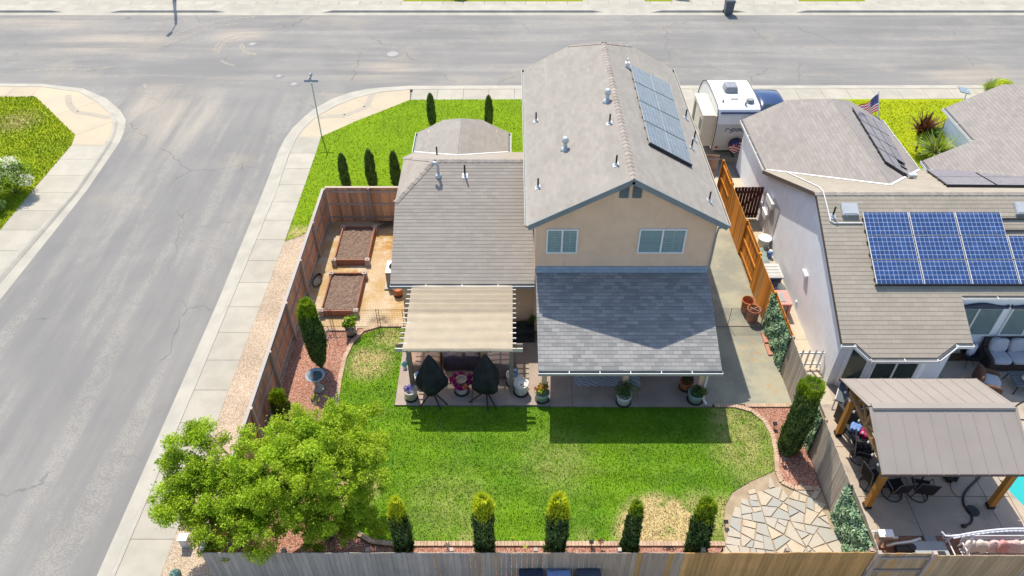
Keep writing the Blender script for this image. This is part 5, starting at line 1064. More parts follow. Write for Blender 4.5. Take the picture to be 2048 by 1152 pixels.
def eggchair(label, x, y, rz, s):
    T = thing('covered_egg_chair', label, 'covered chair', (x, y, .08), rz, 'black covered hanging chairs'); mb = MB()
    prof = [(.20, .34), (.33, .46), (.47, .70), (.50, .90), (.44, 1.15), (.33, 1.45), (.20, 1.80), (.08, 2.08), (.012, 2.18)]
    mb.lathe((0, .05, 0), prof, 40, mod=lambda a, z: (1 + .13 * math.cos(4 * a + .5 + s) * min(1, (2.2 - z)) + .07 * math.sin(7 * a + z * 3 + s * 2) + .03 * math.sin(14 * a - z * 5)), sy=.92); mb.build('cover', m_blackc, T, True, True)
    for k in range(4): a = -math.pi / 2 + (-.9, -.05 + .5, .95, math.pi)[k]; mb = MB(); mb.tube([(0, .05, .34), (.62 * math.cos(a), .62 * math.sin(a), .03)], [.03, .025], 8); mb.build('leg', m_black, T, local=True)
    mb = MB(); mb.tube([(0, .05, .3), (0, .05, .6)], .04, 8); mb.build('pole', m_black, T, local=True)
p = G(846, 770); eggchair('black peaked cover on the hanging chair beside the left pergola post', -2.78, 17.22, .1, 0); eggchair('black peaked cover on the hanging chair between red flowers and the right post', -.92, 17.25, -.3, 1.7)
T = pot('flower_pot', 'white pot overflowing with magenta flowers between the two black covers', (-1.78, 17.55, .08), .27, .42, m_potw, 'flower pot')
mb = MB()
for k in range(18): a = k * 2 * math.pi / 18 + random.uniform(-.1, .1); r = random.uniform(.24, .4); leafcloud(mb, (r * math.cos(a), r * math.sin(a), .52 + random.uniform(-.12, .16)), (.1, .1, .09), 44, .09, .06, (0, 1, 0, 2)[k % 4] if math.cos(a) > -.3 or k % 4 != 3 else 1, .2)
mb.build('bloom', [m_mag, m_mag2, m_org], T, local=True); mb = MB(); mb.lathe((0, .02, .52), [(.16, 0), (.2, .1), (.205, .12), (.17, .12), (.15, .03)], 18); mb.build('inner_bowl', m_block, T, True, True)
def hyd(label, x, y, r, h, bloom, off, mat=m_potw, n=3):
    T = pot('flower_pot', label, (x, y, .08), r, h, mat, 'flower pot'); mb = MB()
    for k in range(n): a = k * 2.1 + 1; leafcloud(mb, (off[0] + .08 * math.cos(a), off[1] + .08 * math.sin(a), h + .07), (.1, .1, .09), 90, .05, .04, 0, .6)
    mb.build('bloom', bloom, T, local=True); return T
hyd('white pot of pale blue hydrangea behind the left pergola post', -3.3, 17.95, .2, .4, m_blue, (.02, 0)); hyd('round pale pot with violet flowers in front of the left pergola post', -3.55, 17.25, .24, .42, m_purp, (-.06, .02), M('pot_cream', (.52, .49, .42), (.46, .43, .37), 4, .5), 3)
hyd('tall white pot of blue flowers behind the right pergola post', .03, 17.9, .24, .52, m_blue, (.04, .03)); T = pot('flower_pot', 'large white pot of soil with one small yellow bloom by the right post', (.32, 17.5, .08), .27, .5, m_potw, 'flower pot'); foliage(T, (0, 0, .43), (.05, .05, .04), 40, [m_lime], .06, .04, 2, 'bloom')
T = pot('flower_pot', 'pale green pot of yellow-green foliage at the left patio post', (1.06, 17.2, .08), .26, .36, m_potg, 'flower pot'); foliage(T, (0, 0, .55), (.26, .26, .24), 700, [m_lime, m_lime, m_org, m_leaf], .1, .06)
T = pot('flower_pot', 'pot with a loose olive shrub in front of the middle patio post', (3.9, 17.05, .08), .27, .4, m_potw, 'flower pot'); foliage(T, (0, 0, .72), (.48, .42, .38), 900, [m_olive, m_leafd], .1, .03, 26)
T = pot('flower_pot', 'brown clay pot with a reddish plant behind the right patio post', (6.2, 17.72, .08), .25, .36, m_terra, 'flower pot'); foliage(T, (0, 0, .5), (.25, .25, .2), 400, [m_olive, m_red], .09, .04)
T = pot('flower_pot', 'green glazed pot with a bushy green plant at the right patio post', (6.42, 17.15, .08), .28, .4, m_potg, 'flower pot'); foliage(T, (.05, 0, .52), (.3, .28, .2), 700, [m_leafd, m_olive], .1, .05)
T = thing('deck_box', 'low black covered box against the wall beside the pergola', 'storage box', (.42, 20.42, .08)); mb = MB(); softbox(mb, (0, 0, 0), .85, .62, .45, 0, .15, 24, .006, 0, 5); mb.build('cover', m_blackc, T, True, True); mb = MB(); mb.box(-.43, .43, -.45, -.32, 0, .26); mb.build('step', m_blackpl, T, local=True)
T = pot('planter', 'small leafy plant on the black box at the edge of the covered patio roof', (.72, 20.5, .53), .12, .16, m_blackpl, 'planter', saucer=False); foliage(T, (0, 0, .28), (.2, .2, .2), 260, [m_leafd, m_olive], .1, .05)
n = NT('rug'); w = n.new('TexWave'); w.wave_type = 'RINGS'; n.l.new(n.scale(n.co, (1.6, 3.2, 1), (0, 0, .8)), w.inputs[0]); w.inputs['Scale'].default_value = 1.2; w.inputs['Distortion'].default_value = 6; w.inputs['Detail'].default_value = 1.5
m_rug = n.done(n.mix(n.rng(w.outputs['Fac'], .45, .62), (.25, .28, .33), (.52, .53, .54)), .95, .1)
mb = MB(); mb.box(2.25, 4.62, 17.8, 19.6, .081, .094); tag(lone(mb.build('rug', m_rug), (3.4, 18.7, .081)), 'grey and white leaf-patterned rug on the covered patio', 'rug')
# ---- small things in the beds
def pathlight(label, x, y, z=0.0):
    T = thing('path_light', label, 'path light', (x, y, z), group='solar path lights'); mb = MB(); mb.tube([(0, 0, -.05), (0, 0, .2)], .015, 6); mb.build('stake', m_black, T, local=True); mb = MB(); mb.obox((0, 0, .24), (.06, 0, 0), (0, .05, .02), (0, -.02, .045)); mb.build('lamp_head', m_blackpl, T, local=True)
for (px, py), lb in (((1576, 838), 'solar path light nearest the side path in the right bed'), ((1547, 856), 'solar path light against the right brick edging, above the cypress base'), ((1565, 928), 'solar path light at the near end of the right brick edging'), ((1449, 1052), 'solar path light by the flagstones at the lawn corner'), ((1182, 1092), 'solar path light in the rear bed between the middle two cypresses')): p = G(px, py); pathlight(lb, p.x, p.y)
def stake(name, label, px, py, mats, h=.42, r=.09, k=5):
    p = G(px, py); T = thing(name, label, 'garden ornament', (p.x, p.y, 0)); mb = MB(); mb.tube([(0, 0, -.05), (0, 0, h)], .008, 5); mb.build('stake', m_black, T, local=True); mb = MB()
    for i in range(k): a = i * 2 * math.pi / k; mb.face([(0, 0, h), (r * .5 * math.cos(a - .35), r * .5 * math.sin(a - .35), h + .02), (r * math.cos(a), r * math.sin(a), h + .04), (r * .5 * math.cos(a + .35), r * .5 * math.sin(a + .35), h + .02)], 0)
    mb.build('ornament', mats, T, local=True)
stake('flower_stake', 'dark metal flower stake in the rear bed right of the middle cypress', 1200, 1094, m_red, .3, .13, 8); stake('flower_stake', 'yellow flower stake in the rear bed left of the middle cypress', 1050, 1100, m_lime, .2, .1, 6); stake('flower_stake', 'pale yellow bird stake standing at the rear brick edging', 1026, 1088, m_cypy, .36, .07, 4)
stake('flower_stake', 'dark metal leaf stake in the rear bed beside the second cypress', 895, 1096, m_black, .15, .12, 6); stake('flower_stake', 'black metal ornament in the left red bed near the potted shrub', 675, 685, m_black, .22, .1, 3); stake('flower_stake', 'small pale blue stake in the left red bed', 658, 688, m_blue, .3, .06, 3)
p = G(1338, 1097); mb = MB()
for k in range(4): a = k * .35; c = Vector((p.x + .08 * k - .1, p.y + .03 * (k % 2), .03)); mb.tube([c + Vector((.07 * math.cos(t * .5), .06 * math.sin(t * .5), 0)) for t in range(14)], .008, 5)
tag(lone(mb.build('garden_ornament', m_black), (p.x, p.y, 0)), 'black metal rings lying in the rear bed below the dry lawn patch', 'garden ornament')
mb = MB(); c0 = Vector((-8.1, 23.6, .04)); mb.tube([c0 + Vector((.16 * math.cos(t * .45) * (1 + .1 * math.sin(t)), .42 * math.sin(t * .45), .02 * math.sin(t * 1.3) + .03 * (t // 14))) for t in range(34)], .016, 6); tag(lone(mb.build('garden_hose', m_blackpl), c0), 'dark hose coiled at the foot of the left fence', 'hose')
mb = MB(); mb.tube([G(658, 668) + Vector((.05 * math.sin(t), .05 * t - .1, .1 + .28 * abs(math.sin(t * 1.1)))) for t in range(-3, 5)], .02, 6); p = G(655, 665); tag(lone(mb.build('garden_ornament', m_metal), (p.x, p.y, 0)), 'grey metal ornament in the corner of the left red bed', 'garden ornament')
# ---------------------------------------------------------------- street furniture
mb_ = None
p = G(643, 271); T = thing('street_sign', 'tall thin street sign post with crossed name blades on the corner ramp', 'street sign', (p.x, p.y, 0)); m_sign = M('sign_blue', (.27, .32, .43), (.24, .29, .39), 4, .5, .4)
mb = MB(); mb.tube([(0, 0, -.1), (0, 0, 3.05)], .035, 8); mb.build('pole', m_metal, T, local=True); mb = MB(); mb.box(-.36, .36, -.01, .01, 3.07, 3.2); mb.build('name_blade', m_sign, T, local=True); mb = MB(); mb.box(-.01, .01, -.42, .42, 3.26, 3.44); mb.build('name_blade', m_sign, T, local=True); mb = MB(); mb.tube([(0, 0, 3.2), (0, 0, 3.52)], .03, 8); mb.build('bracket', m_metal, T, local=True)
def manhole(label, px, py, r, ring):
    p = G(px, py, -.12); T = thing('manhole_cover', label, 'manhole', (p.x, p.y, -.12)); mb = MB(); mb.lathe((0, 0, 0), [(r + ring, .001), (r + ring, .006)], 28); mb.build('collar', M('collar', (.22, .215, .205), (.19, .185, .18), 5, .9), T, local=True); mb = MB(); mb.lathe((0, 0, .006), [(r, 0), (r, .006)], 24); mb.build('cover', M('cast_iron_dusty', (.34, .325, .30), (.27, .26, .24), 9, .8), T, local=True)
manhole('large round manhole cover in the cross street, left of the house', 785, 108, .36, .22); manhole('small valve cover in the junction nearest the cross street', 558, 152, .17, .2); manhole('small valve cover in the junction nearest the street sign', 588, 168, .18, .22); manhole('small round cover among the curved tyre marks', 505, 88, .2, .16)
p = G(1456, 29, -.1); T = thing('wheelie_bin', 'dark grey wheelie bin standing in the far gutter', 'wheelie bin', (p.x, p.y + .1, -.1)); 
def wheelie(T, mat, lid, s=1.0, open_=0):
    mb = MB(); mb.lathe((0, 0, .08), [(.36, 0), (.38, .1), (.43, .85), (.45, .88)], 4, 0); o = mb.build('body', mat, T, local=True); o.rotation_euler.z = math.pi / 4
    mb = MB(); mb.box(-.33, .33, -.34, .36, .97, 1.0); mb.box(-.30, .30, -.30, .3, 1.0, 1.035); mb.box(-.34, .34, -.37, -.34, .93, 1.0)
    for x in (-.2, 0, .2): mb.box(x - .03, x + .03, -.3, .3, 1.035, 1.05)
    mb.build('lid', lid, T, local=True); mb = MB(); mb.tube([(-.27, .42, .95), (.27, .42, .95)], .02, 8); mb.box(-.27, -.23, .33, .42, .93, .97); mb.box(.23, .27, .33, .42, .93, .97); mb.build('handle', mat, T, local=True)
    for x in (-.27, .27): mb = MB(); mb.tube([(x - .03, .3, .1), (x + .03, .3, .1)], .1, 14); mb.build('wheel', m_blackpl, T, local=True)
m_bing = M('bin_grey', (.10, .115, .13), (.085, .10, .115), 4, .5, .4); m_binb = M('bin_blue', (.20, .29, .48), (.17, .26, .43), 4, .45, .45); m_binn = M('bin_navy', (.02, .035, .07), (.018, .03, .06), 4, .45, .45)
wheelie(T, m_bing, m_bing)
for (px, lb, mt) in ((1063, 'navy wheelie bin leftmost of three outside the rear fence', m_binn), (1118, 'pale blue wheelie bin in the middle of three outside the rear fence', m_binb), (1178, 'dark wheelie bin rightmost of three outside the rear fence', M('bin_slate', (.05, .07, .10), (.04, .06, .085), 4, .45, .45))):
    p = G(px, 1139, 1.0); T = thing('wheelie_bin', lb, 'wheelie bin', (p.x, p.y - .38 + (0 if px == 1118 else .05), 0), .05, 'wheelie bins outside the rear fence'); wheelie(T, mt, mt)
p = G(349, 1147, .6); T = thing('utility_pedestal', 'short round green utility pedestal in the gravel strip', 'utility pedestal', (p.x, p.y, 0)); mb = MB(); mb.lathe((0, 0, -.02), [(.14, 0), (.14, .5)], 18); mb.build('body', M('pedestal_tan', (.42, .38, .26), (.38, .34, .23), 4, .6), T, True, True); mb = MB(); mb.lathe((0, 0, .46), [(.155, 0), (.16, .12), (.12, .16), (.02, .17)], 18); mb.build('cap', M('pedestal_green', (.17, .28, .20), (.15, .25, .18), 4, .5), T, True, True)
p = G(374, 1090); T = thing('utility_box', 'white meter box on the gravel strip under the leafy tree', 'utility box', (p.x, p.y, 0)); mb = MB(); mb.box(-.12, .12, -.1, .1, -.02, .42); mb.build('body', m_metal, T, local=True); mb = MB(); mb.box(-.14, .14, -.12, .12, .42, .46); mb.build('lid', m_trim, T, local=True)
# street light beyond the top of the frame; its shadow falls over the far pavement and road
tp = G(352, 48, -.12); b = Vector((tp.x, tp.y, 0)) - Vector((LIGHT.x, LIGHT.y, 0)) * 7.2; tl = G(339, 68, -.12) - Vector((LIGHT.x, LIGHT.y, 0)) * 7.5
T = thing('street_light', 'grey street light at the top edge whose shadow crosses the far pavement', 'street light', (b.x, b.y, 0)); mb = MB(); mb.tube([(b.x, b.y, 0), (b.x, b.y, 3), (b.x, b.y, 7.2)], [.15, .11, .09], 10); mb.build('pole', m_metal, T, True); mb = MB(); mb.tube([(b.x, b.y, 7.15), ((b.x + tl.x) / 2, (b.y + tl.y) / 2, 7.45), (tl.x, tl.y, 7.5)], .04, 8); mb.build('arm', m_metal, T, True); mb = MB(); softbox(mb, (tl.x, tl.y, 7.44), .28, .75, .14, math.atan2(b.x - tl.x, tl.y - b.y) * -1, .6, 14, 0); mb.build('lamp_head', m_metal, T, True)
# ---------------------------------------------------------------- travel trailer, car and flag in front of the white house
m_rv = M('trailer_white', (.70, .71, .70), (.66, .67, .66), 2, .35, .5); m_rvg = M('trailer_silver', (.46, .46, .445), (.42, .42, .41), 2, .4, .5); m_rvc = M('trailer_cream', (.56, .52, .43), (.52, .48, .40), 2, .5, .4)
m_navy = M('navy_trim', (.05, .07, .16), (.04, .06, .13), 3, .3, .5); m_flagr = cloth('flag_red', (.55, .03, .05), (.48, .025, .04), .2); m_flagw = cloth('flag_white', (.72, .70, .68), (.66, .64, .62), .2); m_flagb = cloth('flag_blue', (.04, .055, .22), (.035, .045, .18), .2)
R = thing('travel_trailer', 'white travel trailer with a cream slide-out parked between the two houses', 'travel trailer', (11.05, 35, 0))
prof = [(33.12, .55), (33.02, .9), (32.95, 1.5), (32.97, 2.1), (33.05, 2.5), (33.22, 2.76), (33.5, 2.88), (34.5, 2.92), (35.6, 2.92), (36.2, 2.84), (36.8, 2.55), (37.25, 2.0), (37.45, 1.4), (37.3, .8), (37.1, .55)]
mb = MB(); xa, xb = 10.08, 12.15; mb.face([(xa, y, z) for y, z in prof], 0, .5); mb.face([(xb, y, z) for y, z in prof][::-1], 0, .5)
for i in range(len(prof)):
    a, b = prof[i], prof[(i + 1) % len(prof)]; mb.face([(xb, *a), (xb, *b), (xa, *b), (xa, *a)], 1 if a[1] < 2.0 and a[0] < 34 else 0, .5)
mb.build('body', [m_rv, m_rvg], R)
mb = MB(); mb.bar((10.2, 33.07, 2.66), (12.05, 33.07, 2.66), .05, .17, (0, -.6, .8)); mb.build('rear_band', m_navy, R)
for x in (xa - .012, xb + .012):
    mb = MB(); mb.tube([(x, y, z) for y, z in prof], .022, 5); mb.build('edge_trim', m_black, R)
mb = MB(); mb.box(9.42, 10.07, 33.2, 35.5, .75, 2.42); so = mb.build('slide_out', m_rvc, R)
mb = MB(); mb.box(9.38, 10.0, 33.17, 35.53, 2.42, 2.47); mb.build('slide_roof', m_rvc, so); mb = MB(); mb.box(9.405, 9.42, 33.35, 33.8, 1.5, 2.1); mb.box(9.405, 9.42, 34.9, 35.3, 1.0, 2.2); mb.build('window', m_panebl, so)
mb = MB(); mb.box(9.405, 9.419, 33.3, 33.34, .8, 2.4); mb.box(9.405, 9.419, 34.1, 34.6, .8, 1.3); mb.build('panel_trim', m_gutter, so)
mb = MB(); softbox(mb, (11.0, 35.0, 2.9), .72, .85, .34, 0, .3, 16, 0, 0, 1, .2); mb.build('roof_air_conditioner', M('ac_grey', (.25, .26, .28), (.21, .22, .24), 3, .5), R)
mb = MB(); mb.box(10.82, 11.2, 34.0, 34.35, 2.9, 2.97); mb.build('roof_hatch', m_trim, R); mb = MB(); mb.lathe((11.72, 33.75, 2.9), [(.2, 0), (.2, .1), (.17, .16), (.02, .17)], 16); mb.build('roof_fan', m_gutter, R)
for x, y in ((10.4, 33.75), (11.45, 33.5)): mb = MB(); mb.tube([(x, y, 2.88), (x, y, 3.02)], .05, 8); mb.build('roof_vent', m_gutter, R)
mb = MB(); mb.box(12.16, 12.3, 33.4, 36.4, 2.42, 2.54); mb.build('awning', m_rvg, R)
for y in (34.6, 35.5):
    for x in (10.2, 12.0): mb = MB(); mb.tube([(x - .1, y, .34), (x + .1, y, .34)], .33, 18); w = mb.build('wheel', m_blackpl, R); mb = MB(); mb.tube([(x - .105, y, .34), (x + .105, y, .34)], .17, 14); mb.build('rim', m_metal, w)
mb = MB(); mb.box(10.25, 12.0, 33.2, 37.1, .42, .56); mb.box(11.05, 11.15, 32.6, 33.2, .44, .5); mb.build('chassis', m_black, R)
cu = bpy.data.curves.new('lettering', 'FONT'); cu.body = 'r-pod'; cu.size = .42; cu.extrude = .004; cu.shear = .25
to = bpy.data.objects.new('lettering', cu); COL.objects.link(to); dg = bpy.context.evaluated_depsgraph_get(); me = bpy.data.meshes.new_from_object(to.evaluated_get(dg)); bpy.data.objects.remove(to)
lo = bpy.data.objects.new('lettering', me); COL.objects.link(lo); me.materials.append(m_navy); me.transform(Matrix.Translation((10.5, 32.935, 1.72)) @ Matrix.Rotation(math.pi / 2, 4, 'X')); adopt(lo, R)
for x in (10.3, 11.95): mb = MB(); mb.box(x - .06, x + .06, 33.0, 33.06, .72, .82); mb.build('tail_light', M('lamp_red', (.45, .02, .02), (.4, .02, .02), 3, .3, .5), R)
c = Vector((11.2, 32.72, 1.0)); mb = MB(); mb.tube([c, c + Vector((0, .26, 0))], .36, 24); tw = mb.build('spare_wheel', m_blackpl, R); mb = MB()
for i in range(26):                                               # fabric cover with waving stars and stripes
    a0, a1 = i * math.pi / 13, (i + 1) * math.pi / 13
    for k in range(7):
        r0, r1 = .365 * k / 7, .365 * (k + 1) / 7; am = (a0 + a1) / 2; x, z = (r0 + r1) / 2 * math.cos(am), (r0 + r1) / 2 * math.sin(am); zz = z + .05 * math.sin(x * 9)
        m = 2 if (zz > .06 and x < .10) else (0 if int(math.floor((zz + .4) / .075)) % 2 else 1)
        P4 = [(r0, a0), (r1, a0), (r1, a1), (r0, a1)]; mb.face([(c.x + r * math.cos(a), c.y - .012 - .03 * (1 - (r / .365) ** 2), c.z + r * math.sin(a)) for r, a in P4][::-1], m)
for k in range(16): a, r = k * 2.4, .05 + .017 * k; x, z = r * math.cos(a) - .1, .12 + r * .5 * math.sin(a); (x * x + z * z < .1 and z > .05) and mb.obox((c.x + x, c.y - .05, c.z + z), (.011, 0, 0), (0, .003, 0), (0, 0, .011), 1)
mb.build('tyre_cover', [m_flagr, m_flagw, m_flagb], tw)
K = thing('parked_car', 'dark blue car beside the trailer, mostly hidden by the white house roof', 'car', (13.95, 36.9, 0)); m_carb = M('car_blue', (.022, .05, .14), (.02, .045, .125), 2, .2, .6)
def loft(mb, secs, m=0, n=20, e=.45):                              # rounded sections (y, half width, z0, z1)
    rings = []
    for y, hw, z0, z1 in secs:
        rg = []
        for k in range(n):
            a = 2 * math.pi * k / n; ca, sa = math.cos(a), math.sin(a); rg.append((math.copysign(abs(ca) ** e, ca) * hw, y, (z0 + z1) / 2 + math.copysign(abs(sa) ** e, sa) * (z1 - z0) / 2))
        rings.append(rg)
    vs = [p for r in rings for p in r]; fs = [(i * n + k, i * n + (k + 1) % n, (i + 1) * n + (k + 1) % n, (i + 1) * n + k) for i in range(len(rings) - 1) for k in range(n)] + [tuple(range(n))[::-1], tuple(range((len(rings) - 1) * n, len(rings) * n))]
    mb.raw(vs, fs, m, .5)
mb = MB(); loft(mb, [(-2.15, .72, .35, .75), (-2.05, .86, .28, .86), (-1.2, .9, .24, .95), (0, .91, .22, .95), (1.3, .9, .24, .98), (2.05, .85, .3, .95), (2.2, .74, .4, .85)]); mb.build('body', m_carb, K, True, True)
mb = MB(); loft(mb, [(-1.15, .74, .85, .97), (-.35, .70, .85, 1.40), (.5, .70, .85, 1.46), (1.2, .69, .85, 1.38), (1.95, .70, .85, 1.0)], 0, 20, .5); mb.build('cabin', m_carb, K, True, True)
for nm, q in (('windscreen', [(-.6, -1.08, .99), (.6, -1.08, .99), (.55, -.42, 1.36), (-.55, -.42, 1.36)]), ('rear_window', [(.6, 1.88, 1.03), (-.6, 1.88, 1.03), (-.55, 1.28, 1.36), (.55, 1.28, 1.36)])): mb = MB(); nn = nrm(q); nn = nn if nn.z > 0 else -nn; mb.face([Vector(p) + nn * .03 for p in q]); mb.build(nm, m_panebl, K, local=True)
for s in (-1, 1):
    mb = MB(); mb.obox((s * .715, .1, 1.16), (.012, 0, 0), (0, .85, 0), (-s * .015, 0, .12)); mb.build('side_window', m_panebl, K, local=True)
    mb = MB(); softbox(mb, (s * 1.0, -.75, .92), .2, .12, .14, 0, .6, 10, 0); mb.build('mirror', m_carb, K, True, True)
    mb = MB(); softbox(mb, (s * .62, -2.06, .6), .32, .16, .14, 0, .6, 12, 0); mb.build('headlight', m_trim, K, True, True)
    for y in (-1.35, 1.35): mb = MB(); mb.tube([(s * .72, y, .32), (s * .93, y, .32)], .32, 18); w = mb.build('wheel', m_blackpl, K, local=True); mb = MB(); mb.tube([(s * .75, y, .32), (s * .94, y, .32)], .2, 14); mb.build('rim', m_metal, w, local=True)
b = G(1757, 238, 2.35); tpp = AY(1757.5, 184, b.y); T = thing('flag_pole', 'white flag pole fixed at the front roof corner of the white house', 'flag pole', b); mb = MB(); mb.tube([b, tpp], .022, 8); mb.lathe(tuple(tpp), [(.035, 0), (.045, .04), (.01, .08)], 10); mb.build('pole', m_trim, T)
mb = MB(); NU, NV = 22, 13; d = (tpp - b).normalized(); hoist = .92
def fp(u, v):
    p = tpp - d * (.08 + (1 - v) * hoist); return p + Vector((-.80 * u, .12 * math.sin(u * 7 + v * 1.5) * u - .1 * u, -.62 * u - .10 * u * (v) + .05 * math.sin(u * 9) * u))
for i in range(NU):
    for j in range(NV):
        u0, u1, v0, v1 = i / NU, (i + 1) / NU, j / NV, (j + 1) / NV; m = 2 if (j >= 6 and u1 <= .43) else (0 if j % 2 == 0 else 1); mb.face([fp(u0, v0), fp(u1, v0), fp(u1, v1), fp(u0, v1)], m, .5)
for i in range(5):
    for j in range(4): u, v = .04 + i * .078, .53 + j * .115; P4 = [fp(u, v), fp(u + .028, v), fp(u + .028, v + .042), fp(u, v + .042)]; mb.face([q + Vector((0, -.012, .004)) for q in P4], 1, .5)
tag(lone(mb.build('flag', [m_flagr, m_flagw, m_flagb]), b), 'striped red and white flag with a blue starred canton on the roof pole', 'flag')
p = G(1932, 190, .5); T = thing('yard_sign', 'small pale sign on a white post at the edge of the front lawn', 'sign', (p.x, p.y, 0)); mb = MB(); mb.box(-.03, .03, -.03, .03, 0, .8); mb.build('post', m_trim, T, local=True); mb = MB(); mb.obox((-.2, 0, .78), (.3, 0, -.06), (0, .22, .06), (0, -.01, .03)); mb.build('panel', m_flash, T, local=True)
# ---------------------------------------------------------------- gazebo and the neighbour's patio things
m_cedar = wood('cedar', (.50, .25, .055), (.39, .18, .035), 'z', .6, .1); m_cedarx = wood('cedar_beam', (.46, .27, .12), (.36, .20, .08), 'x', .7, .1); m_tin = M('metal_roof_taupe', (0.288, 0.252, 0.219), (0.270, 0.236, 0.206), 1.0, .55, .3)
Z = thing('gazebo', 'cedar gazebo with a taupe metal gable roof over the neighbour patio', 'gazebo', (12.7, 14.3, 0)); gx, gX, gn, gf, gr, ge, gz2 = 10.50, 14.92, 12.46, 16.1, 14.28, 2.38, 3.2
for x, y in ((11.0, 12.95), (14.82, 12.95), (11.0, 15.72), (14.82, 15.72)):
    mb = MB(); mb.box(x - .085, x + .085, y - .085, y + .085, 0, 2.3); po = mb.build('post', m_cedar, Z); mb = MB(); mb.box(x - .105, x + .105, y - .105, y + .105, 0, .12); mb.build('post_base', m_black, po)
    sx = 1 if x < 13 else -1; sy = 1 if y < 14 else -1
    mb = MB(); mb.bar((x, y, 1.72), (x + sx * .5, y, 2.2), .08, .08); mb.build('brace', m_cedar, Z); mb = MB(); mb.bar((x, y, 1.72), (x, y + sy * .5, 2.2), .08, .08); mb.build('brace', m_cedar, Z)
for y in (12.95, 15.72): mb = MB(); mb.box(10.7, 15.12, y - .06, y + .06, 2.2, 2.35); mb.build('beam', m_cedarx, Z)
for x in (10.75, 12.1, 13.5, 14.8):
    mb = MB(); mb.box(x - .05, x + .05, 12.7, 15.95, 2.22, 2.34); mb.build('tie_beam', m_cedarx, Z); mb = MB(); mb.box(x - .05, x + .05, gr - .05, gr + .05, 2.34, 3.08); mb.build('king_post', m_cedarx, Z)
    for s in (-1, 1): mb = MB(); mb.bar((x, gr + s * 1.75, 2.36), (x, gr, 3.12), .07, .1); mb.bar((x, gr + s * .1, 2.42), (x, gr + s * .75, 2.8), .06, .06); mb.build('rafter', m_cedarx, Z)
for y0, nm in ((gn, 1), (gf, -1)):
    mb = MB(); a, b_, c_, d_ = [Vector(q) for q in ((gx, y0, ge), (gX, y0, ge), (gX - .08, gr - .02 * nm, gz2), (gx + .1, gr - .02 * nm, gz2))]
    nn = nrm([a, b_, c_, d_]); nn = nn if nn.z > 0 else -nn; mb.obox((a + b_ + c_ + d_) / 4, (b_ - a) / 2 * .99, (d_ + c_ - a - b_) / 4, nn * .012, 0, .5)
    for k in range(11): t = .01 + .98 * k / 10; q0, q1 = a.lerp(b_, t) + nn * .018, d_.lerp(c_, t) + nn * .018; mb.bar(q0, q1, .022, .014, nn, 0, .5)
    for k in range(0): t = (k + .5) / 50; q0, q1 = a.lerp(b_, t) + nn * .012, d_.lerp(c_, t) + nn * .012; mb.bar(q0, q1, .012, .006, nn, 0, .5)
    mb.obox((a + b_) / 2 - nn * .03, (b_ - a) / 2, (0, .012, 0), (0, 0, .05), 1, .5); mb.build('roof_panel', [m_tin, M('roof_trim', (.10, .075, .065), (.09, .065, .06), 4, .6)], Z)
mb = MB(); mb.bar((gx + .12, gr, gz2 + .035), (gX - .1, gr, gz2 + .035), .20, .03); mb.bar((gx + .12, gr - .11, gz2 - .0), (gX - .1, gr - .11, gz2 - .0), .02, .05); mb.build('ridge_cap', m_tin, Z)
mb = MB()                                                        # string of bulbs along the left truss
mb.tube([(10.62, 12.9 + k * .2, 2.36 - .08 * abs(math.sin(k * .8))) for k in range(15)], .006, 4, 0)
for k in range(0, 15, 2): mb.lathe((10.62, 12.9 + k * .2, 2.22 - .08 * abs(math.sin(k * .8))), [(.02, 0), (.04, .03), (.03, .08), (.012, .1)], 8, 1)
tag(lone(mb.build('string_lights', [m_black, m_potw]), (10.62, 14.3, 2.2)), 'string of round bulbs along the left end of the gazebo', 'string lights')
m_sling = cloth('sling_black', (.03, .03, .033), (.022, .022, .025)); m_steel = M('chair_metal', (.16, .16, .17), (.12, .12, .13), 6, .4, .5, .5)
T = thing('dining_table', 'dark rectangular patio table under the gazebo', 'table', (12.45, 14.35, 0)); mb = MB(); mb.box(11.75, 13.15, 13.75, 14.95, .70, .74); mb.build('table_top', m_blackpl, T)
for x in (11.85, 13.05):
    for y in (13.85, 14.85): mb = MB(); mb.tube([(x, y, 0), (x, y, .7)], .025, 8); mb.build('leg', m_black, T)
def chair_proto(label, loc, rz):
    T = thing('patio_chair', label, 'chair', loc, rz, 'black swivel chairs under the gazebo')       # faces local +y
    mb = MB(); mb.obox((0, 0, .42), (.26, 0, 0), (0, .25, .02), (0, 0, .015)); mb.build('seat', m_sling, T, local=True)
    mb = MB(); mb.obox((0, -.31, .74), (.25, 0, 0), (0, .01, 0), (0, -.07, .33)); mb.build('backrest', m_sling, T, local=True)
    mb = MB()
    for s in (-1, 1): mb.tube([(s * .27, -.38, 1.06), (s * .27, -.26, .45), (s * .28, -.2, .62), (s * .29, .2, .64), (s * .27, .25, .43)], .018, 7)
    mb.tube([(-.27, -.38, 1.06), (0, -.4, 1.09), (.27, -.38, 1.06)], .018, 7); mb.build('frame', m_steel, T, local=True)
    mb = MB(); mb.tube([(0, 0, .4), (0, 0, .12)], .03, 8); mb.tube([(.30 * math.cos(k * math.pi / 10), .30 * math.sin(k * math.pi / 10), .025) for k in range(21)], .018, 6)
    for k in range(4): a = k * math.pi / 2 + .6; mb.tube([(0, 0, .2), (.17 * math.cos(a), .17 * math.sin(a), .16), (.30 * math.cos(a), .30 * math.sin(a), .03)], .016, 6)
    mb.build('base', m_black, T, local=True); return T
cp = chair_proto('black sling swivel chair in the sun at the left end of the gazebo table', (11.35, 13.72, 0), -1.35)
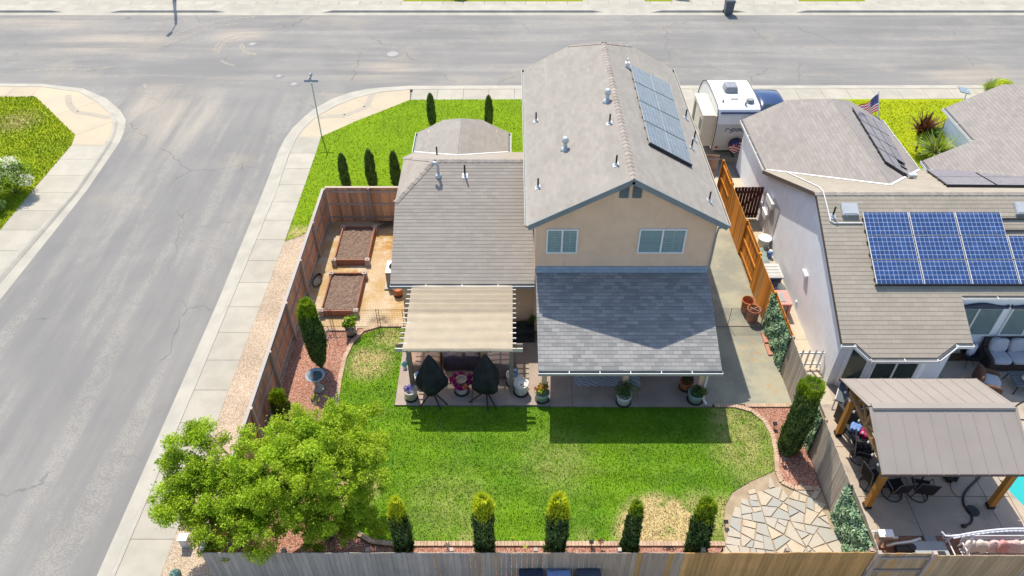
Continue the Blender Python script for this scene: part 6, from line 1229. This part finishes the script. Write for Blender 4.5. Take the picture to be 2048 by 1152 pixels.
for x, y, r, lb in ((11.95, 13.4, .15, 'black swivel chair on the near side of the gazebo table, beside the front left post'), (12.75, 13.38, -.2, 'black swivel chair on the near side of the gazebo table, farther from the post'), (11.4, 14.75, -1.9, 'black swivel chair at the far left corner of the gazebo table')): dup(cp, (x, y, 0), r, None, lb)
T = thing('lounge_chair', 'grey folding lounge chair behind the gazebo by the bay window', 'lounge chair', (11.75, 17.25, 0), -.5); mb = MB(); mb.obox((0, 0, .35), (.3, 0, 0), (0, .55, 0), (0, 0, .03)); mb.build('seat', m_bing, T, local=True); mb = MB(); mb.obox((0, .8, .62), (.3, 0, 0), (0, .3, .3), (0, -.02, .02)); mb.build('backrest', m_bing, T, local=True); mb = MB()
for s in (-.31, .31): mb.tube([(s, -.7, 0), (s, -.5, .36), (s, .55, .36), (s, 1.1, .95)], .025, 7); mb.tube([(s, .6, .36), (s, .75, 0)], .025, 7)
mb.build('frame', m_metal, T, local=True)
T = thing('lounge_chair', 'second grey lounge chair pushed against the white wall corner', 'lounge chair', (12.35, 16.75, 0), -.9); mb = MB(); mb.obox((0, 0, .35), (.3, 0, 0), (0, .5, 0), (0, 0, .03)); mb.build('seat', m_sling, T, local=True); mb = MB(); mb.obox((0, .7, .65), (.3, 0, 0), (0, .22, .32), (0, -.02, .02)); mb.build('backrest', m_bing, T, local=True); mb = MB(); [mb.tube([(s, -.5, 0), (s, -.4, .36), (s, .5, .36), (s, .95, 1.0)], .022, 7) for s in (-.31, .31)]; mb.build('frame', m_steel, T, local=True)
T = thing('barbecue', 'black barbecue cart in the shade at the back left gazebo post', 'barbecue', (11.55, 16.3, 0), .3); mb = MB(); mb.box(-.45, .45, -.25, .25, .1, .75); mb.build('cart', m_blackpl, T, local=True); mb = MB(); softbox(mb, (0, 0, .72), .7, .5, .42, 0, .5, 16, 0); mb.build('lid', m_black, T, True, True); mb = MB(); mb.tube([(-.25, -.28, .95), (.25, -.28, .95)], .015, 6); mb.build('handle', m_metal, T, local=True)
for k, (mt, lb, x, y) in enumerate(((m_mag, 'crumpled magenta towel on the dark bench under the gazebo', 11.62, 15.3), (m_blue, 'crumpled blue towel on the dark bench under the gazebo', 11.4, 15.55))): mb = MB(); softbox(mb, (x, y, .48), .36, .3, .16, .4, .7, 16, .03, 0, k); tag(lone(mb.build('towel', mt, smooth=True), (x, y, .48)), lb, 'towel')
T = thing('patio_bench', 'dark slatted bench under the left edge of the gazebo', 'bench', (11.5, 15.3, 0)); mb = MB()
for k in range(5): mb.box(-.35 + k * .15, -.23 + k * .15, -.5, .5, .43, .47)
mb.build('seat', m_blackpl, T, local=True)
for x in (-.3, .32):
    for y in (-.45, .45): mb = MB(); mb.box(x - .03, x + .03, y - .03, y + .03, 0, .43); mb.build('leg', m_blackpl, T, local=True)
def ground_tube(name, label, cat, pts, r, mat, z=.02, ends=()):
    P = [Vector((*q, z)) for q in g2(pts)]; Q = []
    for i in range(len(P) - 1):
        p0, p1, p2, p3 = P[max(i - 1, 0)], P[i], P[i + 1], P[min(i + 2, len(P) - 1)]
        for k in range(6): t = k / 6; Q.append(.5 * ((2 * p1) + (-p0 + p2) * t + (2 * p0 - 5 * p1 + 4 * p2 - p3) * t * t + (-p0 + 3 * p1 - 3 * p2 + p3) * t ** 3))
    Q.append(P[-1]); mb = MB(); mb.tube(Q, r, 7); 
    if ends: mb.obox(Q[-1] + Vector((0, 0, .02)), (.06, 0, 0), (0, .05, 0), (0, 0, .03))
    return tag(lone(mb.build(name, mat, smooth=True), P[0]), label, cat)
ground_tube('pool_hose', 'thick black vacuum hose curving over the slab under the gazebo', 'hose', [(1975, 925), (1962, 950), (1930, 985), (1927, 1010), (1941, 1028), (1942, 1045), (1926, 1054)], .035, m_blackpl, .035, (1,)); ground_tube('power_cord', 'thin dark cord trailing over the slab left of the vacuum hose', 'cord', [(1890, 948), (1900, 965), (1903, 982), (1918, 997)], .008, m_blackpl)
ground_tube('pool_hose', 'black hose loop on the sunny pool deck right of the gazebo', 'hose', [(2100, 800), (2060, 800), (2032, 812), (2028, 830), (2045, 840), (2100, 838)], .02, m_blackpl); 
p = G(1945, 1022); mb = MB(); mb.lathe((p.x, p.y, 0), [(.2, .002), (.2, .02), (.17, .03), (.02, .032)], 22); tag(lone(mb.build('umbrella_base', m_blackpl), (p.x, p.y, 0)), 'round dark plate on the slab beside the vacuum hose', 'umbrella base')
p = G(1900, 955); mb = MB(); softbox(mb, (p.x, p.y, 0), .5, .34, .2, .3, .6, 16, .02); tag(lone(mb.build('pool_cleaner', m_blackpl, smooth=True), (p.x, p.y, 0)), 'dark pool cleaner lying at the near gazebo eave', 'pool cleaner')
# wicker seating by the big windows
m_wick = M('wicker_dark', (.075, .055, .05), (.045, .035, .032), 22, .8, .2, bump=.6, bsc=70); m_wickb = M('wicker_brown', (.16, .09, .06), (.11, .06, .04), 22, .8, .2, bump=.6, bsc=70); m_cush = cloth('cushion_grey', (.46, .47, .49), (.41, .42, .44)); m_lil = cloth('cushion_lilac', (.52, .50, .58), (.46, .44, .52))
T = thing('wicker_loveseat', 'dark wicker loveseat with four pale cushions below the big windows', 'loveseat', (18.2, 18.95, 0)); mb = MB(); mb.box(-.78, .78, -.4, .3, .08, .34); mb.build('base', m_wick, T, local=True); mb = MB(); mb.obox((0, .38, .55), (.85, 0, 0), (0, .06, 0), (0, .05, .38)); mb.build('backrest', m_wick, T, local=True)
for s in (-1, 1): mb = MB(); softbox(mb, (s * .82, -.02, .06), .18, .85, .58, 0, .4, 16, 0); mb.build('armrest', m_wick, T, True, True); mb = MB(); softbox(mb, (s * .37, -.06, .34), .72, .66, .16, 0, .4, 18, .006); mb.build('seat_cushion', m_cush, T, True, True); mb = MB(); softbox(mb, (0, 0, 0), .68, .2, .56, 0, .45, 18, .008, 0, s + 2); o = mb.build('back_cushion', m_cush, T, True, True); o.location = (s * .37, .2, .45); o.rotation_euler.x = -.25
def bowl(label, x, y, rz):
    T = thing('bowl_chair', label, 'bowl chair', (x, y, 0), rz, 'wire bowl chairs'); mb = MB()
    for a in (.4, 2.0, 3.7, 5.3): mb.tube([(.32 * math.cos(a), .32 * math.sin(a), .02), (.12 * math.cos(a), .12 * math.sin(a), .3), (.3 * math.cos(a), .3 * math.sin(a), .55)], .01, 6)
    mb.tube([(.33 * math.cos(k * math.pi / 10), .33 * math.sin(k * math.pi / 10), .55 + .1 * math.sin(k * math.pi / 10)) for k in range(21)], .012, 6); mb.build('frame', m_black, T, local=True)
    mb = MB(); mb.lathe((0, 0, .32), [(.05, 0), (.2, .05), (.33, .2), (.38, .36), (.36, .36), (.3, .2), (.15, .08)], 20); mb.build('bowl', m_sling, T, True, True); mb = MB(); softbox(mb, (0, .02, .46), .5, .2, .5, 0, .6, 16, .01); mb.build('pillow', m_lil, T, True, True)
bowl('wire bowl chair with a lilac pillow left of the wicker loveseat', 16.75, 18.95, .6); bowl('wire bowl chair with a lilac pillow right of the wicker loveseat', 19.6, 18.95, -.5)
T = thing('wicker_chair', 'brown wicker armchair with a pale seat pad seen from behind', 'chair', (16.95, 17.75, 0), -1.9); mb = MB(); mb.box(-.36, .36, -.34, .34, .06, .34); mb.build('base', m_wickb, T, local=True); mb = MB(); softbox(mb, (0, -.38, .1), .85, .2, .75, 0, .45, 18, .01); mb.build('backrest', m_wickb, T, True, True); mb = MB(); softbox(mb, (0, .03, .34), .66, .6, .14, 0, .4, 16, .006); mb.build('seat_cushion', m_cush, T, True, True)
for s in (-1, 1): mb = MB(); softbox(mb, (s * .4, -.02, .08), .16, .78, .5, 0, .5, 14, .0); mb.build('armrest', m_wickb, T, True, True)
T = thing('coffee_table', 'low dark slatted coffee table in front of the wicker loveseat', 'coffee table', (18.55, 17.85, 0)); mb = MB()
for k in range(7): mb.box(-.75, .75, -.36 + k * .105, -.27 + k * .105, .38, .41)
mb.build('table_top', m_bing, T, local=True)
for x in (-.68, .68):
    for y in (-.32, .32): mb = MB(); mb.tube([(x, y, .38), (x * 1.08, y * 1.15, 0)], .022, 7); mb.build('leg', m_black, T, local=True)
for k, (x, lb) in enumerate(((18.2, 'white teapot-like jar on the left of the coffee table'), (18.62, 'cream round jar on the right of the coffee table'))): mb = MB(); mb.lathe((x, 17.8, .415), [(.07, 0), (.12, .05), (.12, .12), (.07, .17), (.075, .19)], 14); k == 0 and mb.tube([(x + .1, 17.8, .5), (x + .2, 17.75, .57)], .02, 6); tag(lone(mb.build('jar', m_potw if k == 0 else m_rvc, smooth=True), (x, 17.8, .415)), lb, 'jar')
T = thing('doormat', 'brown strip of matting along the foot of the big window wall', 'mat', (16.6, 19.35, 0)); mb = MB(); mb.box(15.3, 19.5, 19.1, 19.48, .001, .02); mb.build('mat', m_wickb, T)
# pool equipment and swing bench along the rear fence
T = thing('pool_filter', 'dull yellow and grey pool filter tank beside the ivy at the rear fence', 'pool filter', (10.36, 11.5, 0)); mb = MB(); mb.lathe((0, 0, 0), [(.2, 0), (.27, .12), (.28, .45), (.2, .62), (.08, .68)], 18); mb.build('tank', M('tank_grey', (.42, .43, .40), (.50, .44, .22), 4, .5), T, True, True); mb = MB(); mb.tube([(-.1, 0, .66), (-.1, .1, .8), (.2, .12, .82), (.25, .0, .3)], .035, 8); mb.build('valve_pipe', m_potw, T, True, True)
T = thing('control_box', 'white pool control box on a post by the rear fence', 'control box', (10.88, 11.62, 0)); mb = MB(); mb.box(-.04, .04, -.04, .04, 0, .55); mb.build('post', m_gutter, T, local=True); mb = MB(); mb.box(-.2, .2, -.09, .09, .5, .68); mb.build('body', m_gutter, T, local=True); mb = MB(); mb.obox((0, 0, .70), (.215, 0, 0), (0, .11, .02), (0, 0, .02)); mb.build('lid', m_trim, T, local=True)
T = thing('pool_pump', 'black pool pump with pale pipes on the bark by the rear fence', 'pool pump', (11.5, 11.4, 0)); mb = MB(); mb.tube([(-.25, 0, .2), (.12, 0, .2)], .12, 14); mb.lathe((.2, 0, .05), [(.11, 0), (.12, .25), (.1, .3)], 14); mb.build('motor', m_black, T, local=True); mb = MB(); mb.tube([(-.5, .1, .22), (-.2, .16, .24), (.2, .16, .35), (.5, .25, .36), (.62, .22, .1)], .04, 8); mb.tube([(-.6, .3, .3), (-.1, .32, .3)], .04, 8); mb.build('pipe', m_potw, T, True, True)
T = thing('equipment_box', 'grey flat-lidded equipment box behind the rear fence', 'equipment box', (12.2, 11.25, 0)); mb = MB(); mb.box(-.45, .45, -.34, .3, 0, .3); mb.build('body', m_gutter, T, local=True); mb = MB(); mb.box(-.48, .48, -.37, .33, .3, .34); mb.build('lid', M('lid_grey', (.30, .33, .34), (.27, .30, .31), 3, .6), T, local=True); mb = MB(); mb.bar((-.3, -.3, .37), (.25, -.15, .4), .05); mb.box(.1, .3, -.25, -.05, .34, .46); mb.build('latch', m_black, T, local=True)
p = G(1850, 1063); mb = MB(); mb.box(-.16, .16, -.1, .1, 0, .12); o = mb.build('valve_cover', m_gutter); o.location = (p.x, p.y - .3, 0); tag(o, 'small square grey valve cover on the bark by the slab edge', 'valve cover')
S = thing('swing_bench', 'white metal swing bench with an arched frame in the bottom right corner', 'swing bench', (14.6, 11.0, 0)); m_wm = M('white_metal', (.62, .62, .66), (.56, .56, .60), 4, .4, .5)
for x in (13.45, 15.75):
    mb = MB(); mb.tube([(x, 10.62, 0), (x, 10.72, .8), (x, 11.0, 1.65)], .03, 8); mb.tube([(x, 11.62, 0), (x, 11.5, .8), (x, 11.0, 1.65)], .03, 8); mb.tube([(x, 10.68, .45), (x, 11.56, .45)], .02, 6)
    mb.tube([(x + .13 * math.cos(k * .55), 11.62 + .02, .5 + .13 * math.sin(k * .55)) for k in range(12)], .018, 6); mb.build('side_frame', m_wm, S)
arc = lambda x, h: (x, 11.0, 1.62 + h - .30 * ((x - 14.6) / 1.45) ** 2)
mb = MB(); xs = np.linspace(12.95, 16.2, 20); mb.tube([arc(x, .38) for x in xs], .028, 8); mb.tube([arc(x, .26) for x in xs], .022, 8)
for x in np.linspace(13.1, 16.1, 26): mb.tube([arc(x, .26), arc(x + .08, .38)], .009, 5)
mb.tube([arc(12.95, .38), (12.8, 11.1, 1.45), (12.72, 11.2, 1.5)], .026, 7); mb.build('arch', m_wm, S)
mb = MB()
for k in range(7): mb.box(13.65, 15.55, 10.72 + k * .085, 10.77 + k * .085, .44, .46)
mb.build('seat', m_wm, S); mb = MB()
for k in range(5): mb.box(13.65, 15.55, 11.34 + k * .02, 11.36 + k * .02, .52 + k * .085, .575 + k * .085)
mb.build('backrest', m_wm, S)
for x in (13.66, 15.54): mb = MB(); mb.tube([(x, 11.36, .46), (x, 11.3, .72), (x, 10.95, .76), (x, 10.72, .68), (x, 10.7, .44)], .024, 7); mb.build('armrest', m_wm, S); mb = MB(); mb.tube([(x, 11.0, .76), (x, 11.0, 1.7)], .008, 5); mb.build('chain', m_metal, S)
S.location.x -= .7
m_pil1 = cloth('pillow_cream', (.60, .53, .47), (.54, .47, .42)); m_pil2 = cloth('pillow_pink', (.55, .28, .27), (.50, .25, .24)); m_pil3 = cloth('pillow_rose', (.55, .40, .38), (.50, .36, .34))
for x, rz, ry, mt, lb in ((13.85, .1, .5, m_pil1, 'cream pillow at the left end of the white swing bench'), (14.15, -.1, .55, m_pil1, 'second cream pillow from the left end of the swing bench'), (14.5, .1, .5, m_pil3, 'rose pillow leaning between cream pillows on the swing bench'), (14.78, 0, .75, m_pil2, 'pink pillow standing highest on the white swing bench'), (15.05, -.1, -.5, m_pil3, 'rose pillow right of the pink one on the swing bench'), (15.35, .1, -.5, m_pil1, 'cream pillow at the right end of the swing bench')):
    mb = MB(); softbox(mb, (0, 0, -.2), .44, .16, .4, 0, .65, 18, .008, 0, int(x * 10)); o = mb.build('pillow', mt, smooth=True); o.location = (x - .7, 11.2, .70); o.rotation_euler = (-.35, ry * .6, rz); tag(o, lb, 'pillow', 'pillows on the swing bench')
# things kept in the passage beside the white house
T = thing('bucket', 'white lidded bucket against the white wall past the boundary fence', 'bucket', (11.0, 25.85, 0)); mb = MB(); mb.lathe((0, 0, 0), [(.22, 0), (.27, .5), (.28, .52)], 18); mb.build('body', m_rvc, T, True, True); mb = MB(); mb.lathe((0, 0, .52), [(.29, 0), (.29, .05), (.05, .07)], 18); mb.build('lid', m_trim, T, local=True)
T = thing('paint_can', 'small blue can beside the white bucket', 'can', (11.12, 25.2, 0)); mb = MB(); mb.lathe((0, 0, 0), [(.11, 0), (.11, .28), (.1, .3)], 14); mb.build('body', M('can_blue', (.10, .20, .52), (.08, .17, .45), 4, .4, .5), T, True, True); mb = MB(); mb.lathe((0, 0, .3), [(.08, 0), (.07, .08)], 12); mb.build('cap', m_trim, T, local=True)
mb = MB(); softbox(mb, (10.55, 24.75, 0), .8, 1.5, .42, .05, .5, 22, .03, 0, 4, .2, .03); tag(lone(mb.build('tarpaulin', cloth('tarp_green', (.24, .30, .27), (.20, .25, .23)), smooth=True), (10.55, 24.75, 0)), 'grey-green tarpaulin over a heap in the passage by the white house', 'tarpaulin')
T = thing('storage_box', 'pale plastic storage box in the passage between tarpaulin and dark tub', 'storage box', (10.65, 23.65, 0)); mb = MB(); mb.lathe((0, 0, 0), [(.52, 0), (.58, .5)], 4); o = mb.build('body', m_bing, T, local=True); o.rotation_euler.z = math.pi / 4; mb = MB(); mb.box(-.45, .45, -.45, .45, .5, .56)
for k in range(4): mb.box(-.38, .38, -.36 + k * .2, -.28 + k * .2, .56, .575)
mb.build('lid', m_rvg, T, local=True); mb = MB(); mb.box(-.35, .3, -.47, -.45, .42, .5); mb.build('latch', m_navy, T, local=True)
T = thing('tub', 'dark plastic tub in the passage behind the pink table', 'tub', (10.62, 22.75, 0)); mb = MB(); mb.lathe((0, 0, 0), [(.38, 0), (.46, .34), (.48, .36), (.42, .36), (.34, .06)], 20, sy=1.1); mb.build('body', m_bing, T, True, True)
T = thing('side_table', 'salmon pink box table with a grey top panel beside the boundary fence', 'table', (10.5, 21.85, 0)); m_sal = M('salmon', (.60, .27, .24), (.54, .24, .21), 4, .6); mb = MB(); mb.box(-.42, .42, -.42, .42, .62, .70)
for sx in (-.36, .36):
    for sy in (-.36, .36): mb.box(sx - .05, sx + .05, sy - .05, sy + .05, 0, .62)
mb.build('frame', m_sal, T, local=True); mb = MB(); mb.box(-.28, .2, -.26, .26, .70, .72); mb.build('top_panel', m_gutter, T, local=True); mb = MB(); mb.box(-.36, .36, -.36, .36, .1, .55); mb.build('cabinet', m_gutter, T, local=True)
T = thing('fuel_can', 'red can on the path in front of the pink table', 'can', (10.5, 21.05, 0)); mb = MB(); softbox(mb, (0, 0, 0), .3, .36, .36, 0, .5, 14, 0); mb.build('body', M('can_red', (.50, .06, .04), (.44, .05, .03), 4, .5), T, True, True); mb = MB(); mb.tube([(0, .1, .34), (0, 0, .44), (0, -.1, .36)], .02, 6); mb.build('handle', m_black, T, local=True)
T = thing('stool', 'small metal stool in the passage beside the ivy screen', 'stool', (10.35, 19.9, 0)); mb = MB(); mb.box(-.16, .16, -.16, .16, .42, .46); mb.build('seat', m_gutter, T, local=True)
for x in (-.14, .14):
    for y in (-.14, .14): mb = MB(); mb.tube([(x, y, .42), (x * 1.15, y * 1.15, 0)], .012, 6); mb.build('leg', m_black, T, local=True)
mb = MB(); mb.tube([(11.15, 26.4, .02), (11.26, 27.0, 1.5)], .015, 6); mb.obox((11.15, 26.38, .08), (.05, 0, 0), (0, .16, 0), (0, 0, .07)); tag(lone(mb.build('broom', m_wpost), (11.15, 26.4, 0)), 'broom leaning on the white wall by the meter box', 'broom')
